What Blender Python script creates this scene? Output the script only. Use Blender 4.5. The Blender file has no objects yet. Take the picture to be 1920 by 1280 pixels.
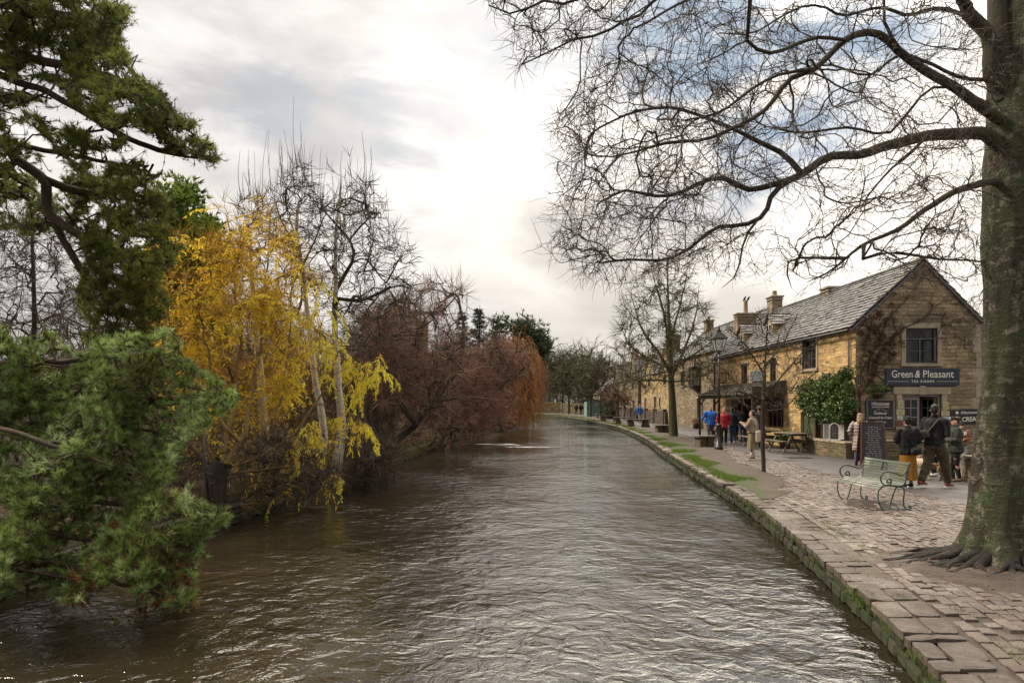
import bpy, math, random
import numpy as np
from mathutils import Vector, Matrix, noise, kdtree
R_ = math.radians
rng = np.random.default_rng(7)
random.seed(7)
scene = bpy.context.scene
COL = scene.collection

# ---------------------------------------------------------------- camera numbers
EYE = 1.9            # eye height above the promenade
FPX = 1280.0         # focal length in photo pixels
CX, HY = 960.0, 755.0
WATER_Z = -0.33
def P(px, py, Y):
    """photo pixel + distance -> world point"""
    return np.array([(px-CX)/FPX*Y, Y, EYE+(HY-py)/FPX*Y])
def Gd(px, py, z=0.0):
    Y = (EYE-z)*FPX/(py-HY)
    return np.array([(px-CX)/FPX*Y, Y, z])

# ---------------------------------------------------------------- objects
def props(o, label=None, cat=None, group=None, kind=None):
    if label: o['label'] = label
    if cat: o['category'] = cat
    if group: o['group'] = group
    if kind: o['kind'] = kind
    return o
def empty(name, loc=(0,0,0), rz=0, label=None, cat=None, group=None, kind=None):
    o = bpy.data.objects.new(name, None)
    o.empty_display_size = 0.2
    o.location = tuple(float(v) for v in loc); o.rotation_euler = (0,0,rz)
    COL.objects.link(o)
    return props(o, label, cat, group, kind)
def link(name, me, mat=None, parent=None, loc=None, **kw):
    o = bpy.data.objects.new(name, me)
    COL.objects.link(o)
    if mat is not None:
        for m in (mat if isinstance(mat,(list,tuple)) else [mat]): me.materials.append(m)
    if parent is not None: o.parent = parent
    if loc is not None: o.location = tuple(float(v) for v in loc)
    return props(o, **kw)
def copy_tree(o, parent=None):
    c = o.copy(); COL.objects.link(c)
    if parent is not None: c.parent = parent
    for ch in list(o.children): copy_tree(ch, c)
    return c

class MB:
    """collects geometry for one mesh"""
    def __init__(s):
        s.V=[]; s.F=[]; s.T=[]; s.n=0; s.M=[]; s.S=[]
    def add(s, V, F, tone=0.5, mi=0, smooth=False):
        V=np.asarray(V,dtype=np.float64).reshape(-1,3)
        F=np.asarray(F,dtype=np.int64)
        if len(V)==0 or len(F)==0: return s
        s.V.append(V); s.F.append(F+s.n)
        s.T.append(np.broadcast_to(np.asarray(tone,dtype=np.float64),(len(V),)))
        s.M.append(np.full(len(F),mi)); s.S.append(np.full(len(F),smooth)); s.n+=len(V)
        return s
    def mesh(s, name):
        me=bpy.data.meshes.new(name)
        if not s.V: return me
        V=np.concatenate(s.V)
        me.vertices.add(len(V)); me.vertices.foreach_set('co',V.astype(np.float32).ravel())
        tot=np.concatenate([np.full(len(f),f.shape[1]) for f in s.F])
        loops=np.concatenate([f.ravel() for f in s.F])
        me.loops.add(len(loops)); me.loops.foreach_set('vertex_index',loops.astype(np.int32))
        me.polygons.add(len(tot))
        st=np.concatenate([[0],np.cumsum(tot)[:-1]])
        me.polygons.foreach_set('loop_start',st.astype(np.int32))
        me.polygons.foreach_set('loop_total',tot.astype(np.int32))
        me.polygons.foreach_set('material_index',np.concatenate(s.M).astype(np.int32))
        me.polygons.foreach_set('use_smooth',np.concatenate(s.S).astype(bool))
        a=me.attributes.new('tone','FLOAT','POINT')
        a.data.foreach_set('value',np.concatenate(s.T).astype(np.float32))
        me.update(calc_edges=True); me.validate()
        return me
    def build(s, name, mat=None, parent=None, **kw):
        return link(name, s.mesh(name), mat, parent, **kw)
    # shapes
    def box(s, c, d, rz=0, tone=.5, mi=0, jit=0, rx=0, ry=0, bev=0.0):
        """box of full size d centred at c, optionally chamfered"""
        c=np.asarray(c,float); h=np.asarray(d,float)/2
        if bev>0:
            b=min(bev,h.min()*.9)
            vs=[];
            for sx in (-1,1):
                for sy in (-1,1):
                    for sz in (-1,1):
                        for k in range(3):
                            v=np.array([sx,sy,sz])*h
                            for j in range(3):
                                if j!=k: v[j]-=np.sign(v[j])*b
                            vs.append(v)
            V=np.array(vs)
            idx={}
            i=0
            for sx in (0,1):
                for sy in (0,1):
                    for sz in (0,1):
                        for k in range(3): idx[(sx,sy,sz,k)]=i; i+=1
            quads=[]; tris=[]
            for k in range(3):
                a,b2=[j for j in range(3) if j!=k]
                for sgn in (0,1):
                    q=[]
                    for (ua,ub) in ((0,0),(1,0),(1,1),(0,1)):
                        t=[0,0,0]; t[k]=sgn; t[a]=ua; t[b2]=ub
                        q.append(idx[(t[0],t[1],t[2],k)])
                    if (sgn==0)!=(k==1): q=q[::-1]
                    quads.append(q)
            for k in range(3):      # edges along axis k
                a,b2=[j for j in range(3) if j!=k]
                for ua in (0,1):
                    for ub in (0,1):
                        t=[0,0,0]; t[a]=ua; t[b2]=ub
                        t0=list(t); t1=list(t); t0[k]=0; t1[k]=1
                        q=[idx[tuple(t0)+(a,)],idx[tuple(t1)+(a,)],idx[tuple(t1)+(b2,)],idx[tuple(t0)+(b2,)]]
                        quads.append(q)
            for sx in (0,1):
                for sy in (0,1):
                    for sz in (0,1): tris.append([idx[(sx,sy,sz,0)],idx[(sx,sy,sz,1)],idx[(sx,sy,sz,2)]])
            fl=[np.array(quads),np.array(tris)]
            # fix winding outward
            for F in fl:
                for r in range(len(F)):
                    p=V[F[r]]; n=np.cross(p[1]-p[0],p[2]-p[0])
                    if np.dot(n,p.mean(0))<0: F[r]=F[r][::-1]
        else:
            V=np.array([[x,y,z] for x in (-1,1) for y in (-1,1) for z in (-1,1)],float)*h
            fl=[np.array([[0,1,3,2],[4,6,7,5],[0,4,5,1],[2,3,7,6],[0,2,6,4],[1,5,7,3]])]
        if jit: V=V+rng.normal(0,jit,V.shape)
        if rx or ry:
            m=np.array(Matrix.Rotation(rx,3,'X')@Matrix.Rotation(ry,3,'Y')); V=V@m.T
        if rz:
            cz,sz=math.cos(rz),math.sin(rz); V=V@np.array([[cz,sz,0],[-sz,cz,0],[0,0,1]])
        V=V+c
        s.add(V,fl[0],tone,mi)
        if len(fl)>1:
            n0=s.n-len(V); s.F.append(fl[1]+n0); s.M.append(np.full(len(fl[1]),mi)); s.S.append(np.full(len(fl[1]),False))
        return s
    def bar(s, a, b, w, h=None, tone=.5, mi=0, up=(0,0,1)):
        """rectangular bar from a to b"""
        h=h or w; a=np.asarray(a,float); b=np.asarray(b,float); t=b-a; t=t/np.linalg.norm(t)
        u=np.asarray(up,float); x=np.cross(t,u)
        if np.linalg.norm(x)<1e-4: x=np.cross(t,(0,1,0))
        x/=np.linalg.norm(x); u=np.cross(x,t)
        V=[]
        for p in (a,b):
            for (i,j) in ((-1,-1),(1,-1),(1,1),(-1,1)): V.append(p+x*i*w/2+u*j*h/2)
        s.add(V,[[3,2,1,0],[4,5,6,7],[0,1,5,4],[1,2,6,5],[2,3,7,6],[3,0,4,7]],tone,mi); return s
    def tube(s, pts, r, n=8, tone=.5, mi=0, caps=True, lat=None, smooth=True):
        """tube through pts; r scalar / list / list of (ra, rb); lat = fixed lateral vector"""
        pts=np.asarray(pts,float); m=len(pts)
        r=np.asarray(r,float)
        if r.ndim==0: r=np.full((m,2),float(r))
        elif r.ndim==1: r=np.stack([r,r],1) if len(r)==m else np.tile(r,(m,1))
        T=np.gradient(pts,axis=0); T/=np.linalg.norm(T,axis=1)[:,None]+1e-9
        if lat is None:
            d=pts[-1]-pts[0]
            if np.linalg.norm(d)<1e-6: d=T[0]
            ax=np.argmin(np.abs(d)); ref=np.zeros(3); ref[ax]=1
            A=np.cross(T[0],ref); A/=np.linalg.norm(A)
            As=[]
            for i in range(m):
                A=A-T[i]*np.dot(A,T[i]); A/=np.linalg.norm(A)+1e-9; As.append(A)
            A=np.array(As)
        else:
            A=np.tile(np.asarray(lat,float),(m,1)); A-=T*np.sum(A*T,1)[:,None]; A/=np.linalg.norm(A,axis=1)[:,None]+1e-9
        B=np.cross(T,A)
        th=np.arange(n)/n*2*np.pi
        V=pts[:,None,:]+A[:,None,:]*(np.cos(th)[None,:,None]*r[:,0,None,None])+B[:,None,:]*(np.sin(th)[None,:,None]*r[:,1,None,None])
        V=V.reshape(-1,3); F=[]
        i=np.arange(m-1)[:,None]*n; j=np.arange(n)[None,:]; j2=(j+1)%n
        F=np.stack([i+j,i+j2,i+n+j2,i+n+j],-1).reshape(-1,4)
        base=s.n
        s.add(V,F,tone,mi,smooth)
        if caps:
            for (k,sg) in ((0,-1),(m-1,1)):
                c=base+k*n
                vc=pts[k]+T[k]*sg*min(r[k].mean()*.45,.08)
                s.V.append(vc[None,:]); s.T.append(np.array([float(np.asarray(tone).ravel()[0])]))
                q=s.n; s.n+=1
                jj=np.arange(n); f=np.stack([c+jj,c+(jj+1)%n,np.full(n,q)],-1)
                if sg<0: f=f[:,::-1]
                s.F.append(f); s.M.append(np.full(n,mi)); s.S.append(np.full(n,smooth))
        return s
    def ball(s, c, r, n=10, m=7, tone=.5, mi=0):
        c=np.asarray(c,float); r=np.asarray(r,float)*np.ones(3)
        th=np.linspace(0.02,np.pi-0.02,m); ph=np.arange(n)/n*2*np.pi
        V=np.stack([np.sin(th)[:,None]*np.cos(ph),np.sin(th)[:,None]*np.sin(ph),np.cos(th)[:,None]*np.ones(n)],-1).reshape(-1,3)
        i=np.arange(m-1)[:,None]*n; j=np.arange(n)[None,:]; j2=(j+1)%n
        F=np.stack([i+j,i+n+j,i+n+j2,i+j2],-1).reshape(-1,4)
        base=s.n; s.add(c+V*r,F,tone,mi,True)
        for k in (0,m-1):
            f=(base+k*n+np.arange(n)); f=f[None,:] if k==m-1 else f[None,::-1]
            s.F.append(f if k else f[:,::-1]); s.M.append([mi]); s.S.append([True])
        return s
    def prism(s, poly, z0, z1, tone=.5, mi=0):
        """vertical extrusion of xy polygon"""
        poly=np.asarray(poly,float); n=len(poly)
        V=np.concatenate([np.c_[poly,np.full(n,z0)],np.c_[poly,np.full(n,z1)]])
        j=np.arange(n); s.add(V,np.stack([j,(j+1)%n,n+(j+1)%n,n+j],-1),tone,mi)
        s.F.append((s.n-n+j)[None,:]); s.M.append([mi]); s.S.append([False])
        s.F.append((s.n-2*n+j[::-1])[None,:]); s.M.append([mi]); s.S.append([False])
        return s
    def chains(s, chains, radii, tones=None, thick=0.02):
        """many limb chains at once; sides by radius class"""
        for lo,hi,n in ((0,.012,3),(.012,.05,5),(.05,9,10)):
            sel=[i for i,r in enumerate(radii) if lo<=r[0]<hi and len(r)>1]
            if not sel: continue
            L=np.array([len(radii[i]) for i in sel]); Pn=np.concatenate([chains[i] for i in sel]); Rn=np.concatenate([radii[i] for i in sel])
            cid=np.repeat(np.arange(len(sel)),L); M=len(Pn)
            nx=np.minimum(np.arange(M)+1,M-1); pv=np.maximum(np.arange(M)-1,0)
            nx=np.where(cid[nx]==cid,nx,np.arange(M)); pv=np.where(cid[pv]==cid,pv,np.arange(M))
            T=Pn[nx]-Pn[pv]; T/=np.linalg.norm(T,axis=1)[:,None]+1e-9
            end=np.cumsum(L)-1; st=end-L+1
            D=np.abs(Pn[end]-Pn[st]); ref=np.zeros((len(sel),3)); ref[np.arange(len(sel)),np.argmin(D,1)]=1
            ref=ref[cid]; A=np.cross(T,ref); A/=np.linalg.norm(A,axis=1)[:,None]+1e-9; B=np.cross(T,A)
            th=np.arange(n)/n*2*np.pi
            V=Pn[:,None,:]+(A[:,None,:]*np.cos(th)[None,:,None]+B[:,None,:]*np.sin(th)[None,:,None])*Rn[:,None,None]
            i=np.where(cid[nx]==cid)[0]; i=i[i!=M-1]; i=i[nx[i]==i+1][:,None]*n
            j=np.arange(n)[None,:]; j2=(j+1)%n
            F=np.stack([i+j,i+j2,i+n+j2,i+n+j],-1).reshape(-1,4)
            t=.5 if tones is None else np.repeat(np.repeat(np.array([tones[q] for q in sel]),L),n)
            s.add(V.reshape(-1,3),F,t,0,n>3)
        return s

# ---------------------------------------------------------------- materials
MATS={}
def rgb(c): return (c[0],c[1],c[2],1)
class NT:
    def __init__(s,name):
        s.m=bpy.data.materials.new(name); s.m.use_nodes=True; s.t=s.m.node_tree; s.t.nodes.clear()
        s.out=s.n('ShaderNodeOutputMaterial'); s.b=s.n('ShaderNodeBsdfPrincipled'); s.l(s.b.outputs[0],s.out.inputs[0])
        s.tc=s.n('ShaderNodeTexCoord')
    def n(s,t,**k):
        x=s.t.nodes.new(t)
        for a,v in k.items():
            if a in x.inputs: x.inputs[a].default_value=v
            else: setattr(x,a,v)
        return x
    def l(s,a,b): s.t.links.new(a,b)
    def noise(s,scale,detail=4,rough=.55,vec=None,dist=0):
        x=s.n('ShaderNodeTexNoise'); x.inputs['Scale'].default_value=scale; x.inputs['Detail'].default_value=detail
        x.inputs['Roughness'].default_value=rough; x.inputs['Distortion'].default_value=dist
        s.l(vec if vec is not None else s.tc.outputs['Object'],x.inputs['Vector']); return x.outputs['Fac']
    def ramp(s,fac,stops):
        x=s.n('ShaderNodeValToRGB'); e=x.color_ramp.elements
        while len(e)<len(stops): e.new(.5)
        for k,(p,c) in enumerate(stops):
            e[k].position=p; e[k].color=rgb(c) if hasattr(c,'__len__') else (c,c,c,1)
        s.l(fac,x.inputs[0]); return x.outputs[0]
    def mix(s,fac,a,b,mode='MIX'):
        x=s.n('ShaderNodeMix'); x.data_type='RGBA'; x.blend_type=mode
        for v,i in ((fac,0),(a,6),(b,7)):
            if hasattr(v,'is_linked') or hasattr(v,'node'): s.l(v,x.inputs[i])
            else: x.inputs[i].default_value=v if i==0 else rgb(v)
        return x.outputs[2]
    def math(s,op,a,b=None,clamp=False):
        x=s.n('ShaderNodeMath'); x.operation=op; x.use_clamp=clamp
        for v,i in ((a,0),(b,1)):
            if v is None: continue
            if hasattr(v,'node'): s.l(v,x.inputs[i])
            else: x.inputs[i].default_value=v
        return x.outputs[0]
    def attr(s,name='tone'):
        x=s.n('ShaderNodeAttribute'); x.attribute_name=name; return x.outputs['Fac']
    def col(s,v):
        if hasattr(v,'node'): s.l(v,s.b.inputs['Base Color'])
        else: s.b.inputs['Base Color'].default_value=rgb(v)
    def rough(s,v):
        if hasattr(v,'node'): s.l(v,s.b.inputs['Roughness'])
        else: s.b.inputs['Roughness'].default_value=v
    def bump(s,h,strength=.5,dist=.02,prev=None):
        x=s.n('ShaderNodeBump'); x.inputs['Strength'].default_value=strength; x.inputs['Distance'].default_value=dist
        s.l(h,x.inputs['Height'])
        if prev is not None: s.l(prev,x.inputs['Normal'])
        s.l(x.outputs[0],s.b.inputs['Normal']); return x.outputs[0]
def simple(name,c,rough=.7,metal=0,var=.25,scale=6,bump=.0,bscale=30,c2=None,spec=None):
    """one surface colour with mottling and optional relief"""
    if name in MATS: return MATS[name]
    t=NT(name); c2=c2 or tuple(v*(1-var) for v in c)
    t.col(t.mix(t.ramp(t.noise(scale),[(.35,0),(.65,1)]),c,c2)); t.rough(rough); t.b.inputs['Metallic'].default_value=metal
    if spec is not None: t.b.inputs['Specular IOR Level'].default_value=spec
    if bump: t.bump(t.noise(bscale,6),bump,.01)
    MATS[name]=t.m; return t.m
def leafmat(name,stops,rough=.55,trans=.25,spec=.3):
    """colour by the per-leaf value tone"""
    if name in MATS: return MATS[name]
    t=NT(name); c=t.ramp(t.attr(),stops); t.col(c); t.rough(rough); t.b.inputs['Specular IOR Level'].default_value=spec
    if trans:
        tr=t.n('ShaderNodeBsdfTranslucent'); t.l(c,tr.inputs[0]); mx=t.n('ShaderNodeMixShader'); mx.inputs[0].default_value=trans
        t.l(t.b.outputs[0],mx.inputs[1]); t.l(tr.outputs[0],mx.inputs[2]); t.l(mx.outputs[0],t.out.inputs[0])
    MATS[name]=t.m; return t.m
def stonemat(name,c1,c2,mort,w=.32,h=.13,bump=.6,stain=(.09,.075,.05),grime=.35,rough=.85,warp=.03):
    """coursed rubble stone; x+y runs along the wall"""
    if name in MATS: return MATS[name]
    t=NT(name); sp=t.n('ShaderNodeSeparateXYZ'); t.l(t.tc.outputs['Object'],sp.inputs[0])
    u=t.math('ADD',sp.outputs[0],sp.outputs[1]); cb=t.n('ShaderNodeCombineXYZ'); 
    nz=t.math('MULTIPLY',t.math('SUBTRACT',t.noise(2.2,3),.5),warp*4); nz2=t.math('MULTIPLY',t.math('SUBTRACT',t.noise(3.1,3,vec=None),.5),warp*2)
    t.l(t.math('ADD',u,nz),cb.inputs[0]); t.l(t.math('ADD',sp.outputs[2],nz2),cb.inputs[1])
    br=t.n('ShaderNodeTexBrick'); br.offset=.5; br.squash=.7; br.squash_frequency=3
    for k,v in (('Scale',1),('Brick Width',w),('Row Height',h),('Mortar Size',.010),('Mortar Smooth',.4),('Bias',-.1)): br.inputs[k].default_value=v
    br.inputs['Color1'].default_value=rgb(c1); br.inputs['Color2'].default_value=rgb(c2); br.inputs['Mortar'].default_value=rgb(mort)
    t.l(cb.outputs[0],br.inputs['Vector'])
    c=t.mix(t.math('MULTIPLY',t.ramp(t.noise(14,5),[(.3,0),(.7,1)]),.5),br.outputs['Color'],tuple(v*.55 for v in c1))
    vm=t.n('ShaderNodeVectorMath'); vm.operation='MULTIPLY'; t.l(cb.outputs[0],vm.inputs[0]); vm.inputs[1].default_value=(.85/w,1/h,1)
    vo=t.n('ShaderNodeTexVoronoi'); vo.inputs['Scale'].default_value=1.0; t.l(vm.outputs[0],vo.inputs['Vector']); sv=t.n('ShaderNodeSeparateColor'); t.l(vo.outputs['Color'],sv.inputs[0])
    c=t.mix(.85,c,t.ramp(sv.outputs[0],[(0,.45),(.5,1.0),(1,1.45)]),'MULTIPLY'); c=t.mix(t.math('MULTIPLY',t.ramp(sv.outputs[1],[(.72,0),(.8,1)]),.5),c,tuple(v*.38 for v in c1))
    c=t.mix(t.math('MULTIPLY',t.ramp(t.noise(.55,5,.65),[(.42,0),(.68,1)]),grime*1.6,True),c,stain)
    t.col(c); t.rough(rough)
    hgt=t.math('ADD',t.math('MULTIPLY',br.outputs['Fac'],-1),t.math('MULTIPLY',t.noise(25,5),.6))
    t.bump(hgt,bump,.025); MATS[name]=t.m; return t.m

# ---------------------------------------------------------------- text
def text_mesh(body, size, depth=.004, bold=0.0, align='CENTER', shear=0.0, spacing=1.0):
    cu=bpy.data.curves.new('lettering','FONT'); cu.body=body; cu.size=size; cu.extrude=depth; cu.offset=bold
    cu.align_x=align; cu.shear=shear; cu.space_character=spacing; cu.resolution_u=3
    o=bpy.data.objects.new('lettering',cu); COL.objects.link(o); bpy.context.view_layer.update()
    me=bpy.data.meshes.new_from_object(o.evaluated_get(bpy.context.evaluated_depsgraph_get()))
    bpy.data.objects.remove(o); bpy.data.curves.remove(cu); return me
def lettering(lines, mat, parent, M4, name='lettering'):
    """lines: (text, size, x, y, kwargs) in the sign's own plane; M4 carries them onto the sign; one mesh"""
    V=[];F=[];n=0; mb=bpy.data.meshes.new(name); vs=[]; fs=[]
    for (b,size,x,y,kw) in lines:
        fit=kw.pop('fit',None); me=text_mesh(b,size,**kw)
        if fit:
            xs=[v.co.x for v in me.vertices]; f=fit/(max(xs)-min(xs)); c=(max(xs)+min(xs))/2
            for v in me.vertices: v.co.x=(v.co.x-c)*f
        for v in me.vertices: vs.append(M4@Vector((v.co.x+x,v.co.y+y,v.co.z)))
        for p in me.polygons: fs.append([i+n for i in p.vertices])
        n+=len(me.vertices); bpy.data.meshes.remove(me)
    mb.from_pydata([tuple(v) for v in vs],[],fs)
    return link(name,mb,mat,parent)
def plane_to(origin, right, up):
    r=Vector(right).normalized(); u=Vector(up).normalized(); n=r.cross(u)
    return Matrix(((r.x,u.x,n.x,origin[0]),(r.y,u.y,n.y,origin[1]),(r.z,u.z,n.z,origin[2]),(0,0,0,1)))
def interp(x, xs, ys): return np.interp(x, xs, ys)
def smoothline(pts, n):
    """Catmull-Rom resampling of a control polyline"""
    p=np.asarray(pts,float); q=np.vstack([2*p[0]-p[1],p,2*p[-1]-p[-2]]); out=[]
    m=len(p)-1; per=max(2,int(math.ceil(n/m)))
    for i in range(m):
        a,b,c,d=q[i],q[i+1],q[i+2],q[i+3]
        for t in np.arange(per)/per:
            out.append(.5*((2*b)+(-a+c)*t+(2*a-5*b+4*c-d)*t*t+(-a+3*b-3*c+d)*t**3))
    out.append(p[-1]); return np.array(out)
# ================================================================ WORLD
SUN_AZ, SUN_EL = R_(-74), R_(43)      # azimuth measured from +Y towards +X
def build_world():
    w=bpy.data.worlds.new("World"); scene.world=w; w.use_nodes=True; t=w.node_tree; t.nodes.clear()
    N=lambda ty:t.nodes.new(ty); L=t.links.new
    out=N('ShaderNodeOutputWorld'); bg=N('ShaderNodeBackground'); L(bg.outputs[0],out.inputs[0]); bg.inputs[1].default_value=1.0
    sky=N('ShaderNodeTexSky'); sky.sky_type='NISHITA'; sky.sun_disc=False; sky.sun_elevation=SUN_EL; sky.sun_rotation=SUN_AZ
    sc=N('ShaderNodeMix'); sc.data_type='RGBA'; sc.blend_type='MULTIPLY'; sc.inputs[0].default_value=1; L(sky.outputs[0],sc.inputs[6]); sc.inputs[7].default_value=(.10,.10,.10,1)
    tc=N('ShaderNodeTexCoord'); D=tc.outputs['Generated']
    def mp(scale,loc=(0,0,0)):
        m=N('ShaderNodeMapping'); m.inputs['Scale'].default_value=scale; m.inputs['Location'].default_value=loc; L(D,m.inputs[0]); return m.outputs[0]
    def nz(vec,s,d=6,r=.55,dist=0):
        n=N('ShaderNodeTexNoise'); n.inputs['Scale'].default_value=s; n.inputs['Detail'].default_value=d; n.inputs['Roughness'].default_value=r; n.inputs['Distortion'].default_value=dist; L(vec,n.inputs[0]); return n.outputs[0]
    def ma(op,a,b=0,cl=False):
        n=N('ShaderNodeMath'); n.operation=op; n.use_clamp=cl
        for v,i in ((a,0),(b,1)):
            if hasattr(v,'node'): L(v,n.inputs[i])
            else: n.inputs[i].default_value=v
        return n.outputs[0]
    def mix(f,a,b):
        n=N('ShaderNodeMix'); n.data_type='RGBA'
        for v,i in ((f,0),(a,6),(b,7)):
            if hasattr(v,'node'): L(v,n.inputs[i])
            else: n.inputs[i].default_value=v if i==0 else rgb(v)
        return n.outputs[2]
    def ramp(f,a,b):
        n=N('ShaderNodeMapRange'); n.interpolation_type='SMOOTHSTEP'; L(f,n.inputs[0]); n.inputs[1].default_value=a; n.inputs[2].default_value=b; return n.outputs[0]
    def blob(px,py,rad,power=1.0):
        """soft region of cloud round a direction of the sky"""
        d=P(px,py,1.0)-np.array([0,0,EYE]); d/=np.linalg.norm(d)
        n=N('ShaderNodeVectorMath'); n.operation='DOT_PRODUCT'; L(D,n.inputs[0]); n.inputs[1].default_value=tuple(d)
        wob=ma('MULTIPLY',ma('SUBTRACT',nz(mp((1,1,2)),3.2,5),.5),.10*rad/0.2)
        c=math.cos(rad); return ramp(ma('ADD',n.outputs['Value'],wob),c-(1-c)*.9,1-(1-c)*.25)
    # grey-white stratus, thicker and duller towards the horizon
    n1=nz(mp((1,1,2.2),(3.1,0,1.7)),2.0,7,.5,.2); n2=nz(mp((1,1,3.0),(1,5,2)),5.0,8,.58,.3)
    base=mix(ramp(n1,.38,.62),(.46,.455,.45),(.72,.69,.65))
    base=mix(ma('MULTIPLY',ramp(n2,.42,.66),.65),base,(.84,.81,.775))
    base=mix(ma('MULTIPLY',blob(1020,300,.24),ramp(n2,.30,.60)),base,(.83,.79,.745))        # bright centre of the sky
    base=mix(ma('MULTIPLY',blob(1540,330,.44),.85),base,(1.15,1.06,.95))
    hi=None                                            # bright patches added above the view to brighten the river's reflection
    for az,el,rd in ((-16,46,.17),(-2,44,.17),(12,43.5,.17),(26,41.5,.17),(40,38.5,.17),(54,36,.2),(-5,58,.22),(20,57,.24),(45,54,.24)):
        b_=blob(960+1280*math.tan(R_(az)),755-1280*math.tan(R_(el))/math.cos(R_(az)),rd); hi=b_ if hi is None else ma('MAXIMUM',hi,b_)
    base=mix(hi,base,(5.0,4.5,3.75))       # added sky brightness out of view, for the water
    base=mix(ma('MULTIPLY',blob(1250,470,.14),.60),base,(.40,.385,.36))
    base=mix(ma('MULTIPLY',blob(1000,560,.13),.35),base,(.50,.47,.43))
    sp=N('ShaderNodeSeparateXYZ'); L(D,sp.inputs[0])
    wob=ma('MULTIPLY',ma('SUBTRACT',n2,.5),.10)
    low=ramp(ma('ADD',sp.outputs[2],wob),.20,.03)
    base=mix(ma('MULTIPLY',low,.70),base,(.43,.405,.37))
    # openings in the cloud
    hole=ma('MAXIMUM',blob(1330,95,.20),ma('MULTIPLY',blob(1120,30,.15),.55))
    hole=ma('MAXIMUM',hole,ma('MULTIPLY',blob(485,215,.05),.22)); hole=ma('MAXIMUM',hole,ma('MULTIPLY',blob(800,235,.08),.22))
    hole=ma('MULTIPLY',hole,ramp(n2,.62,.40))
    blue=mix(.78,sc.outputs[2],(.24,.36,.50))
    c=mix(ma('MULTIPLY',hole,.85,True),base,blue)
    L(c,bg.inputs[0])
    w.cycles.sampling_method='MANUAL'; w.cycles.sample_map_resolution=512
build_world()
sl=bpy.data.lights.new('sun','SUN'); sl.energy=3.4; sl.angle=R_(14); sl.color=(1,.87,.69)
so=bpy.data.objects.new('sun',sl); COL.objects.link(so)
sd=Vector((math.sin(SUN_AZ)*math.cos(SUN_EL),math.cos(SUN_AZ)*math.cos(SUN_EL),math.sin(SUN_EL)))
so.rotation_euler=sd.to_track_quat('Z','Y').to_euler(); so.location=(0,0,30)
cam=bpy.data.cameras.new('camera'); co=bpy.data.objects.new('camera',cam); COL.objects.link(co); scene.camera=co
cam.sensor_width=36; cam.lens=24; cam.shift_y=(HY-640)/1920; cam.clip_end=3000; cam.clip_start=.05
co.location=(0,0,EYE); co.rotation_euler=(R_(90),0,0)
scene.view_settings.view_transform='Standard'; scene.view_settings.look='None'; scene.view_settings.exposure=0.42; scene.view_settings.gamma=1
scene.cycles.use_denoising=True; scene.cycles.max_bounces=6; scene.cycles.transparent_max_bounces=8
scene.cycles.caustics_reflective=False; scene.cycles.caustics_refractive=False

# ================================================================ BANKS
RB=np.array([(-30,0.4),(0,2.0),(3,2.6),(4.64,3.0),(7,3.57),(12.8,4.6),(19.5,5.3),(27,6.1),(40.5,7.6),(58,8.6),(76,8.3),(93,7.3),(116,4.5),(135,-2),(150,-15)],float)
LB=np.array([(-30,-6.5),(0,-6.2),(7.6,-5.75),(12.4,-5.1),(15.4,-5.05),(21.9,-4.4),(35.5,-3.6),(47,-2.2),(62,0.3),(81,2.2),(100,0.5),(116,-3),(135,-10),(150,-23)],float)
rbs=smoothline(RB,200); lbs=smoothline(LB,200)
def R(Y): return np.interp(Y,rbs[:,0],rbs[:,1])
def Lf(Y): return np.interp(Y,lbs[:,0],lbs[:,1])
AE=np.array([(-5,8.0),(12.8,8.5),(23,8.7),(31,9.5),(42,10.4),(54,10.9),(75,10.6),(93,9.3),(116,6.6),(140,0)],float)
def E1(Y): return np.interp(Y,AE[:,0],AE[:,1])
def XS(Y): return np.interp(Y,[14,16,18,22,25,29,34,60,140],[5.2,6.4,7.0,7.2,8.0,8.75,9.5,10.3,10.0])
def sheet(name, Ys, cols, mat, tone=.5, **kw):
    """sheet made of cross-sections: cols(Y)-> list of (x,z)"""
    rows=[]; 
    for Y in Ys: rows.append([(x,Y,z) for x,z in cols(Y)])
    V=np.array(rows,float); m,n=V.shape[:2]
    i=np.arange(m-1)[:,None]*n; j=np.arange(n-1)[None,:]
    F=np.stack([i+j,i+j+1,i+n+j+1,i+n+j],-1).reshape(-1,4)
    mb=MB(); mb.add(V.reshape(-1,3),F,tone if not callable(tone) else tone(V).ravel(),0,True); return mb.build(name,mat,**kw)
def nz2(x,y,s=1.0): return noise.noise(Vector((x*s,y*s,3.3)))
# ---- materials of the ground
def ground_mat():
    t=NT('ground'); a=t.noise(.35,6,.6); b=t.noise(3,8,.7); c=t.noise(18,6,.7)
    col=t.mix(t.ramp(b,[(.35,0),(.65,1)]),(.045,.030,.018),(.020,.015,.010))
    col=t.mix(t.math('MULTIPLY',t.ramp(c,[(.5,0),(.62,1)]),.6),col,(.085,.045,.02))
    col=t.mix(t.ramp(a,[(.5,0),(.62,1)]),col,(.035,.055,.014)); t.col(col); t.rough(.95); t.bump(t.math('ADD',b,c),.9,.06); return t.m
GROUND=ground_mat()
def soil_mat():
    t=NT('soil'); b=t.noise(2.2,8,.65); c=t.noise(26,6,.7); d=t.noise(70,3,.6)
    col=t.mix(t.ramp(b,[(.35,0),(.65,1)]),(.085,.064,.050),(.045,.033,.026))
    col=t.mix(t.math('MULTIPLY',t.ramp(c,[(.56,0),(.66,1)]),.7),col,(.15,.08,.04))
    col=t.mix(t.math('MULTIPLY',t.ramp(d,[(.6,0),(.66,1)]),.6),col,(.03,.02,.015))
    t.col(col); t.rough(t.ramp(b,[(.3,.55),(.6,.95)])); t.bump(t.math('ADD',b,t.math('MULTIPLY',c,.5)),.8,.03); return t.m
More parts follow.
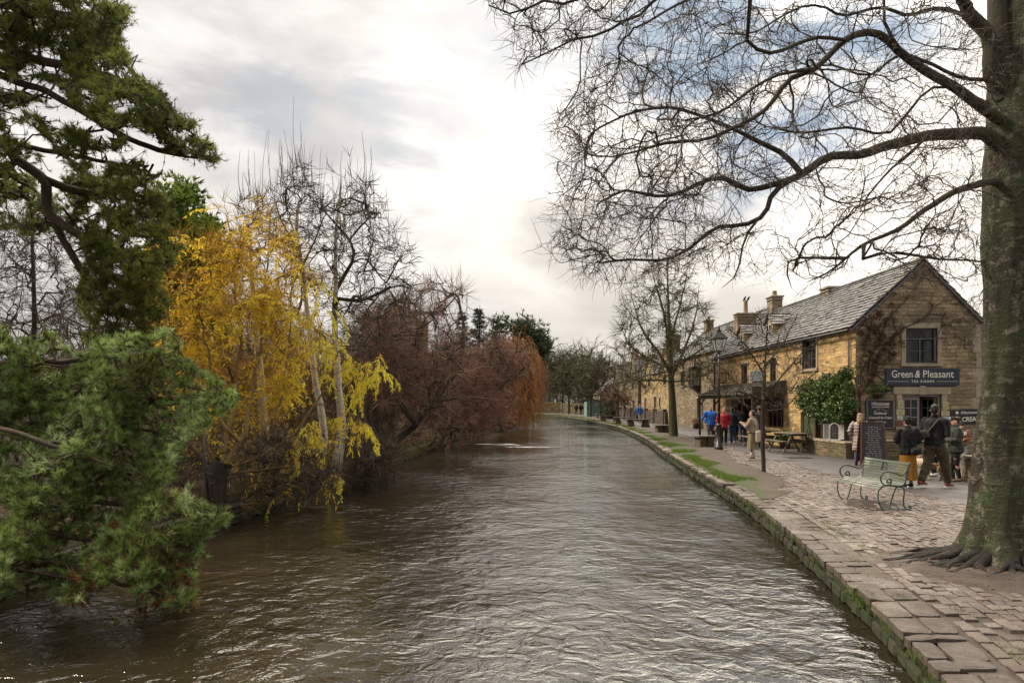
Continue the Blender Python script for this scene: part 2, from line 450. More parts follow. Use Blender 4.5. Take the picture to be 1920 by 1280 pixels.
SOIL=soil_mat()
def asphalt_mat():
    t=NT('asphalt'); b=t.noise(.7,6,.6); c=t.noise(120,3,.7); d=t.noise(7,6,.65)
    col=t.mix(t.ramp(b,[(.4,0),(.6,1)]),(.088,.078,.078),(.060,.052,.053))
    col=t.mix(t.math('MULTIPLY',t.ramp(c,[(.55,0),(.7,1)]),.6),col,(.17,.15,.145))
    col=t.mix(t.math('MULTIPLY',t.ramp(d,[(.62,0),(.72,1)]),.7),col,(.13,.10,.08))
    t.col(col); t.rough(t.ramp(b,[(.36,.42),(.62,.75)])); t.bump(c,.35,.004); return t.m
ASPH=asphalt_mat()
def sett_mat():
    t=NT('stone_setts'); tn=t.attr(); b=t.noise(.9,6,.65); c=t.noise(40,5,.7)
    col=t.ramp(tn,[(0,(.07,.052,.042)),(.35,(.13,.100,.083)),(.7,(.19,.155,.13)),(1,(.29,.25,.21))])
    col=t.mix(t.math('MULTIPLY',t.ramp(b,[(.44,0),(.60,1)]),.7),col,(.085,.056,.04))
    col=t.mix(t.math('MULTIPLY',t.ramp(c,[(.42,0),(.6,1)]),.6),col,(.06,.045,.036))
    t.col(col); t.rough(t.ramp(t.noise(1.7,5),[(.35,.33),(.62,.72)])); t.bump(c,.5,.006); return t.m
SETT=sett_mat()
def flag_mat():
    t=NT('flagstone'); tn=t.attr(); b=t.noise(1.6,7,.7); c=t.noise(22,7,.7)
    col=t.ramp(tn,[(0,(.085,.066,.055)),(.5,(.145,.120,.102)),(1,(.25,.215,.185))])
    col=t.mix(t.math('MULTIPLY',t.ramp(b,[(.38,0),(.56,1)]),.85),col,(.070,.050,.036))
    col=t.mix(t.math('MULTIPLY',t.ramp(c,[(.46,0),(.58,1)]),.65),col,(.065,.050,.038))
    t.col(col); t.rough(t.ramp(b,[(.35,.45),(.62,.8)])); t.bump(t.math('ADD',t.math('MULTIPLY',b,2),c),.8,.02); return t.m
FLAG=flag_mat()
def rivwall_mat(dark=1.0):
    t=NT('river_wall_stone'); tn=t.attr(); b=t.noise(1.3,6,.65); c=t.noise(30,6,.75); m=t.noise(3.2,6,.7)
    col=t.ramp(tn,[(0,(.015,.012,.009)),(.5,(.036,.029,.021)),(1,(.085,.068,.05))])
    col=t.mix(t.math('MULTIPLY',t.ramp(m,[(.42,0),(.54,1)]),.9),col,(.030,.045,.008))
    col=t.mix(t.math('MULTIPLY',t.ramp(c,[(.5,0),(.7,1)]),.6),col,(.022,.02,.014))
    t.col(col); t.rough(.8); t.bump(t.math('ADD',c,m),.9,.02); return t.m
RWALL=rivwall_mat()
def water_mat():
    t=NT('river_water'); tc=t.tc.outputs['Object']
    def mp(sc,rz=0):
        m=t.n('ShaderNodeMapping'); m.inputs['Scale'].default_value=sc; m.inputs['Rotation'].default_value=(0,0,rz); t.l(tc,m.inputs[0]); return m.outputs[0]
    bed=t.noise(.5,6,.6)
    t.col(t.mix(bed,(.034,.026,.014),(.014,.011,.006))); t.rough(.03); t.b.inputs['IOR'].default_value=2.0
    big=t.noise(1.0,3,.5,mp((.6,.55,1),R_(12)),.6); mid=t.noise(1.0,4,.55,mp((3.5,3.9,1),R_(20)),.9); fine=t.noise(1.0,3,.6,mp((9,10,1),R_(8)),.5)
    calm=t.ramp(t.noise(.22,4,.55,mp((1,.6,1))),[(.38,.35),(.62,1)])
    h=t.math('ADD',t.math('MULTIPLY',big,1.2),t.math('ADD',t.math('MULTIPLY',mid,.62),t.math('MULTIPLY',fine,.15)))
    h=t.math('MULTIPLY',h,calm)
    sp=t.n('ShaderNodeSeparateXYZ'); t.l(tc,sp.inputs[0]); fo=None     # broken water over the shallows
    for (cx,cy,a,b) in ((-.9,37.0,1.3,.45),(1.0,34.6,1.5,.35),(-.2,36,.8,.3)):
        dx=t.math('DIVIDE',t.math('SUBTRACT',sp.outputs[0],cx),a); dy=t.math('DIVIDE',t.math('SUBTRACT',sp.outputs[1],cy),b)
        e=t.math('SUBTRACT',1.0,t.math('ADD',t.math('MULTIPLY',dx,dx),t.math('MULTIPLY',dy,dy)),True); fo=e if fo is None else t.math('MAXIMUM',fo,e)
    fm=t.math('MULTIPLY',t.ramp(fo,[(0,0),(.5,1)]),t.ramp(t.noise(1.0,6,.7,mp((1.6,5,1)),1.0),[(.44,0),(.58,1)]))
    t.col(t.mix(fm,t.mix(bed,(.034,.026,.014),(.014,.011,.006)),(.75,.73,.70))); t.rough(t.math('ADD',.03,t.math('MULTIPLY',fm,.6)))
    t.bump(h,1.0,.10); return t.m
WATER=water_mat()
# ---- the ground as one sheet with the river bed in it
Ysg=np.concatenate([np.arange(-30,60,1.0),np.arange(60,150,2.5),[150.5,170,220,300,450,700]])
def gcols(Y):
    if Y<150.2: l,r=float(Lf(Y)),float(R(Y))
    else: l,r=-28.0,-27.0
    bed=-1.05 if Y<150.2 else 0.0
    tl=.06+.10*nz2(l,Y,.25)
    return [(-500,.2),(-70,.3),(l-22,.35),(l-10,.30+.15*nz2(l-10,Y,.2)),(l-5,.22+.12*nz2(l-5,Y,.3)),(l-2.2,.14+.08*nz2(l-2,Y,.5)),(l-.5,tl),(l-.22,-.02),(l-.16,bed),(r+.16,bed),(r+.2,-.075),(r+1,-.075),(r+5,-.075),(r+14,-.06),(90,-.05),(500,0)]
sheet('ground',Ysg,gcols,GROUND,kind='structure')
Ysw=np.concatenate([np.arange(-30,150,1.5)])
sheet('water',Ysw,lambda Y:[(Lf(Y)-.17,WATER_Z),((Lf(Y)+R(Y))/2,WATER_Z),(R(Y)+.17,WATER_Z)],WATER,kind='structure')
# ---- paving bed, asphalt, soil verge
sheet('paving_bed',np.arange(1,150,1.0),lambda Y:[(R(Y)+.19,-.022),(E1(Y)+.4,-.022)],SOIL,kind='structure')
def path_cols(Y):
    r=np.interp(Y,[0,42,60,75,95,120,150],[22,18,14.6,14.2,12.8,10,4])
    e=float(E1(Y)); return [(e,-.006),(e+.8,.0),((e+r)/2,.004),(r,0.0)]
sheet('promenade_path',np.arange(-4,150,1.0),path_cols,ASPH,kind='structure')
def verge_cols(Y):
    a=float(R(Y))+.22; b=max(a+.4,float(XS(Y)) if Y>14 else a+.5)
    if Y<15: b=a+max(.05,(Y-13.2)*.75)
    return [(a+(b-a)*k/8, (.012+.030*math.sin(k/8*math.pi)*min(1,(Y-13)*.3)+.012*nz2(a+k,Y,1.3)) if 0<k<8 else -.01) for k in range(9)]
def verge_mat():
    t=NT('verge_soil'); b=t.noise(1.1,7,.6); c=t.noise(26,6,.7)
    col=t.mix(t.ramp(b,[(.38,0),(.64,1)]),(.085,.064,.048),(.050,.037,.028))
    col=t.mix(t.math('MULTIPLY',t.ramp(c,[(.58,0),(.66,1)]),.6),col,(.20,.12,.06))
    gf=t.math('ADD',t.attr(),t.math('MULTIPLY',t.math('SUBTRACT',t.noise(1.3,6,.7),.5),1.3))
    col=t.mix(t.ramp(gf,[(.40,0),(.75,1)]),col,(.045,.058,.018))
    t.col(col); t.rough(.9); t.bump(t.math('ADD',b,c),.8,.03); return t.m
sheet('soil_verge',np.arange(13.4,140,.4),verge_cols,verge_mat(),tone=lambda V:np.tile(np.linspace(.95,.0,V.shape[1]),(V.shape[0],1)),kind='structure')
TREE=(5.62,8.05)
# soil pit of the big tree
mb=MB(); ring=[]; nP=40
for k in range(nP):
    a=k/nP*2*math.pi; r=1.28*(1+.22*noise.noise(Vector((math.cos(a)*1.5,math.sin(a)*1.5,7))))
    ring.append((TREE[0]+.25+r*1.12*math.cos(a),TREE[1]-.15+r*1.0*math.sin(a)))
PIT=np.array(ring)
V=[(TREE[0]+.2,TREE[1]-.1,.085)]; F=[]
for q,(f,z) in enumerate(((.35,.075),(.7,.035),(1.0,-.004),(1.06,-.02))):
    for k,(x,y) in enumerate(ring): V.append((TREE[0]+.2+(x-TREE[0]-.2)*f,TREE[1]-.1+(y-TREE[1]+.1)*f,z+(.012*nz2(x*f,y*f,4) if q<3 else 0)))
for k in range(nP): F.append([0,1+k,1+(k+1)%nP,1+(k+1)%nP])
mb.add(V,np.array([f[:3] for f in F]),.5,0,True)
Q=[]
for q in range(3):
    for k in range(nP): a=1+q*nP+k; b=1+q*nP+(k+1)%nP; Q.append([a,b,b+nP,a+nP])
mb.F.append(np.array(Q)); mb.M.append(np.zeros(len(Q))); mb.S.append(np.ones(len(Q),bool))
mb.build('soil_patch',SOIL,kind='structure')
def inpit(x,y,f=1.0):
    a=math.atan2(y-TREE[1]+.15,x-TREE[0]-.25); k=int((a%(2*math.pi))/(2*math.pi)*nP)%nP
    return math.hypot(x-TREE[0]-.25,y-TREE[1]+.15)<math.hypot(*(PIT[k]-np.array([TREE[0]+.25,TREE[1]-.15])))*f
# ---- setts (one mesh: paving pattern)
mb=MB(); v=.50; row=0
SV=[];ST=[]
while v<6.2:
    wv=.088+.040*max(0,1-(v-.7)/1.1)*random.uniform(.7,1.1); y=2.2+random.uniform(0,.2)
    while y<36:
        ly=random.uniform(.12,.19); cy=y+ly/2; x=float(R(cy))+v+wv/2+.012*nz2(v*3,cy,1.5); y+=ly
        if x>E1(cy)-.02: continue
        if cy>13.6+.4*nz2(v,cy,.9) and x<XS(cy)+.18*nz2(x,cy,1.6)+.05: continue
        if inpit(x,cy,1.0): continue
        if cy>25 and x<E1(cy)-.75: continue
        if 1.3<math.hypot((x-TREE[0])*.9,cy-TREE[1]+1.0)<2.6 and random.random()<.10: continue
        g=.010; hx=(wv-g)/2; hy=(ly-g)/2; c=.008; z=random.gauss(0,.0045)+.010*nz2(x,cy,1.1); t1,t2=random.gauss(0,.03),random.gauss(0,.025); rz=random.gauss(0,.02)
        sh=float(R(cy+.3)-R(cy-.3))/.6
        q=[]
        for (ix,iy) in ((-1,-1),(1,-1),(1,1),(-1,1)):
            jx,jy=random.gauss(0,.004),random.gauss(0,.004); q.append((ix*hx+jx,iy*hy+jy,-.04))
        for (ix,iy) in ((-1,-1),(1,-1),(1,1),(-1,1)): q.append((q[(ix,iy)==(1,-1) and 1 or ((ix,iy)==(1,1) and 2 or ((ix,iy)==(-1,1) and 3 or 0))][0],q[(ix,iy)==(1,-1) and 1 or ((ix,iy)==(1,1) and 2 or ((ix,iy)==(-1,1) and 3 or 0))][1],-.006+z+t1*ix*hx+t2*iy*hy))
        for k in range(4):
            a=q[4+k]; q.append((a[0]*(1-c/hx),a[1]*(1-c/hy),a[2]+.004))
        q=np.array(q); q[:,0]+=q[:,1]*sh; 
        SV.append(q+np.array([x,cy,0])); ST.append(min(1,max(0,random.gauss(.48,.2)+.12*nz2(x,cy,.5))))
    v+=wv; row+=1
SV=np.array(SV); n=len(SV)
f=np.array([[0,1,5,4],[1,2,6,5],[2,3,7,6],[3,0,4,7],[4,5,9,8],[5,6,10,9],[6,7,11,10],[7,4,8,11],[8,9,10,11]])
mb.add(SV.reshape(-1,3),(f[None]+np.arange(n)[:,None,None]*12).reshape(-1,4),np.repeat(ST,12))
mb.build('stone_sett_paving',SETT,kind='structure')
# ---- river wall on the promenade side: rubble courses + flagstone coping
def rubble(mb, xf, side, y0, y1, ztop, zbot, lmin=.16, lmax=.42, rows=None, yscale=1.0):
    z=ztop
    while z>zbot:
        h=random.uniform(.075,.15); y=y0+random.uniform(0,.3)
        while y<y1:
            sc=1+max(0,(y-15))*.02
            l=random.uniform(lmin,lmax)*sc; cy=y+l/2; x=float(xf(cy)); a=math.atan2(float(xf(cy+.2)-xf(cy-.2)),.4)
            d=.16+random.uniform(-.03,.035)
            mb.box((x+side*.085,cy,z-h/2),(d,l-.012,h-.010),rz=-a,tone=min(1,max(0,random.gauss(.42,.22))),jit=.007,bev=.022,rx=random.gauss(0,.04))
            y+=l
        z-=h
rw=empty('river_wall',(R(10),10,-.5),label='low mossy rubble stone river wall with pale flagstone edge along the promenade',cat='river wall')
mb=MB(); rubble(mb,R,1,2.2,75,-.055,-.62)
mb2=MB()
o=mb.build('stonework',RWALL,rw); o.location=-rw.location
Yb=np.arange(-28,150,1.5); bk=MB()
Vb=[];
for Y in Yb: Vb+= [(float(R(Y))+.10,Y,-1.0),(float(R(Y))+.10,Y,-.06),(float(R(Y))+.25,Y,-.05)]
q=np.arange(len(Yb)-1)[:,None]*3; bk.add(Vb,np.concatenate([q+np.array([[0,3,4,1]]),q+np.array([[1,4,5,2]])]),.2)
o=bk.build('core',RWALL,rw); o.location=-rw.location
mb=MB(); y=2.0
def slab(mb,x0,x1,y0,y1,z,th,tone,shear):
    """one worn irregular flagstone"""
    nx,ny=5,5; g=.008
    V=[];dz=random.gauss(0,.004);tx,ty=random.gauss(0,.010),random.gauss(0,.010); s=random.uniform(0,50)
    for iy in range(ny+1):
        for ix in range(nx+1):
            u,w=ix/nx,iy/ny
            x=x0+g+(x1-x0-2*g)*u; yy=y0+g+(y1-y0-2*g)*w
            e=1 if ix in(0,nx) or iy in(0,ny) else 0
            x+=.014*noise.noise(Vector((s,w*3,u)))*(1 if ix in(0,nx) else .3); yy+=.018*noise.noise(Vector((u*3,s,w)))
            if (ix in(0,nx)) and (iy in (0,ny)): x+=(.5-u)*.022; yy+=(.5-w)*.022
            V.append((x+shear*(yy-y0),yy,z+dz+tx*(u-.5)+ty*(w-.5)+.006*noise.noise(Vector((x*5,yy*5,s)))-(.010 if e else 0)))
    n0=len(V); F=[]
    for iy in range(ny):
        for ix in range(nx): a=iy*(nx+1)+ix; F.append([a,a+1,a+nx+2,a+nx+1])
    per=[i for i in range(nx+1)]+[(j+1)*(nx+1)-1 for j in range(1,ny+1)]+[ny*(nx+1)+i for i in range(nx-1,-1,-1)]+[j*(nx+1) for j in range(ny-1,0,-1)]
    for i in per: V.append((V[i][0],V[i][1],V[i][2]-th))
    m=len(per)
    for k in range(m): F.append([per[k],n0+k,n0+(k+1)%m,per[(k+1)%m]][::-1])
    mb.add(V,F,tone)
while y<100:
    sc=1+max(0,y-15)*.03
    l=random.uniform(.18,.50)*sc; cy=y+l/2; r=float(R(cy)); sh=float(R(cy+.3)-R(cy-.3))/.6
    r0=float(R(y)); gap=random.random()<.10 and y>14
    if not gap:
        w=.40+.12*nz2(0,cy,.7) if y<15 else random.uniform(.26,.40)
        if y<15 and random.random()<.60:
            c=w*random.uniform(.4,.6); slab(mb,r0-.045,r0+c,y,y+l,.005,.07,random.gauss(.5,.2),sh); slab(mb,r0+c,r0+w+.08,y+random.uniform(-.08,.08),y+l,.003,.06,random.gauss(.5,.2),sh)
        else: slab(mb,r0-.045-random.uniform(0,.03),r0+w+(.08 if y<15 else 0),y,y+l,.006+(.008 if y>14 else 0),.07,min(1,max(0,random.gauss(.55,.2))),sh)
    y+=l
o=mb.build('coping',FLAG,rw); o.location=-rw.location
# ---- old wall of the far bank
lw=empty('bank_wall',(Lf(14),14,-.4),label='old low dry stone wall at the foot of the wooded bank across the river',cat='wall')
mb=MB(); rubble(mb,Lf,-1,6,55,.02,-.5,.25,.6); o=mb.build('stonework',stonemat('x_unused',(.1,.1,.1),(.1,.1,.1),(.1,.1,.1)) if False else RWALL,lw); o.location=-lw.location
bk=MB(); Vb=[]
for Y in Yb: Vb+= [(float(Lf(Y))-.10,Y,-1.0),(float(Lf(Y))-.10,Y,-.03),(float(Lf(Y))-.3,Y,-.02)]
bk.add(Vb,np.concatenate([q+np.array([[1,4,3,0]]),q+np.array([[2,5,4,1]])]),.2); o=bk.build('core',RWALL,lw); o.location=-lw.location
# ---- grass blades
def blades(pts, hmin, hmax, w, tones, lean=.35):
    n=len(pts); h=rng.uniform(hmin,hmax,n); a=rng.uniform(0,2*np.pi,n); ln=rng.normal(0,lean,(n,2))*h[:,None]
    wv=np.c_[np.cos(a),np.sin(a),np.zeros(n)]*np.asarray(w).reshape(-1,1)*np.ones((n,1))/2
    tip=pts+np.c_[ln,h]; mid=pts+np.c_[ln*.35,h*.55]
    V=np.stack([pts-wv,pts+wv,mid+wv*.8,mid-wv*.8,tip],1).reshape(-1,3)
    b=np.arange(n)[:,None]*5
    return V,np.concatenate([b+np.array([[0,1,2,3]])]),b+np.array([[3,2,4]]),np.repeat(tones,5)
GRASSM=leafmat('grass_blades',[(0,(.05,.08,.012)),(.45,(.095,.155,.018)),(.8,(.16,.22,.03)),(1,(.27,.24,.08))],.5,.3)
pts=[];tn=[];wd=[]
N=150000; yy=13.4+(rng.random(N)**2.0)*95; r=R(yy); u=rng.random(N); v=.10+u*np.clip((XS(yy)-r)*.52,.3,1.5)
nn=np.array([noise.noise(Vector((float(a)*.9,float(b)*.55,1))) for a,b in zip(r+v,yy)])
edge=np.clip((yy-13.2)*.8,0,1); keep=(rng.random(N)<np.clip((nn*1.5+.55-u*.85)*1.6,0,1))&(rng.random(N)<edge+.1)&~((v<.3)&(rng.random(N)<.75))
yy=yy[keep]; xx=(r+v)[keep]; pts=np.c_[xx,yy,np.full(len(xx),.0)]
sc=1+np.clip(yy-15,0,80)*.025
V,F4,F3,T=blades(pts,.03,.10,.009*sc,np.clip(rng.normal(.5,.22,len(xx)),0,1))
mb=MB(); mb.add(V,F4,T); mb.F.append(F3); mb.M.append(np.zeros(len(F3))); mb.S.append(np.zeros(len(F3),bool))
# tufts between flags and on the wall face
c=[]
for k in range(150):
    y0=3.2+random.random()**1.2*14; x0=float(R(y0))+random.choice([-.07,-.06,.66,.7,.35])+random.gauss(0,.02); 
    for _ in range(int(random.uniform(12,45))): c.append((x0+random.gauss(0,.03),y0+random.gauss(0,.07),-.02 if x0>R(y0) else random.uniform(-.12,-.02)))
c=np.array(c); V,F4,F3,T=blades(c,.02,.06,.005,np.clip(rng.normal(.4,.2,len(c)),0,1),.6); b0=mb.n; mb.add(V,F4,T); mb.F.append(F3+b0); mb.M.append(np.zeros(len(F3))); mb.S.append(np.zeros(len(F3),bool))
mb.build('grass',GRASSM,kind='stuff',label='bright green grass growing along the top of the river wall',cat='grass')
# fallen leaves on soil, flags and the wooded bank
LITTER=leafmat('fallen_leaf',[(0,(.06,.03,.015)),(.5,(.16,.07,.025)),(.85,(.30,.15,.04)),(1,(.42,.27,.07))],.7,.1)
def leaf_quads(pts, size, tones, flat=.35):
    n=len(pts); a=rng.uniform(0,2*np.pi,n); U=np.c_[np.cos(a),np.sin(a),rng.normal(0,flat,n)]; W=np.c_[-np.sin(a),np.cos(a),rng.normal(0,flat,n)]
    s=(np.asarray(size)*rng.uniform(.6,1.3,n))[:,None]
    V=np.stack([pts-U*s,pts+W*s*.45,pts+U*s,pts-W*s*.45],1).reshape(-1,3); return V,(np.arange(n)[:,None]*4+np.array([[0,1,2,3]])),np.repeat(tones,4)
mb=MB(); n=9000
y=2.5+rng.random(n)*13; x=R(y)+.0+rng.random(n)**1.3*4.8
k=np.array([noise.noise(Vector((float(a)*.8,float(b)*.8,9)))+(.5 if math.hypot(a-TREE[0],b-TREE[1]+1)<2.0 else 0) for a,b in zip(x,y)])>.12
p=np.c_[x,y,np.full(n,.018)][k]; mb.add(*leaf_quads(p,.011,rng.random(len(p))*.8))
p=np.c_[TREE[0]+rng.normal(.3,.9,700),TREE[1]-.5+rng.normal(0,.7,700),np.full(700,.07)]; mb.add(*leaf_quads(p,.02,rng.random(700)*.7))
n=22000; y=6+rng.random(n)**1.3*70; x=Lf(y)-.25-rng.random(n)**1.4*12
p=np.c_[x,y,.12+.03*rng.random(n)+np.clip((Lf(y)-x)*.03,0,.2)]; mb.add(*leaf_quads(p,.035*(1+np.clip(y-15,0,60)*.03),rng.random(n)**1.5*.75))
mb.build('fallen_leaves',LITTER,kind='stuff',label='brown fallen leaves scattered over the ground',cat='fallen leaves')
# ================================================================ BUILDINGS
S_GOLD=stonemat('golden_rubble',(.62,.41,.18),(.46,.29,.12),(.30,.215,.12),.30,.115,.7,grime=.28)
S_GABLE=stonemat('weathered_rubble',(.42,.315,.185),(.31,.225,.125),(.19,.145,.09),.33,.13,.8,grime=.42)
S_GREY=stonemat('grey_gold_rubble',(.31,.235,.145),(.22,.165,.10),(.17,.135,.095),.34,.14,.7,grime=.40)
S_YEL=stonemat('pale_yellow_stone',(.46,.335,.165),(.39,.28,.13),(.33,.25,.14),.36,.16,.5,grime=.18)
S_LOW=stonemat('mossy_wall_stone',(.22,.165,.085),(.15,.115,.06),(.09,.075,.05),.26,.10,.9,(.045,.06,.018),.5)
DRESS=simple('dressed_stone',(.36,.30,.21),.8,var=.3,scale=3,bump=.4,bscale=20)
SLATEM=None
def slate_mat():
    t=NT('stone_slates'); tn=t.attr(); b=t.noise(1.2,6,.65); c=t.noise(18,5,.7)
    col=t.ramp(tn,[(0,(.060,.058,.058)),(.5,(.120,.115,.112)),(1,(.23,.22,.21))])
    col=t.mix(t.math('MULTIPLY',t.ramp(b,[(.5,0),(.66,1)]),.6),col,(.085,.085,.05))
    col=t.mix(t.math('MULTIPLY',t.ramp(c,[(.5,0),(.7,1)]),.5),col,(.04,.03,.028)); t.col(col)
    t.rough(t.ramp(t.noise(4,4),[(.35,.28),(.65,.6)])); t.bump(c,.5,.01); return t.m
SLATE=slate_mat()
WOODD=simple('dark_wood',(.055,.035,.022),.6,var=.5,scale=12,bump=.3)
WOODB=simple('brown_wood',(.16,.085,.045),.6,var=.4,scale=12,bump=.3)
WOODW=simple('weathered_timber',(.16,.125,.085),.8,var=.5,scale=9,bump=.5,bscale=40)
LEAD=simple('lead_grey_paint',(.10,.10,.105),.5,var=.3)
WHITEP=simple('white_paint',(.62,.60,.56),.5,var=.15)
TAUPE=simple('taupe_paint',(.22,.185,.17),.45,var=.15)
BLACKP=simple('black_paint',(.012,.012,.014),.45,var=.2)
INTER=simple('dim_interior',(.03,.024,.018),.9,var=.6,scale=2)
CURT=simple('net_curtain',(.42,.39,.35),.9,var=.35,scale=7)
def glass_mat():
    t=NT('window_glass'); t.col((.02,.022,.025)); t.rough(.06); t.b.inputs['Transmission Weight'].default_value=.0
    t.b.inputs['Alpha'].default_value=.45; t.b.inputs['IOR'].default_value=1.5; t.bump(t.noise(3,2),.12,.02); return t.m
GLASS=glass_mat()
def wall_panel(mb, O, U, n, u0, u1, z0, z1, holes, depth=.2, tone=.5, mi=0):
    """wall face with openings and their reveals. O origin, U unit along, n outward normal; hole=(u0,u1,z0,z1)"""
    O=np.array(O,float); U=np.array(U,float); n=np.array(n,float); Z=np.array([0,0,1.])
    us=sorted(set([u0,u1]+[h[0] for h in holes]+[h[1] for h in holes])); zs=sorted(set([z0,z1]+[h[2] for h in holes]+[h[3] for h in holes]))
    pt=lambda u,z,d=0:O+U*u+Z*z-n*d
    flip=np.dot(np.cross(U,Z),n)<0
    def quad(a,b,c,d): mb.add([a,b,c,d],[[3,2,1,0]] if flip else [[0,1,2,3]],tone,mi)
    for a,b in zip(us[:-1],us[1:]):
        for c,d in zip(zs[:-1],zs[1:]):
            if any(h[0]-1e-6<=a and b<=h[1]+1e-6 and h[2]-1e-6<=c and d<=h[3]+1e-6 for h in holes): continue
            quad(pt(a,c),pt(b,c),pt(b,d),pt(a,d))
    for (a,b,c,d) in holes:
        quad(pt(a,c),pt(a,c,depth),pt(a,d,depth),pt(a,d)) ; quad(pt(b,c,depth),pt(b,c),pt(b,d),pt(b,d,depth))
        quad(pt(a,d),pt(a,d,depth),pt(b,d,depth),pt(b,d)) ; quad(pt(a,c,depth),pt(a,c),pt(b,c),pt(b,c,depth))
def slates(mb, O, U, V, lu, lv, course=.21, w=.30, N=None, lift=.03, step=1.0):
    """rows of stone slates laid from the eaves O up along V"""
    O=np.array(O,float);U=np.array(U,float);V=np.array(V,float);N=np.cross(U,V) if N is None else np.array(N,float); N/=np.linalg.norm(N)
    if N[2]<0: N=-N
    rows=int(lv/course)+1; course=lv/rows
    for r in range(rows):
        u=-random.uniform(0,w); ww=w*(1.15-.4*r/rows)
        while u<lu:
            l=ww*random.uniform(.7,1.3); a=max(u,0); b=min(u+l-.012,lu); u+=l
            if b-a<.04: continue
            th=.028+random.uniform(-.006,.012); lo=lift+.045+random.gauss(0,.006); hi=lift+random.gauss(0,.003); d=course*1.35; dv=random.gauss(0,.012)
            p=[]
            for (uu,vv,hh) in ((a,0+dv,lo),(b,0+dv,lo+random.gauss(0,.004)),(b,d,hi),(a,d,hi)): p.append(O+U*uu+V*(r*course+vv)+N*hh)
            q=[x-N*th for x in p]
            mb.add(p+q,[[0,1,2,3],[4,5,1,0],[5,6,2,1],[7,4,0,3]],min(1,max(0,random.gauss(.45,.22))))
def window(parent, O, U, n, u0,u1,z0,z1, mat, cols=2, rows=3, depth=.12, surround=.12, curtain=False, arch=False, name='window', fw=.05, label=None, open_casement=False, smat=None):
    O=np.array(O,float);U=np.array(U,float);n=np.array(n,float);Z=np.array([0,0,1.])
    pt=lambda u,z,d=0:O+U*u+Z*z-n*d
    mb=MB(); w=u1-u0; h=z1-z0
    def bar(a,b,wd,dp): mb.bar(a,b,wd,dp,up=n)
    d=depth
    for (a,b) in (((u0+fw/2,z0),(u0+fw/2,z1)),((u1-fw/2,z0),(u1-fw/2,z1))): bar(pt(a[0],a[1]+.002,d),pt(b[0],b[1]-.002,d),fw,.06)
    for z in (z0+fw/2,z1-fw/2): bar(pt(u0+fw,z,d),pt(u1-fw,z,d),fw,.056)
    top=z1
    if arch:
        top=z0+h*.70; bar(pt(u0+fw,top,d),pt(u1-fw,top,d),fw*.8,.05)
        nA=2; aw=(w-2*fw)/nA
        for k in range(nA):
            for sgn in (0,1):
                pts=[pt(u0+fw+aw*(k+(sgn+(1-2*sgn)*t)*1.0)*1.0,top+(z1-fw-top)*(.03+.94*(1-(1-t)**2)**.5 if True else 0),d) for t in np.linspace(0,1,7)]
                pts=[pt(u0+fw+aw*k+(aw*t if sgn==0 else aw*(1-t))*.5,z1-fw-(z1-fw-top)*(t**1.7),d) for t in np.linspace(0,1,7)]
                mb.tube(pts,.014,6)
    for c in range(1,cols):
        u=u0+w*c/cols; bar(pt(u,z0+fw,d),pt(u,top-.01,d),fw*.75,.05)
    for r in range(1,rows):
        z=z0+(top-z0)*r/rows; bar(pt(u0+fw,z,d+.004),pt(u1-fw,z,d+.004),.022,.03)
    f=mb.build(name,mat,parent)
    if label: f['label']=label
    g=MB(); g.bar(pt(u0+.01,(z0+z1)/2,d+.02),pt(u1-.01,(z0+z1)/2,d+.02),h-.02,.006,up=n) if False else None
    a,b,c,e=pt(u0+.01,z0+.01,d+.012),pt(u1-.01,z0+.01,d+.012),pt(u1-.01,z1-.01,d+.012),pt(u0+.01,z1-.01,d+.012)
    g.add([a,b,c,e,a-n*.006,b-n*.006,c-n*.006,e-n*.006],[[0,1,2,3],[7,6,5,4]]); g.build('pane',GLASS,f)
    r=MB(); a,b,c,e=[pt(x,y,.196) for x,y in ((u0-.3,z0-.3),(u1+.3,z0-.3),(u1+.3,z1+.3),(u0-.3,z1+.3))]; r.add([a,b,c,e],[[0,1,2,3]]); r.build('room_lining',INTER,f)
    if curtain:
        for (s0,s1) in ((u0+.03,u0+w*.27),(u1-w*.27,u1-.03)):
            cm=MB(); k=14; ps=[pt(s0+(s1-s0)*i/k,0,d+.045+.012*math.sin(i*2.3)) for i in range(k+1)]
            V=[p+Z*(z0+.02) for p in ps]+[p+Z*(z1-.02) for p in ps]; cm.add(V,[[i,i+1,k+2+i,k+1+i] for i in range(k)],.5,0,True); cm.build('curtain',CURT,f)
    if surround:
        sm=MB(); s=surround; pr=-.014
        sm.bar(pt(u0-s/2,z0-.0,pr+.02),pt(u0-s/2,z1,pr+.02),s,.07,up=n); sm.bar(pt(u1+s/2,z0,pr+.02),pt(u1+s/2,z1,pr+.02),s,.07,up=n)
        sm.bar(pt(u0-s,z1+s*.6,pr+.018),pt(u1+s,z1+s*.6,pr+.018),s*1.2,.08,up=n); sm.bar(pt(u0-s-.03,z0-.05,pr),pt(u1+s+.03,z0-.05,pr),.10,.12,up=n)
        sm.build('surround',smat or DRESS,f)
    return f
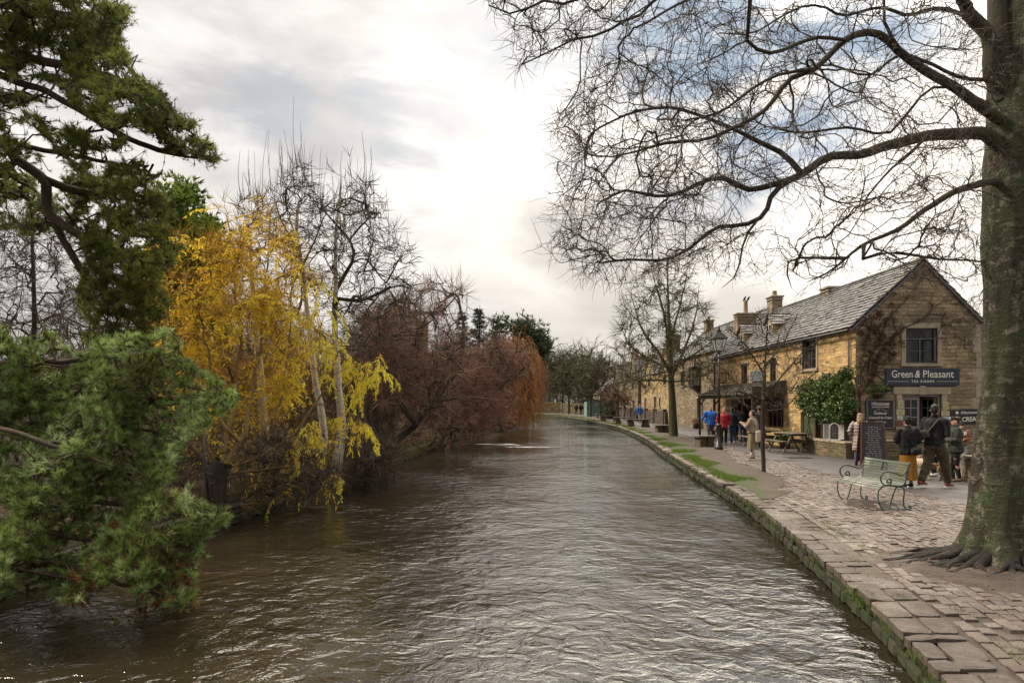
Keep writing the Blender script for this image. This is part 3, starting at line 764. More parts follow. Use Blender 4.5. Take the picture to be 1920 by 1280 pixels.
def chimney(parent, x,y,z0,z1, wx, wy, mat, pots=1, potaxis=1, poth=.45, cap=True):
    mb=MB(); mb.box((x,y,(z0+z1)/2),(wx,wy,z1-z0)); c=mb.build('chimney',mat,parent)
    k=MB(); k.box((x,y,z1+.04),(wx+.16,wy+.16,.10),bev=.02); k.box((x,y,z1-.10),(wx+.08,wy+.08,.06))
    k.build('chimney_cap',DRESS,parent)
    if pots:
        p=MB()
        for i in range(pots):
            off=(i-(pots-1)/2)*.38; px,py=(x+off,y) if potaxis==0 else (x,y+off)
            p.tube([(px,py,z1+.08),(px,py,z1+.12),(px,py,z1+.08+poth*.9),(px,py,z1+.08+poth)],[.15,.13,.11,.14],10)
        p.build('chimney_pot',simple('clay_pot',(.30,.20,.11),.8),parent)
    return c
def gable_tri(mb,O,U,n,u0,u1,z0,zl,zr,ua,za,tone=.5):
    """gable wall above height z0"""
    O=np.array(O,float);U=np.array(U,float);Z=np.array([0,0,1.]); p=lambda u,z:O+U*u+Z*z
    V=[p(u0,z0),p(u1,z0),p(u1,zr),p(ua,za),p(u0,zl)]
    f=[[0,1,2,3,4]] if np.dot(np.cross(U,Z),n)>0 else [[4,3,2,1,0]]; mb.add(V,f,tone)

# ---------------------------------------------------------------- the tea room
X0,Y0=11.93,23.7; W1=4.38; L1=16.6; EV=4.62; RX=2.32; RZ=6.82
tea=empty('tea_room_building',(X0,Y0,0),label='golden stone building with tea rooms sign on its gable and a long slate roof',cat='building')
GX=lambda px:(px-960)/54.0-X0         # gable pixel -> local x
GZ=lambda py:(755-py)/54.0+1.9
gh=[(GX(1698),GX(1757),GZ(681),GZ(615)),(GX(1690),GX(1764),.06,GZ(739))]
mb=MB()
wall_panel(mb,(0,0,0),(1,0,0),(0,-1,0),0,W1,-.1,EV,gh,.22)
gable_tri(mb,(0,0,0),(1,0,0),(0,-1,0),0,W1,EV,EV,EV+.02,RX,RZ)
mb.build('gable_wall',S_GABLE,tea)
def fy(px,x=X0): return x*1280/(px-960)-Y0     # facade pixel -> local y
fh=[(fy(1531),fy(1505),3.26,4.42),(fy(1456),fy(1445),2.78,3.95),(fy(1402),fy(1391),2.78,3.9),(3.35,4.1,.75,1.72),(6.3,8.3,.75,2.15),(8.7,9.7,.0,2.1),(10.1,12.6,.75,2.15)]
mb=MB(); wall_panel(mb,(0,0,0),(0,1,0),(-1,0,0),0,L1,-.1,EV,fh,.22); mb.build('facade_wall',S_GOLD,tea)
mb=MB(); wall_panel(mb,(0,L1,0),(1,0,0),(0,1,0),0,W1,-.1,EV,[]); gable_tri(mb,(0,L1,0),(1,0,0),(0,1,0),0,W1,EV,EV,EV,RX,RZ)
wall_panel(mb,(W1,0,0),(0,1,0),(1,0,0),0,L1,-.1,EV,[]); mb.build('rear_wall',S_GREY,tea)
mb=MB()
for k in range(9):
    z=.0+k*.52; lw=.34 if k%2 else .22
    mb.box((W1-lw/2+.012,.14,z+.25),(lw,.31,.50),bev=.012,tone=.5)
mb.build('quoins',DRESS,tea)
roof=MB(); v=np.array([RX+.18,0,RZ-EV+.12]); lv=np.linalg.norm(v); v/=lv
roof.add([(-.16,-.06,EV-.10),(RX,-.06,RZ+.0),(RX,L1+.05,RZ+.0),(-.16,L1+.05,EV-.10),(W1+.16,-.06,EV-.08),(W1+.16,L1+.05,EV-.08)],[[0,1,2,3],[1,4,5,2]],.2)
slates(roof,(-.22,-.10,EV-.13),(0,1,0),v,L1+.2,lv+.03)
v2=np.array([-(W1-RX+.18),0,RZ-EV+.12]); l2=np.linalg.norm(v2); v2/=l2
slates(roof,(W1+.22,-.10,EV-.13),(0,1,0),v2,L1+.2,l2+.03,w=.5,course=.3)
for k in range(34): roof.bar((RX,k*.49-.05,RZ+.07),(RX,k*.49+.43,RZ+.07),.22,.07,tone=random.uniform(.2,.8))
rf=roof.build('roof',SLATE,tea)
mb=MB(); mb.bar((-.20,-.05,EV-.19),(RX,-.05,RZ-.06),.06,.14,up=(0,-1,0)); mb.bar((RX,-.05,RZ-.06),(W1+.2,-.05,EV-.17),.06,.14,up=(0,-1,0)); mb.build('verge_trim',LEAD,rf)
mb=MB(); mb.tube([(-.27,0,EV-.2),(-.27,L1,EV-.2)],.055,8); mb.build('gutter',BLACKP,rf)
mb=MB(); mb.tube([(-.25,L1-.3,EV-.22),(-.07,L1-.3,EV-.5),(-.07,L1-.3,0)],.045,8); mb.build('drainpipe',BLACKP,tea); mb=MB(); mb.tube([(-.07,.35,EV-.5),(-.07,.35,.3)],.03,6); mb.build('drainpipe',BLACKP,tea)
chimney(rf,RX+.1,37.3-Y0,6.2,7.62,.55,.75,S_GREY,1,poth=.28)
chimney(rf,RX-.55,L1-.28,4.9,7.05,1.15,.62,S_GABLE,1,poth=.75)
chimney(rf,RX+.1,30.7-Y0,6.3,7.0,.6,.7,S_GREY,0)
# dormers
for (dy,zb) in ((32.75-Y0,4.95),(36.75-Y0,4.9)):
    d=MB(); hw=.42; x=.42; zt=zb+.72; za=zt+.42
    d.add([(x,dy-hw,zb-.1),(x,dy+hw,zb-.1),(x,dy+hw,zt),(x,dy,za),(x,dy-hw,zt)],[[0,1,2,3,4]][::1]); d.add([(x,dy-hw,zb-.1),(x+1.6,dy-hw,zb-.1),(x+1.6,dy-hw,zt),(x,dy-hw,zt)],[[0,1,2,3]]); d.add([(x,dy+hw,zb-.1),(x+1.6,dy+hw,zb-.1),(x+1.6,dy+hw,zt),(x,dy+hw,zt)],[[3,2,1,0]])
    dm=d.build('dormer',S_GOLD,rf)
    for s in (-1,1):
        r=MB(); vv=np.array([0,-s*(hw+.1),za-zt+.1]); l=np.linalg.norm(vv)
        slates(r,(x-.12,dy+s*(hw+.1),zt-.08),(1,0,0),vv/l,1.75,l,w=.26,course=.2,N=(0,s*.6,1)); 
        r.build('dormer_roof',SLATE,rf)
    f=MB()
    for u in (-.30,0,.30): f.bar((x-.02,dy+u,zb),(x-.02,dy+u,zt-.02),.05,.05)
    for z in (zb,zb+.36,zt-.03): f.bar((x-.018,dy-.32,z),(x-.018,dy+.32,z),.05,.045)
    f.build('dormer_window',WHITEP,rf)
    f=MB(); f.add([(x-.012,dy-.3,zb),(x-.012,dy+.3,zb),(x-.012,dy+.3,zt),(x-.012,dy-.3,zt)],[[3,2,1,0]]); f.build('dormer_pane',simple('dark_pane',(.02,.022,.026),.08),rf)
# gable openings
gw=window(tea,(0,0,0),(1,0,0),(0,-1,0),*gh[0],LEAD,cols=2,rows=2,arch=True,surround=.15,curtain=True)
mb=MB(); mb.bar((GX(1743),-.02,gh[0][2]+.06),(GX(1743)+.05,-.30,gh[0][2]+.06),.03); 
a=np.array([GX(1757)-.06,.08,0]); b=np.array([GX(1745),-.22,0])
for z in (gh[0][2]+.05,gh[0][2]+.45,gh[0][2]+.83): mb.bar(a+[0,0,z],b+[0,0,z],.035)
for p in (a,b): mb.bar(p+[0,0,gh[0][2]+.035],p+[0,0,gh[0][2]+.85],.035)
mb.build('open_casement',LEAD,gw)
# door surround, lintel with keystone, doors
dx0,dx1,dz=gh[1][0],gh[1][1],gh[1][3]
mb=MB()
for (a,b) in ((dx0-.2,dx0),(dx1,dx1+.2)): 
    for k in range(5): mb.box(((a+b)/2,-.0,.12+k*.42+.2),(.2,.12,.412),bev=.008)
mb.box(((dx0+dx1)/2,-.01,dz+.12),(dx1-dx0+.62,.14,.24),bev=.01); mb.box(((dx0+dx1)/2,-.06,dz+.13),(.24,.12,.32),bev=.03)
mb.box(((dx0+dx1)/2,-.14,.03),(dx1-dx0+.3,.5,.11),bev=.015)
mb.build('door_surround',DRESS,tea)
dr=empty('door',(0,0,0)); dr.parent=tea
mb=MB(); 
for x in (dx0+.04,dx1-.04): mb.box((x,.09,dz/2+.03),(.08,.10,dz-.08))
mb.box(((dx0+dx1)/2,.09,dz-.04),(dx1-dx0-.16,.1,.08)); mb.build('frame',TAUPE,dr)
def leaf(x0,x1,y0,y1):
    m=MB(); a=np.array([x0,y0,0]); b=np.array([x1,y1,0]); n=np.cross(b-a,(0,0,1)); n/=np.linalg.norm(n); z0,z1=.1,dz-.09
    for p in (a+(b-a)*.06,b-(b-a)*.06): m.bar(p+[0,0,z0],p+[0,0,z1],.08,.045,up=n)
    for z,h in ((z0+.12,.24),(z0+.95,.07),(z1-.05,.10),(z0+1.3,.03),(z0+1.62,.03)): m.bar(a+(b-a)*.1+[0,0,z],b-(b-a)*.1+[0,0,z],h,.04,up=(0,0,1)) if False else m.box(((a+b)/2+[0,0,z]),(np.linalg.norm(b-a)*.82,.036,h),rz=math.atan2(b[1]-a[1],b[0]-a[0]))
    m.bar((a+b)/2+[0,0,z0+.95],(a+b)/2+[0,0,z1],.03,.034,up=n)
    m.box(((a+b)/2+[0,0,z0+.55]),(np.linalg.norm(b-a)*.8,.02,.75),rz=math.atan2(b[1]-a[1],b[0]-a[0]))
    l=m.build('door_leaf',TAUPE,dr)
    m=MB(); m.box(((a+b)/2+[0,0,(z0+1.0+z1)/2]),(np.linalg.norm(b-a)*.84,.008,z1-z0-1.0),rz=math.atan2(b[1]-a[1],b[0]-a[0])); m.build('glazing',GLASS,dr)
xm=(dx0+dx1)/2-.02
leaf(dx0+.085,xm,.1,.1); leaf(dx1-.1,dx1-.28,.14,.72)
mb=MB(); mb.add([(dx0-.9,1.6,0),(dx1+.9,1.6,0),(dx1+.9,1.6,2.6),(dx0-.9,1.6,2.6)],[[0,1,2,3]]); mb.add([(dx0-.9,.23,.05),(dx1+.9,.23,.05),(dx1+.9,1.6,.05),(dx0-.9,1.6,.05)],[[0,1,2,3]]); mb.add([(dx0-.9,.23,2.6),(dx0-.9,1.6,2.6),(dx0-.9,1.6,0),(dx0-.9,.23,0)],[[0,1,2,3]]); mb.add([(dx1+.9,.23,2.6),(dx1+.9,1.6,2.6),(dx1+.9,1.6,0),(dx1+.9,.23,0)],[[3,2,1,0]])
mb.build('hall_lining',INTER,dr)
# counter with pale wares inside the doorway
mb=MB(); mb.box((xm+.35,1.2,.5),(.5,.5,.9)); mb.box((xm+.3,1.1,1.02),(.18,.2,.14),tone=.5); mb.build('counter',simple('counter_wood',(.20,.12,.06),.5),dr)
# facade windows
FD=((0,0,0),(0,1,0),(-1,0,0))
window(tea,*FD,*fh[0],LEAD,cols=2,rows=2,arch=True,surround=.13,curtain=True)
window(tea,*FD,*fh[1],WOODB,cols=1,rows=2,surround=.1); window(tea,*FD,*fh[2],WOODB,cols=1,rows=2,surround=.1)
window(tea,*FD,*fh[3],WHITEP,cols=2,rows=2,surround=.1); window(tea,*FD,*fh[4],WOODB,cols=4,rows=2,surround=0,fw=.07); window(tea,*FD,*fh[6],WOODB,cols=5,rows=2,surround=0,fw=.07)
mb=MB(); mb.box((.14,9.2,1.05),(.06,.98,2.08)); 
for z in (.55,1.5): mb.box((.105,9.2,z),(.02,.7,.7),bev=.01)
sd_=mb.build('side_door',WOODB,tea)
mb=MB(); mb.ball((.08,8.85,1.05),.03); mb.build('handle',simple('brass',(.5,.35,.12),.35,1),sd_)
# tiled canopy on posts
cy0,cy1=29.7-Y0,38.3-Y0
cp=MB(); v=np.array([1.5,0,.62]); l=np.linalg.norm(v); v/=l
cp.add([(-1.5,cy0,2.26),(0,cy0,2.88),(0,cy1,2.88),(-1.5,cy1,2.26),(-1.5,cy0,2.20),(0,cy0,2.82),(0,cy1,2.82),(-1.5,cy1,2.20)],[[0,1,2,3],[7,6,5,4],[0,4,5,1],[3,2,6,7],[0,3,7,4]],.2)
slates(cp,(-1.58,cy0-.05,2.23),(0,1,0),v,cy1-cy0+.1,l,w=.24,course=.17); can=cp.build('canopy',simple('mossy_tiles',(.085,.082,.045),.7,var=.6,scale=9,bump=.7,bscale=18,c2=(.05,.04,.032)),tea)
mb=MB()
for y in (cy0+.1,cy0+3.0,cy0+5.8,cy1-.1): mb.box((-1.42,y,1.1),(.10,.10,2.2),bev=.01); mb.bar((-1.42,y,1.75),(-.95,y,2.38),.06)
mb.bar((-1.42,cy0,2.17),(-1.42,cy1,2.17),.1,.12); mb.build('canopy_frame',WOODD,can)
mb=MB(); mb.box((-.75,cy0+.04,2.45),(1.45,.03,.32)); mb.build('canopy_end_board',WOODD,can)

# ---------------------------------------------------------------- second house
X2=14.0; h2=empty('corner_house',(X2,43,0),label='taller grey gold stone house with black oriel window and dark doorway',cat='building')
mb=MB(); L2=16.0
hh=[(50.2-43,51.3-43,-.0,2.15)]
wall_panel(mb,(0,0,0),(0,1,0),(-1,0,0),0,L2,-.1,5.6,hh,.25); wall_panel(mb,(0,0,0),(1,0,0),(0,-1,0),0,5,-.1,5.6,[]); gable_tri(mb,(0,0,0),(1,0,0),(0,-1,0),0,5,5.6,5.6,5.6,2.5,7.9)
wall_panel(mb,(0,L2,0),(1,0,0),(0,1,0),0,5,-.1,5.6,[]); gable_tri(mb,(0,L2,0),(1,0,0),(0,1,0),0,5,5.6,5.6,5.6,2.5,7.9); wall_panel(mb,(5,0,0),(0,1,0),(1,0,0),0,L2,-.1,5.6,[])
mb.build('wall',S_GREY,h2)
rm=MB(); v=np.array([2.7,0,2.48]); l=np.linalg.norm(v); v/=l
rm.add([(-.15,-.1,5.46),(2.5,-.1,7.9),(2.5,L2+.1,7.9),(-.15,L2+.1,5.46),(5.15,-.1,5.46),(5.15,L2+.1,5.46)],[[0,1,2,3],[1,4,5,2]],.2)
slates(rm,(-.2,-.12,5.42),(0,1,0),v,L2+.25,l,w=.36,course=.26); slates(rm,(5.2,-.12,5.42),(0,1,0),(-v[0],0,v[2]),L2+.25,l,w=.6,course=.4)
rm.bar((2.5,-.1,7.97),(2.5,L2+.1,7.97),.2,.08); r2=rm.build('roof',SLATE,h2)
chimney(r2,2.5,57.3-43,7.4,8.75,.6,.8,S_GREY,1,poth=.3); 
mb=MB(); 
for y in (50.1-43,51.4-43): mb.bar((-.02,y,0),(-.02,y,2.3),.2,.1)
mb.bar((-.02,50.0-43,2.3),(-.02,51.5-43,2.3),.22,.12); mb.build('door_surround',DRESS,h2)
mb=MB(); mb.box((.2,50.75-43,1.05),(.06,1.06,2.1)); dd=mb.build('door',WOODD,h2)
mb=MB(); mb.ball((.14,50.35-43,1.0),.04); mb.build('handle',WHITEP,dd)
# oriel
oy=(14.0*1280/(1310-960))-43
ob=MB(); 
for y in (-.5,.5): 
    for x in (-.55,-.02): ob.bar((x,oy+y,3.15),(x,oy+y,4.45),.09)
for z in (3.15,4.45): ob.box((-.29,oy,z),(.68,1.12,.12),bev=.02)
ob.add([(-.6,oy-.55,3.1),(-.6,oy+.55,3.1),(0,oy+.55,3.1),(0,oy-.55,3.1),(0,oy-.2,2.6),(0,oy+.2,2.6)],[[0,1,5,4]]); ob.add([(-.6,oy-.55,3.1),(0,oy-.55,3.1),(0,oy-.2,2.6)],[[0,2,1]]); ob.add([(-.6,oy+.55,3.1),(0,oy+.55,3.1),(0,oy+.2,2.6)],[[0,1,2]])
ob.box((-.3,oy,4.56),(.72,1.2,.1),bev=.04)
orl=ob.build('oriel_window',BLACKP,h2)
mb=MB(); mb.box((-.55,oy,3.8),(.01,.92,1.18)); mb.box((-.29,oy-.5,3.8),(.44,.01,1.18)); mb.build('pane',GLASS,orl)
mb=MB(); mb.box((-.05,oy,3.8),(.02,.95,1.2)); mb.build('blind',CURT,orl)
window(h2,(0,0,0),(0,1,0),(-1,0,0),12.4,13.4,3.3,4.5,WOODD,2,2,depth=-.03,surround=.1)
# ---------------------------------------------------------------- cottages with steep gables
X3=14.4
def cottage(y0,y1,eave,ridge,mat,gables,label,wins,chs,dx=0,group=None):
    h=empty('gabled_cottage',(X3+dx,y0,0),label=label,cat='cottage',group=group); Lc=y1-y0; Wc=5.2
    mb=MB(); wall_panel(mb,(0,0,0),(0,1,0),(-1,0,0),0,Lc,-.1,eave,[(a,b,c,d) for a,b,c,d in wins],.2)
    wall_panel(mb,(0,0,0),(1,0,0),(0,-1,0),0,Wc,-.1,eave,[]); gable_tri(mb,(0,0,0),(1,0,0),(0,-1,0),0,Wc,eave,eave,eave,Wc/2,ridge)
    wall_panel(mb,(0,Lc,0),(1,0,0),(0,1,0),0,Wc,-.1,eave,[]); gable_tri(mb,(0,Lc,0),(1,0,0),(0,1,0),0,Wc,eave,eave,eave,Wc/2,ridge); wall_panel(mb,(Wc,0,0),(0,1,0),(1,0,0),0,Lc,-.1,eave,[])
    for (gy,hw,ap) in gables:
        mb.add([(-.06,gy-hw,eave-.4),(-.06,gy+hw,eave-.4),(-.06,gy+hw,eave),(-.06,gy,ap),(-.06,gy-hw,eave)],[[4,3,2,1,0]])
        mb.bar((-.1,gy-hw-.1,eave-.05),(-.1,gy,ap+.12),.14,.22,up=(1,0,0)); mb.bar((-.1,gy,ap+.12),(-.1,gy+hw+.1,eave-.05),.14,.22,up=(1,0,0))
        mb.tube([(-.1,gy,ap+.1),(-.1,gy,ap+.3),(-.1,gy,ap+.38),(-.1,gy,ap+.6)],[.09,.06,.12,.02],6)
    mb.build('wall',mat,h)
    rm=MB(); v=np.array([Wc/2+.15,0,ridge-eave+.14]); l=np.linalg.norm(v); v/=l
    rm.add([(-.12,-.05,eave-.1),(Wc/2,-.05,ridge),(Wc/2,Lc+.05,ridge),(-.12,Lc+.05,eave-.1),(Wc+.12,-.05,eave-.1),(Wc+.12,Lc+.05,eave-.1)],[[0,1,2,3],[1,4,5,2]],.2)
    slates(rm,(-.15,-.05,eave-.12),(0,1,0),v,Lc+.1,l,w=.5,course=.34)
    for (gy,hw,ap) in gables:
        run=(ap-eave)/(ridge-eave)*(Wc/2)
        for s in (-1,1):
            vv=np.array([0,-s*hw,ap-eave]); ll=np.linalg.norm(vv); slates(rm,(-.05,gy+s*hw,eave-.03),(1,0,0),vv/ll,run+.05,ll,w=.5,course=.34,N=(0,s*.6,1))
            rm.add([(-.05,gy+s*hw,eave-.02),(-.05,gy,ap),(run,gy,ap)],[[0,1,2]],.2)
    r=rm.build('roof',SLATE,h)
    for (cx,cyy,z0,z1,wx,wy,n) in chs: chimney(r,cx,cyy,z0,z1,wx,wy,S_GREY if n!=2 else S_YEL,1,poth=.3)
    for wv in wins: window(h,(0,0,0),(0,1,0),(-1,0,0),*wv,WHITEP,2,2,surround=.12,curtain=False)
    for (gy,hw,ap) in gables: window(h,(0,0,0),(0,1,0),(-1,0,0),gy-.45,gy+.45,eave-1.3,eave-.25,LEAD,2,1,depth=-.05,surround=.1)
    return h
cottage(60,76,4.9,7.3,S_YEL,[(4.2,1.9,6.9),(11.5,1.9,6.9)],'pale yellow cottage with small white windows behind the dark garden wall',[(1.6,2.5,1.3,2.4),(6.2,6.8,1.5,2.4),(8.0,9.2,1.3,2.5),(13.2,14.1,1.3,2.4)],[(2.6,12.2,6.6,9.0,1.3,1.1,1)])
cottage(77,97,4.7,6.9,S_GREY,[(3.0,1.9,7.0),(9.0,1.9,7.0),(15.5,1.9,7.0)],'grey brown cottage with three steep gables and a pair of tall round chimneys',[(2,3.2,1.0,2.2),(8.2,9.6,1.0,2.2),(14.5,16,1.0,2.2)],[(1.6,9.6,6.2,8.5,.5,.5,2),(1.6,12.2,6.2,8.5,.5,.5,2),(1.6,5.5,6.2,7.6,.6,.6,1)],dx=-.2)
cottage(99,108,3.2,5.6,S_GREY,[],'low grey cottage roof at the far end of the row',[(3,4.2,1.0,2.2)],[(2.6,8,5.2,6.4,.6,.6,1)],dx=-1.6)
# ---------------------------------------------------------------- walls, gates, shed
mb=MB(); Vg=[]
gw_=empty('garden_wall',(13.2,59,0),label='dark stone garden wall with tall posts along the path in front of the yellow cottage',cat='garden wall')
mb.box((0.05,12,.5),(.26,25.0,1.2)); mb.build('stonework',simple('dark_wall_stone',(.10,.075,.055),.9,var=.6,scale=2.5,bump=.8,bscale=9),gw_)
for y in np.arange(0,25,4.1):
    mb=MB(); mb.box((.0,y,.62),(.32,.30,1.34),bev=.02); mb.box((.0,y,1.32),(.38,.36,.08),bev=.02); mb.build('post',WOODD,gw_)
mb=MB(); mb.bar((-.06,0,1.2),(-.06,24,1.2),.14,.08); mb.build('rail',WOODD,gw_)
def lowwall(name,c,d,rz,mat,label,cat='low wall',cap=True):
    h=empty(name,(c[0],c[1],0),rz,label,cat)
    m=MB(); m.box((0,0,d[2]/2-.04),(d[0],d[1],d[2]+.02)); m.build('stonework',mat,h)
    if cap:
        m=MB(); n=max(1,int(d[1]/.6)); 
        for k in range(n): m.box((0,-d[1]/2+d[1]*(k+.5)/n,d[2]+.02),(d[0]+.06,d[1]/n-.015,.07),bev=.015,tone=.5,jit=.004)
        m.build('capping',DRESS,h)
    return h
lowwall('low_wall',(11.42,24.55),(.36,2.9,.52),R_(2),S_LOW,'low mossy stone wall with the arched shutter board on it beside the green gate')
lowwall('stone_plinth',(11.15,16.25),(.38,.75,.58),R_(0),S_LOW,'short square stone block behind the big tree trunk by the people queuing','stone block')
lowwall('low_wall',(12.6,22.7),(2.0,.34,.62),0,S_LOW,'low stone planter wall below the tea room doorway left side')
pn=empty('plank_screen',(11.72,24.6,0),label='dark stained plank screen behind the arched shutter board',cat='screen')
m=MB()
for k in range(14): m.box((0,-1.3+k*.2,.95),(.03,.19,1.45),jit=.004)
m.build('planks',WOODD,pn)
gt=empty('garden_gate',(11.58,26.6,0),label='mossy green wooden gate with diagonal braces beside the picnic tables',cat='gate')
GREENW=simple('mossy_green_wood',(.085,.095,.045),.8,var=.5,scale=7,bump=.5,bscale=30)
m=MB()
for k in range(10): m.box((0,0,.12+k*.135),(.025,1.1,.125),jit=.002)
m.build('boards',GREENW,gt)
m=MB()
for y in (-.53,0,.53): m.box((-.03,y,.72),(.035,.08,1.4))
m.bar((-.045,-.5,.15),(-.045,0,1.05),.07,.025,up=(1,0,0)); m.bar((-.045,.5,.15),(-.045,0,1.05),.07,.025,up=(1,0,0)); m.build('brace',GREENW,gt)
m=MB(); m.box((0,.62,.75),(.10,.10,1.55)); m.box((0,-.62,.75),(.10,.10,1.55)); m.build('post',WOODD,gt)
sh=empty('teal_shed',(10.6,97,0),label='pale teal painted shed with sloping roof at the far bend',cat='shed')
m=MB(); m.prism([(0,0),(2.7,0),(2.7,3),(0,3)],0,2.05); m.add([(0,-.001,2.05),(2.7,-.001,2.05),(0,-.001,2.6)],[[0,1,2]]); m.build('wall',simple('teal_boards',(.20,.32,.31),.7,var=.15,scale=3),sh)
m=MB(); m.add([(-.15,-.2,2.66),(2.9,-.2,2.1),(2.9,3.2,2.1),(-.15,3.2,2.66),(-.15,-.2,2.58),(2.9,-.2,2.02),(2.9,3.2,2.02),(-.15,3.2,2.58)],[[0,1,2,3],[0,4,5,1],[0,3,7,4],[7,6,5,4]]); m.build('roof',simple('shed_roof',(.16,.08,.055),.8),sh)
def farwall(x0,y0,x1,y1,h,label,mat=S_YEL):
    a=math.atan2(y1-y0,x1-x0); e=empty('boundary_wall',(x0,y0,0),a,label,'wall'); l=math.hypot(x1-x0,y1-y0)
    m=MB(); m.box((l/2,0,h/2),(l,.4,h)); m.build('stonework',mat,e); m=MB(); m.box((l/2,0,h+.04),(l+.04,.5,.1),bev=.03); m.build('capping',DRESS,e)
farwall(3.5,127,9,126,1.9,'far yellowish stone wall across the end of the river',S_YEL)
farwall(9.3,126,16,118,1.7,'far darker stone wall behind the two distant walkers',S_GREY)
farwall(-3,131,3,129,2.1,'far reddish brown wall behind the orange weeping tree',stonemat('reddish_wall',(.26,.15,.10),(.2,.12,.08),(.15,.11,.08),.3,.12,.5))
# house half hidden behind the trees of the left bank
hb=empty('hidden_house',(-15.5,62,0),R_(0),'dark stone house with a tall chimney half hidden behind the bare trees across the river','house')
m=MB(); wall_panel(m,(0,0,0),(1,0,0),(0,-1,0),0,9,0,5.5,[],.2); gable_tri(m,(0,0,0),(1,0,0),(0,-1,0),0,9,5.5,5.5,5.5,4.5,8.6); wall_panel(m,(9,0,0),(0,1,0),(1,0,0),0,9,0,5.5,[(2,3.2,1,2.4),(5.5,6.7,1,2.4),(2,3.2,3.6,4.8),(5.5,6.7,3.6,4.8)],.2); m.build('wall',S_GREY,hb)
for wv in [(2,3.2,1,2.4),(5.5,6.7,1,2.4),(2,3.2,3.6,4.8),(5.5,6.7,3.6,4.8)]: window(hb,(9,0,0),(0,1,0),(1,0,0),*wv,WHITEP,2,2)
m=MB(); m.add([(-.2,-.2,5.4),(4.5,-.2,8.7),(4.5,9.2,8.7),(-.2,9.2,5.4),(9.2,-.2,5.4),(9.2,9.2,5.4)],[[0,1,2,3],[1,4,5,2]],.3); slates(m,(9.25,-.2,5.36),(0,1,0),(-.82,0,.575),9.4,5.6,w=.6,course=.4,N=(.575,0,.82)); rr=m.build('roof',SLATE,hb)
chimney(rr,4.5,.6,8.0,10.4,1.1,.8,S_GREY,2,0); chimney(rr,7.3,.5,5.4,9.3,1.0,.8,S_GREY,2,0)
# ================================================================ TREES
def barkmat(name,c1,c2,moss=None,lich=None,scale=6,rough=.85,bump=.9,mossamt=.55,stretch=.35,dist=.03):
    t=NT(name); mp=t.n('ShaderNodeMapping'); mp.inputs['Scale'].default_value=(1,1,stretch); t.l(t.tc.outputs['Object'],mp.inputs[0]); v=mp.outputs[0]
    a=t.noise(scale,7,.68,v); b=t.noise(scale*.35,6,.6,v); col=t.mix(t.ramp(a,[(.35,0),(.65,1)]),c1,c2)
    if moss: col=t.mix(t.math('MULTIPLY',t.ramp(b,[(mossamt-.08,0),(mossamt+.06,1)]),.85),col,moss)
    if lich: col=t.mix(t.math('MULTIPLY',t.ramp(t.noise(scale*.55,7,.7),[(.58,0),(.63,1)]),.8),col,lich)
    t.col(col); t.rough(rough); t.bump(t.math('ADD',a,t.noise(scale*4,5,.7,v)),bump,dist); return t.m
B_DARK=barkmat('dark_bark',(.050,.036,.026),(.022,.016,.012),(.045,.05,.018),None,8)
B_GREEN=barkmat('mossy_bark',(.085,.068,.048),(.045,.035,.024),(.075,.085,.028),None,8,mossamt=.46)
B_BIRCH=barkmat('birch_bark',(.78,.71,.60),(.58,.49,.37),(.13,.10,.06),(.03,.022,.018),9,stretch=2.5,mossamt=.62)
B_PINE=barkmat('pine_bark',(.11,.062,.038),(.05,.030,.02),(.06,.055,.03),None,9)
TWIG_BEECH=simple('beech_twig',(.075,.038,.028),.7,var=.45,scale=5,c2=(.058,.045,.026))
TWIG_RED=simple('red_twig',(.12,.045,.032),.7,var=.5,scale=3); TWIG_OLIVE=simple('olive_twig',(.30,.19,.05),.7,var=.5,scale=3)

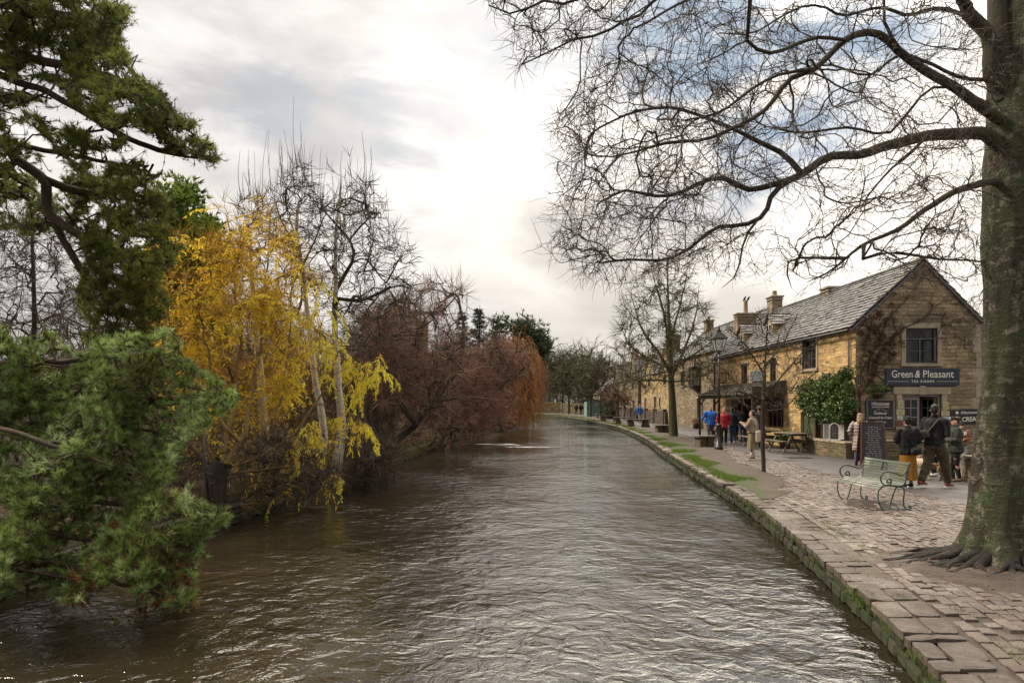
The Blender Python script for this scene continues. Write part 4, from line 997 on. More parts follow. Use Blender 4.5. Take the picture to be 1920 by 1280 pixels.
def resample(p,step):
    p=np.asarray(p,float); d=np.r_[0,np.cumsum(np.linalg.norm(np.diff(p,axis=0),axis=1))]; n=max(2,int(d[-1]/step)+1); s=np.linspace(0,d[-1],n)
    return np.stack([np.interp(s,d,p[:,k]) for k in range(3)],1)
class Tree:
    """skeleton that grows from given limbs towards points of a crown"""
    def __init__(s,step=.12): s.P=[];s.par=[];s.rad=[];s.step=step
    def limb(s,pts,r0,r1,attach=True,wob=.0):
        p=resample(smoothline(pts,len(pts)*6) if len(pts)>2 else pts,s.step); n=len(p); 
        if wob:
            ph=random.uniform(0,99)
            for i in range(1,n):
                v=noise.noise_vector(Vector((ph,i*s.step*2.2,0))); p[i]+=np.array(v)*wob*min(1,i/4)
        par=-1
        if attach and s.P:
            A=np.array(s.P); par=int(np.argmin(((A-p[0])**2).sum(1)))
        for i in range(n):
            s.P.append(p[i]); s.par.append(par); s.rad.append(r0+(r1-r0)*(i/(n-1))**.8); par=len(s.P)-1
        return p
    def grow(s,att,kink=.12,droop=0.0,maxd=3.0,dirw=.5,curve=.45):
        att=np.asarray(att,float); A=np.array(s.P); d=np.full(len(att),1e9)
        for i in range(0,len(A),400): d=np.minimum(d,np.sqrt(((att[:,None,:]-A[None,i:i+400])**2).sum(2)).min(1))
        att=att[np.argsort(d)]; tips=[]
        kd=None; built=0
        for q in att:
            if kd is None or len(s.P)-built>350:
                kd=kdtree.KDTree(len(s.P)); 
                for i,p in enumerate(s.P): kd.insert(p,i)
                kd.balance(); built=len(s.P)
            c=[(i,dd) for (_,i,dd) in kd.find_n(q,7)]
            if len(s.P)>built:
                Rc=np.array(s.P[built:]); dd=np.sqrt(((Rc-q)**2).sum(1)); 
                for j in np.argsort(dd)[:5]: c.append((built+int(j),float(dd[j])))
            best=None
            for i,dd in c:
                pr=s.par[i]; 
                if pr>=0 and dd>1e-6:
                    t=s.P[i]-s.P[pr]; cs=float(np.dot(t,q-s.P[i]))/(np.linalg.norm(t)*dd+1e-9)
                else: cs=0
                cost=dd*(1+dirw*(1-cs))
                if best is None or cost<best[0]: best=(cost,i,dd)
            _,i,dd=best
            if dd>maxd or dd<.02: continue
            p0=s.P[i]; pr=s.par[i]; t=(p0-s.P[pr]) if pr>=0 else np.array([0,0,1.]); t=t/(np.linalg.norm(t)+1e-9)
            c1=p0+t*dd*curve; n=max(2,int(dd/s.step+.5)); par=i
            for k in range(1,n+1):
                u=k/n; p=(1-u)**2*p0+2*u*(1-u)*c1+u*u*q
                if k<n: p=p+rng.normal(0,kink*s.step*1.6,3)
                p[2]-=droop*u*u*dd
                s.P.append(p); s.par.append(par); s.rad.append(0); par=len(s.P)-1
            tips.append(par)
        s.tips=tips; return s
    def finish(s,mb,rt=.004,pw=.42,rmax=.2,taper=.35,tone=None):
        n=len(s.P); cnt=np.zeros(n); ch=[[] for _ in range(n)]
        for i in range(n):
            if s.par[i]>=0: ch[s.par[i]].append(i)
        for i in range(n-1,-1,-1):
            if not ch[i]: cnt[i]=1
            if s.par[i]>=0: cnt[s.par[i]]+=cnt[i]
        r=np.minimum(rt*np.power(cnt,pw),rmax); g=np.array(s.rad); r=np.maximum(r,g); P_=np.array(s.P)
        chains=[];radii=[]
        start=[(i,-1) for i in range(n) if s.par[i]<0]
        while start:
            i,pr=start.pop(); c=[]; rr=[]
            if pr>=0: c.append(P_[pr]); rr.append(min(r[pr],r[i]*1.15))
            while True:
                c.append(P_[i]); rr.append(r[i])
                if not ch[i]: break
                k=sorted(ch[i],key=lambda j:(-int(g[j]>0),-cnt[j],-g[j])); 
                for j in k[1:]: start.append((j,i))
                i=k[0]
            if len(c)>1:
                rr[-1]*=taper; chains.append(np.array(c)); radii.append(np.array(rr))
        mb.chains(chains,radii,tones=rng.random(len(chains)))
        s.P_=P_; s.cnt=cnt; return chains,radii
    def tipdirs(s):
        P_=np.array(s.P); t=np.array(s.tips); d=[]
        for i in t:
            j=s.par[i]; j=s.par[j] if s.par[j]>=0 else j; v=P_[i]-P_[j]; d.append(v/(np.linalg.norm(v)+1e-9))
        return P_[t],np.array(d)
def inpoly(px,py,poly):
    poly=np.asarray(poly,float); x,y=poly[:,0],poly[:,1]; c=np.zeros(len(px),bool); j=len(poly)-1
    for i in range(len(poly)):
        k=((y[i]>py)!=(y[j]>py))&(px<(x[j]-x[i])*(py-y[i])/(y[j]-y[i]+1e-12)+x[i]); c^=k; j=i
    return c
def crown(poly,n,Y,dY,gap=0.0,gs=60,zmin=None,seed=0):
    """random points of a crown whose outline seen from the bridge is poly; Y may be a function of px, py"""
    poly=np.asarray(poly,float); out=[]; lo,hi=poly.min(0),poly.max(0); c=poly.mean(0)
    while sum(map(len,out))<n:
        m=n*3; px=rng.uniform(lo[0],hi[0],m); py=rng.uniform(lo[1],hi[1],m); k=inpoly(px,py,poly); px,py=px[k],py[k]
        if gap>0:
            gx,gy=gs if hasattr(gs,'__len__') else (gs,gs)
            g=np.array([noise.noise(Vector(((a+b*.35)/gx+seed,b/gy,seed*3.1))) for a,b in zip(px,py)]); k=g>gap-.5+0*g; px,py=px[k],py[k]
        es=min(hi[0]-lo[0],hi[1]-lo[1]); ed=min(26,es*.13); nv=[noise.noise_vector(Vector((a/(es*.11),b/(es*.11),seed+5))) for a,b in zip(px,py)]; px=px+np.array([v[0] for v in nv])*ed; py=py+np.array([v[1] for v in nv])*ed
        YY=(Y(px,py) if callable(Y) else np.full(len(px),float(Y)))+rng.uniform(-1,1,len(px))*dY
        q=np.stack([(px-CX)/FPX*YY,YY,EYE+(HY-py)/FPX*YY],1)
        if zmin is not None: q=q[q[:,2]>zmin]
        out.append(q)
    return np.concatenate(out)[:n]
def unit(v): return v/(np.linalg.norm(v,axis=-1,keepdims=True)+1e-9)
def sprays(mb,pos,dirs,n,length,width,spread=.6,tones=None,grav=0.0,base=.0,tonej=.12):
    """n fine pointed slips fanning out of each tip (needles, twiglets)"""
    m=len(pos); pos=np.repeat(pos,n,0); d=np.repeat(dirs,n,0); N=len(pos)
    rv=unit(rng.normal(0,1,(N,3))); dd=unit(d+rv*np.abs(rng.normal(spread,spread*.35,(N,1)))); dd[:,2]-=grav; dd=unit(dd)
    L=(length*rng.uniform(.65,1.2,N))[:,None]; st=pos-d*rng.uniform(0,1,(N,1))*base
    w=unit(np.cross(dd,rng.normal(0,1,(N,3))))*(width/2 if np.ndim(width)==0 else np.repeat(width,n)[:,None]/2)
    V=np.stack([st-w,st+w,st+dd*L*.55+w*.8-[0,0,0],st+dd*L],1)
    V[:,3,2]-=(grav*L[:,0]*.5)
    t=np.repeat(tones if tones is not None else rng.random(m),n)+rng.normal(0,tonej,N)
    b=np.arange(N)[:,None]*4; mb.add(V.reshape(-1,3),b+np.array([[0,1,2,3]]),np.repeat(np.clip(t,0,1),4)); return st,dd
def leaves(mb,pos,dirs,length,width,tones,roll=1.0):
    """one folded leaf blade per position, along dirs"""
    N=len(pos); L=(length*rng.uniform(.6,1.25,N))[:,None]; w=unit(np.cross(dirs,unit(rng.normal(0,1,(N,3)))))*width/2
    nrm=unit(np.cross(dirs,w)); V=np.stack([pos,pos+dirs*L*.45+w+nrm*L*.06,pos+dirs*L,pos+dirs*L*.45-w+nrm*L*.06],1)
    b=np.arange(N)[:,None]*4; mb.add(V.reshape(-1,3),b+np.array([[0,1,2,3]]),np.repeat(np.clip(tones,0,1),4))
def tree_thing(name,loc,label,cat='tree',group=None): return empty(name,loc,0,label,cat,group)
def put(mb,name,mat,root):
    o=mb.build(name,mat,root); o.location=-root.location; return o

# ---------------------------------------------------------------- the great tree on the promenade
def beech():
    bx,by=TREE; root=tree_thing('beech_tree',(bx,by,0),'huge bare old tree with mossy trunk and spreading roots at the right of the path')
    mb=MB(); zs=np.r_[np.linspace(-.05,.5,14),np.linspace(.6,9.5,60)]; nA=64; V=[]
    for z in zs:
        cxx=bx+.07+.052*max(0,z-.3)+.085*min(1,max(0,z-.6)/1.6)+.02*math.sin(z*1.3); cyy=by+.01*z
        k=FPX/by; 
        r=.262+ .20*math.exp(-max(z,0)/.20)+.07*math.exp(-z/.8)+ (.03*max(0,z-2.4) if z<5 else .08)
        for j in range(nA):
            a=j/nA*2*math.pi; lob=.5+.5*math.cos(a*7+1.3*math.sin(a*2)+.6); fl=1+ (.42*(lob-.4))*math.exp(-max(z,0)/.30)+.05*(lob-.5)*math.exp(-z/2.5)
            nn=noise.noise(Vector((math.cos(a)*2.2,math.sin(a)*2.2,z*1.1)))*.045+noise.noise(Vector((math.cos(a)*6,math.sin(a)*6,z*2.4)))*.022+noise.noise(Vector((math.cos(a)*14,math.sin(a)*14,z*9)))*.008
            rr=r*fl+nn; V.append((cxx+rr*math.cos(a),cyy+rr*math.sin(a),z+(-.06 if z<.02 else 0)))
    m=len(zs); i=np.arange(m-1)[:,None]*nA; j=np.arange(nA)[None,:]; j2=(j+1)%nA
    mb.add(V,np.stack([i+j,i+j2,i+nA+j2,i+nA+j],-1).reshape(-1,4),.5,0,True)
    t=NT('old_trunk_bark'); mp=t.n('ShaderNodeMapping'); mp.inputs['Scale'].default_value=(1,1,.55); t.l(t.tc.outputs['Object'],mp.inputs[0]); v=mp.outputs[0]
    mh=t.n('ShaderNodeMapping'); mh.inputs['Scale'].default_value=(1.2,1.2,9); t.l(t.tc.outputs['Object'],mh.inputs[0])
    a=t.noise(7,8,.7,v); b=t.noise(2.0,7,.65,v); c=t.noise(7.5,8,.75); h=t.noise(2.5,6,.7,mh.outputs[0],.6)
    col=t.mix(t.ramp(a,[(.36,0),(.62,1)]),(.050,.037,.025),(.012,.009,.007))
    col=t.mix(t.math('MULTIPLY',t.ramp(b,[(.40,0),(.53,1)]),.9),col,(.038,.048,.011))
    col=t.mix(t.math('MULTIPLY',t.ramp(t.noise(5,7,.7),[(.56,0),(.64,1)]),.7),col,(.065,.105,.045))
    sp=t.n('ShaderNodeSeparateXYZ'); t.l(t.tc.outputs['Object'],sp.inputs[0])
    low=t.ramp(sp.outputs[2],[(.06,0),(.16,1)]); 
    col=t.mix(t.math('MULTIPLY',t.ramp(c,[(.54,0),(.62,1)]),.75),col,(.25,.22,.165))
    col=t.mix(t.math('MULTIPLY',t.ramp(h,[(.56,0),(.64,1)]),.35),col,(.22,.19,.145))
    t.col(col); t.rough(.8); t.bump(t.math('ADD',t.math('ADD',a,t.math('MULTIPLY',h,.8)),t.noise(30,5,.7)),1.0,.035); BARK=t.m
    put(mb,'trunk',BARK,root)
    # surface roots
    rm=MB()
    spec=[(-.45,-.02,-1.15,.10),(-.5,.12,-1.1,.42),(-.42,-.15,-.95,-.30),(-.3,-.35,-.75,-.62),(-.48,.05,-1.25,.25),(-.4,-.25,-1.0,-.12),(.1,-.5,.0,-.95),(.35,-.42,.75,-.75),(-.1,-.48,-.35,-.9),(-.35,.3,-.7,.75),(-.3,-.32,-.95,-.5)]
    for (x0,y0,x1,y1) in spec:
        n=9; pts=[];rr=[]; ph=random.uniform(0,9)
        for k in range(n):
            u=k/(n-1); x=x0*.75+(x1-x0*.75)*u; y=y0*.75+(y1-y0*.75)*u+.07*math.sin(ph+u*5)*u; z=.13*(1-u)**2.4+.018-.05*u**3+.012*math.sin(ph*2+u*9)
            pts.append((bx+.05+x,by+y,z)); rr.append(.055*(1-u)**.7+.012)
        rm.tube(pts,rr,8)
        for q in range(3):
            k=random.randint(2,6); d=np.array([x1-x0,y1-y0,0]); d=d/np.linalg.norm(d); a=random.choice([-1,1])*random.uniform(.4,.9); d=np.array([d[0]*math.cos(a)-d[1]*math.sin(a),d[0]*math.sin(a)+d[1]*math.cos(a),0])
            p0=np.array(pts[k]); L=random.uniform(.2,.5); rm.tube([p0+d*L*u+np.array([0,0,-.03*u*u-p0[2]*u*.6+.01+.01*math.sin(u*8)]) for u in np.linspace(0,1,6)],[rr[k]*.6*(1-u*.8) for u in np.linspace(0,1,6)],6)
    put(rm,'roots',barkmat('dark_root',(.026,.019,.016),(.010,.008,.007),None,(.06,.05,.04),10),root)
    # fine roots crossing the flags
    T=Tree(.16); z6=lambda x,y,Y:P(960+x/2,y/2,Y)
    def L(pts,Ys,r0,r1,wob=.03):
        n=len(pts); Y=np.interp(np.linspace(0,1,n),np.linspace(0,1,len(Ys)),Ys); return T.limb([z6(x,y,Y[i]) for i,(x,y) in enumerate(pts)],r0,r1,True,wob)
    Yt=8.05
    L([(1890,1100),(1870,600),(1850,400),(1830,200),(1820,0),(1830,-300)],[Yt]*2,.12,.10,0)
    L([(1840,560),(1780,505),(1700,500),(1560,505),(1400,545),(1300,580),(1180,595),(1080,650),(980,695),(880,710),(760,665),(620,720),(520,735),(430,715),(330,760)],[Yt,7.6,7.2,6.8],.085,.010)
    L([(1090,645),(985,715),(960,770),(920,825),(860,850),(760,860),(670,930),(580,965),(430,975),(330,985)],[7.35,7.1,6.7],.036,.007)
    L([(920,825),(880,880),(855,960),(850,1020),(790,1080)],[7.15,7.0],.015,.006)
    L([(1080,645),(1020,580),(920,530),(820,480),(720,440),(640,415),(560,405),(440,430),(330,480)],[7.4,7.6,7.8],.034,.007)
    L([(1850,700),(1790,680),(1680,710),(1560,780),(1440,860),(1320,920),(1250,970),(1190,1020),(1100,1060)],[Yt,7.4,6.9],.052,.007)
    L([(1320,920),(1320,975),(1400,945),(1480,960),(1600,970),(1750,980)],[7.2,7.0,7.3],.022,.008)
    L([(1250,968),(1120,965),(1050,975),(1030,1020),(1050,1090)],[7.05,6.8],.020,.007)
    L([(1850,460),(1770,410),(1700,350),(1620,300),(1540,260),(1460,200),(1400,140),(1330,125),(1250,150),(1180,215),(1120,260),(1040,300),(960,400),(900,450),(800,500),(700,530),(560,540),(400,580)],[Yt,7.2,6.6,6.2],.066,.007)
    L([(1460,195),(1400,90),(1400,0),(1390,-150)],[7.15,6.8],.022,.010)
    L([(1120,260),(1000,280),(900,340),(810,400),(740,430),(640,450)],[6.6,6.2],.019,.006)
    L([(1250,150),(1150,140),(1050,180),(980,200),(920,180),(880,150),(800,200),(700,240)],[6.8,6.0],.018,.006)
    L([(1860,360),(1800,280),(1790,130),(1720,60),(1690,0),(1650,-150)],[Yt,7.8],.10,.06)
    L([(1800,300),(1700,290),(1560,240),(1450,205),(1330,280),(1200,240),(1130,255)],[7.9,7.6,7.2],.026,.008)
    L([(1790,390),(1600,320),(1480,430),(1400,500),(1250,480),(1100,500),(1000,480)],[7.9,8.2,8.6],.020,.006)
    L([(1700,60),(1600,30),(1480,60),(1380,30),(1250,60),(1150,20),(1000,60),(900,120),(780,130)],[7.8,7.2,6.6],.026,.006)
    L([(1720,20),(1560,-60),(1300,-80),(1000,-60),(800,-40),(600,30),(500,90)],[7.8,7.0,6.4],.028,.006)
    L([(900,-90),(700,-80),(540,0),(500,50),(420,80),(330,130),(230,150),(160,190),(40,240)],[6.0,5.6],.022,.005)
    L([(700,-80),(400,-60),(210,20),(150,0),(0,45),(-90,20)],[5.8,5.6],.022,.006)
    L([(1560,505),(1480,590),(1400,650),(1330,740),(1320,830)],[7.7,7.3],.022,.006); L([(1400,545),(1420,620),(1500,560)],[7.4,7.2],.010,.006)
    att=[]
    main=[(150,430),(230,330),(330,200),(430,130),(560,60),(620,-60),(1750,-60),(1760,500),(1740,1060),(1550,1080),(1250,1020),(1150,1090),(1000,1040),(800,1085),(700,1000),(560,1020),(400,1060),(230,1040),(120,940),(180,800),(170,700),(170,560)]
    pm=[(960+x/2,y/2) for x,y in main]
    att.append(crown(pm,3000,lambda px,py:7.3+.9*np.sin(px/97)+.5*np.sin(py/70),1.3,gap=.16,gs=75,seed=2))
    att.append(crown([(960+x/2,y/2) for x,y in [(150,430),(330,200),(560,60),(1100,0),(1150,300),(900,420),(850,600),(900,900),(700,1000),(400,1060),(130,930)]],1300,lambda px,py:6.9+.7*np.sin(px/60+2),1.0,gap=.2,gs=45,seed=5))
    att.append(crown([(960+x/2,y/2) for x,y in [(-120,-40),(600,-80),(560,40),(330,170),(150,200),(20,250),(-30,60)]],330,5.8,.5))
    att.append(crown([(960+x/2,y/2) for x,y in [(1640,100),(1920,100),(1920,1250),(1700,1250)]],260,7.3,.35))
    T.step=.10; T.grow(np.concatenate(att),kink=.075,maxd=2.2,dirw=1.8,curve=.33)
    bm=MB(); T.finish(bm,.0030,.33,.020)
    pos,d=T.tipdirs(); 
    put(bm,'branches',barkmat('beech_branch',(.060,.046,.034),(.030,.022,.017),(.055,.052,.022),None,7,mossamt=.55),root)
    tm=MB(); pos=np.asarray(pos)
    sp2=unit(d*.6+rng.normal(0,.5,d.shape))
    # twiglets: kinked thin stems with buds
    ch=[];ra=[]
    idx=rng.integers(0,len(pos),13000); P_=np.array(T.P); allp=np.concatenate([np.array(T.tips),np.where(T.cnt<14)[0]]); src=rng.choice(allp,13500)
    for s in src:
        pr=T.par[s]; t=P_[s]-P_[pr] if pr>=0 else np.array([0,0,1.]); t=t/(np.linalg.norm(t)+1e-9); v=t*.7+rng.normal(0,.55,3); v/=np.linalg.norm(v); L_=random.uniform(.06,.26); n=4; p=P_[s].copy(); c=[p.copy()]
        for k in range(n): v=v+rng.normal(0,.16,3)+[0,0,-.03]; v/=np.linalg.norm(v); p=p+v*L_/n; c.append(p.copy())
        ch.append(np.array(c)); ra.append(np.array([.0021,.0020,.0018,.0016,.0010]))
    tm.chains(ch,ra,tones=rng.random(len(ch))); put(tm,'twigs',TWIG_BEECH,root)
beech()
CT=[0]
def bare_tree(name,label,base,trunk,limbs,poly,n,Y,dY,bark,rt,step,cat='tree',twmat=None,spray=None,gap=0,gs=60,group=None,pw=.42,kink=.2,droop=0,zmin=None,seed=1,dirw=.6,maxd=4,extra=None,rmax=.2,crownname='branches'):
    """bare broadleaf tree: traced trunk and limbs, a grown crown, fine twig sprays. spray=(count,length,width,spread,grav,mat)"""
    root=tree_thing(name,base,label,cat,group); T=Tree(step)
    tm=MB(); T.limb(trunk[0],trunk[1],trunk[2],wob=.02); nt=len(T.P)
    for (pts,r0,r1) in limbs: T.limb(pts,r0,r1,True,.03)
    att=crown(poly,n,Y,dY,gap,gs,zmin,seed)
    if extra is not None: att=np.concatenate([att,extra])
    T.grow(att,kink,droop,maxd,dirw)
    m=MB(); c,r=T.finish(m,rt,pw,rmax)
    # the trunk chain is the first one
    m2=MB(); tp=np.array(T.P[:nt]); rr=np.array(T.rad[:nt])+.004; tp=tp.copy(); m2.chains([tp],[np.maximum(rr,.0121)]); put(m2,'trunk',bark,root)
    put(m,crownname,twmat or bark,root)
    if spray:
        cnt,ln,wd,sprd,grav,mt=spray[:6]; pos,d=T.tipdirs(); q=MB()
        sel=np.where(T.cnt<(spray[6] if len(spray)>6 else 6))[0]; P_=np.array(T.P); par=np.array(T.par); sel=sel[par[sel]>=0]; dd=unit(P_[sel]-P_[par[sel]])
        sprays(q,P_[sel],dd,cnt,ln,wd,sprd,grav=grav); put(q,'twigs',mt,root)
    return root,T
def tw(name,a,b,c): return leafmat(name,[(0,a),(.5,b),(1,c)],.8,.05,.2)
TWB=tw('brown_twigs',(.045,.032,.024),(.085,.060,.042),(.14,.105,.075)); TWR=tw('red_brown_twigs',(.10,.060,.044),(.18,.102,.074),(.27,.16,.115))
TWC=tw('crimson_twigs',(.11,.056,.042),(.20,.100,.072),(.30,.17,.12)); TWO=tw('orange_twigs',(.20,.085,.032),(.34,.15,.055),(.45,.23,.09))
TWG=tw('green_grey_twigs',(.05,.05,.025),(.095,.09,.045),(.15,.13,.075))
# ---------------------------------------------------------------- trees on the promenade
b=Gd(1262,818); Yb_=b[1]
pl=lambda L_,Y:[P(x,y,Y) for x,y in L_]
TWM=tw('mossy_twigs',(.055,.048,.024),(.095,.080,.038),(.13,.11,.055))
bare_tree('street_tree','bare mossy tree with upswept branches standing by the stone benches halfway along the path',tuple(b),
 (pl([(1263,819),(1261,760),(1258,700),(1257,660),(1254,600),(1252,540),(1252,490)],Yb_),.27,.02),
 [([P(1258,700,Yb_),P(1235,660,Yb_-.8),P(1205,620,Yb_-1.5),P(1185,560,Yb_-1.8)],.11,.02),([P(1260,705,Yb_),P(1285,650,Yb_+.6),P(1305,590,Yb_+1),P(1310,540,Yb_+1)],.11,.02),
  ([P(1257,690,Yb_),P(1215,672,Yb_+.8),P(1170,640,Yb_+1.2)],.07,.015),([P(1258,690,Yb_),P(1300,665,Yb_-1),P(1335,640,Yb_-1.6)],.07,.015),([P(1256,660,Yb_),P(1245,590,Yb_-1),P(1225,520,Yb_-1.2)],.08,.015),([P(1256,650,Yb_),P(1275,570,Yb_+.5),P(1290,510,Yb_+.5)],.08,.015),
  ([P(1260,715,Yb_),P(1225,712,Yb_-1.4),P(1185,715,Yb_-2)],.04,.012),([P(1260,715,Yb_),P(1295,712,Yb_-1),P(1328,700,Yb_-2)],.04,.012)],
 [(1250,478),(1300,515),(1332,590),(1345,660),(1330,725),(1290,735),(1262,700),(1215,735),(1165,722),(1148,670),(1160,600),(1185,540),(1220,495)],1150,Yb_,2.6,B_GREEN,.011,.3,twmat=B_GREEN,spray=(4,.75,.018,.45,0,TWM,4),dirw=.8)
b=Gd(1432,885); Ys_=b[1]
bare_tree('young_tree','thin young bare tree with a slender dark trunk growing from the soil behind the bench',tuple(b),
 (pl([(1432,886),(1430,820),(1431,760),(1433,700),(1436,640),(1440,590)],Ys_),.052,.01),
 [(pl([(1431,745),(1470,700),(1505,660),(1530,640)],Ys_-.3),.02,.006),(pl([(1431,750),(1390,735),(1350,735)],Ys_-.5),.014,.005),(pl([(1432,700),(1400,650),(1365,615)],Ys_+.3),.016,.006),(pl([(1431,770),(1470,765),(1500,735)],Ys_+.1),.016,.006),(pl([(1433,690),(1470,640),(1490,600)],Ys_+.3),.014,.005)],
 [(1440,585),(1485,600),(1535,640),(1525,690),(1500,745),(1450,775),(1390,760),(1345,740),(1350,680),(1370,620),(1410,595)],520,Ys_,.9,B_DARK,.0055,.16,spray=(2,.28,.008,.6,0,TWB,3),dirw=.9,group=None)
def far_small(px,pyb,top,hw,label,name='street_tree',n=260,mat=B_GREEN,tm=TWG,crowny=None,tr=.14,Y=None,base=None,group=None,gl=.9):
    b=Gd(px,pyb) if base is None else np.array(base); Y=b[1]; k=FPX/Y; cy=crowny or (pyb-(pyb-top)*.35)
    poly=[(px,top),(px+hw*.6,top+(cy-top)*.3),(px+hw,top+(cy-top)*.65),(px+hw*.8,cy),(px,cy-4),(px-hw*.8,cy),(px-hw,top+(cy-top)*.6),(px-hw*.55,top+(cy-top)*.2)]
    return bare_tree(name,label,tuple(b),([b,P(px,cy+ (pyb-cy)*.3,Y),P(px,cy-5,Y),P(px,top+(cy-top)*.3,Y)],tr,.03),[],poly,n,Y,hw/k*.9,mat,.006*Y/25,.02*Y,spray=(3,gl*Y/60,.0007*Y,.45,0,tm,4),group=group)
far_small(1107,781,640,34,'slim bare tree at the water edge near the far lamp post',n=240,crowny=745)
far_small(1158,789,728,26,'stubby pollarded tree with a red brown twig head by the gabled cottage',name='pollarded_tree',mat=barkmat('grey_bark',(.20,.15,.11),(.12,.09,.065),None,None,8),tm=TWR,n=160,crowny=758,tr=.26,gl=.6)
far_small(1067,776,650,30,'bare greenish tree beside the far garden wall',n=220,crowny=742)
# ---------------------------------------------------------------- trees beyond the bend
k=0
for (px,Y,top,hw,lb,tm) in [(1000,140,655,34,'greenish bare tree with forked trunk just right of the orange weeping tree',TWG),(1030,150,648,30,'second tall bare tree beyond the bend, with a straight pale trunk',TWB),(1055,165,660,34,'grey bare tree in the gap above the far stone wall',TWB),(1085,160,652,36,'wide bare tree above the two distant walkers',TWG),(1125,150,660,32,'bare tree rising over the teal shed',TWB),(980,120,640,30,'brown bare tree partly hidden behind the orange weeping tree',TWB),(1012,170,665,40,'pale bare tree farthest along the river bend',TWG)]:
    base=(P(px,760,Y)[0],Y,0); far_small(px,HY+1.9/Y*FPX,top,hw,lb,name='bare_tree',base=base,n=260,tm=tm,crowny=735,tr=.30,gl=1.0,group='bare trees beyond the river bend',mat=B_GREEN if k%2 else B_DARK); k+=1

# ---------------------------------------------------------------- evergreens
G_CON=leafmat('conifer_green',[(0,(.010,.020,.012)),(.5,(.022,.045,.024)),(1,(.045,.085,.040))],.6,.1)
def spire(px,Y,top,bot,hw,label,mat=G_CON,group=None,name='spruce_tree'):
    root=tree_thing(name,(P(px,755,Y)[0],Y,0),label,'tree',group); x=P(px,755,Y)[0]; zt=P(px,top,Y)[2]; k=FPX/Y
    m=MB(); m.tube([(x,Y,0),(x,Y,zt*.5),(x+.1,Y,zt)],[.3,.18,.02],8); put(m,'trunk',B_DARK,root)
    m=MB(); z=P(px,bot,Y)[2]; pos=[];dr=[];ch=[];ra=[]
    H=zt-z; zz=z
    while zz<zt-.3:
        u=(zz-z)/H; r=hw/k*(1-u)**.85*random.uniform(.75,1.15)+.15
        for q in range(7):
            a=random.uniform(0,6.28); d=np.array([math.cos(a),math.sin(a),0]); L_=r*random.uniform(.6,1.1)
            c=[np.array([x,Y,zz])+d*L_*t+np.array([0,0,-.35*L_*t+.45*L_*t*t*t]) for t in np.linspace(0,1,6)]; ch.append(np.array(c)); ra.append(np.linspace(.03,.008,6))
            for t in np.linspace(.15,1,int(5+L_*6)): p=np.array([x,Y,zz])+d*L_*t+np.array([0,0,-.35*L_*t+.45*L_*t**3]); pos.append(p+rng.normal(0,.09,3)); dr.append(unit(d+np.array([0,0,-.3])))
        zz+=H/15*random.uniform(.7,1.3)
    m.chains(ch,ra); put(m,'branches',B_DARK,root); m=MB(); sprays(m,np.array(pos),np.array(dr),6,.38,.05,.5,grav=.1); put(m,'crown',mat,root)
spire(898,72,572,665,23,'tall narrow dark spruce, the right and clearer one of the pair above the red shrubs')
spire(866,78,580,670,22,'tall narrow dark spruce, the fainter left one of the pair above the red shrubs')
G_BRD=leafmat('broad_pine_green',[(0,(.018,.028,.012)),(.5,(.038,.058,.022)),(1,(.075,.10,.035))],.6,.1)
def dome(name,px,Y,poly,label,mat,n=500,ncl=26,ln=.5,wd=.07,dY=3.2,tr=.3,gap=.35,cat='tree',group=None,clump=.55,trunk=True,spread=.9,gs=28,mb_extra=None,rt=.02):
    b=(P(px,755,Y)[0],Y,.1); root=tree_thing(name,b,label,cat,group); poly=np.array(poly,float); top=poly[:,1].min()
    T=Tree(.5*Y/70+.12); T.limb([b,P(px,(top+740)/2,Y),P(px,top+(740-top)*.35,Y)],tr,tr*.4); tp=np.array(T.P); rr=np.array(T.rad)
    att=crown(poly,n,Y,dY,gap,gs,None,px%7); T.grow(att,.2,0,8); m=MB(); T.finish(m,rt,.4,tr*.7); put(m,'branches',B_DARK,root)
    m=MB(); m.chains([tp],[rr+.01]); put(m,'trunk',B_DARK,root)
    pos,d=T.tipdirs(); tn=rng.random(len(pos)); m=MB()
    q=np.repeat(pos,4,0)+rng.normal(0,clump*.5,(len(pos)*4,3)); sprays(m,q,unit(np.repeat(d,4,0)+[0,0,.3]),max(2,ncl//4),ln,wd,spread,tones=np.repeat(tn,4)); put(m,'crown',mat,root); return root
dome('scots_pine',978,76,[(925,612),(950,600),(985,604),(1015,622),(1028,650),(1020,680),(990,690),(940,680),(925,650)],'broad dark green pine crown rising behind the orange weeping tree',G_BRD,520,30,.55,.09,3.0,.3,.30,clump=.9)
G_THU=leafmat('cypress_green',[(0,(.06,.09,.014)),(.5,(.13,.20,.024)),(1,(.22,.30,.045))],.6,.35)
dome('cypress_tree',335,21,[(300,370),(330,345),(350,345),(378,375),(400,400),(412,440),(418,520),(420,640),(330,700),(270,700),(270,450)],'bright green bushy cypress rising between the dark pine and the yellow willow',G_THU,1300,40,.20,.05,1.8,.2,.2,clump=.30,spread=.7,gs=40)
dome('holly_tree',1112,112,[(1098,690),(1112,680),(1126,695),(1130,740),(1126,768),(1098,768),(1094,730)],'small dark evergreen bush tree next to the far lamp post',G_CON,260,16,.45,.12,1.6,.2,.1,clump=.5)
dome('dark_evergreen',1139,88,[(1130,748),(1140,744),(1150,750),(1152,775),(1128,775)],'round dark green shrub beside the teal shed',G_CON,110,16,.25,.07,.8,.08,0,clump=.3,cat='shrub')
G_HED=leafmat('hedge_green',[(0,(.030,.045,.010)),(.5,(.060,.085,.018)),(1,(.12,.14,.03))],.6,.15)
dome('clipped_hedge',1146,80,[(1134,764),(1142,761),(1154,762),(1157,788),(1133,788)],'low rounded yellow green hedge by the gabled cottage garden',G_HED,170,18,.16,.06,.8,.05,0,clump=.2,cat='hedge')
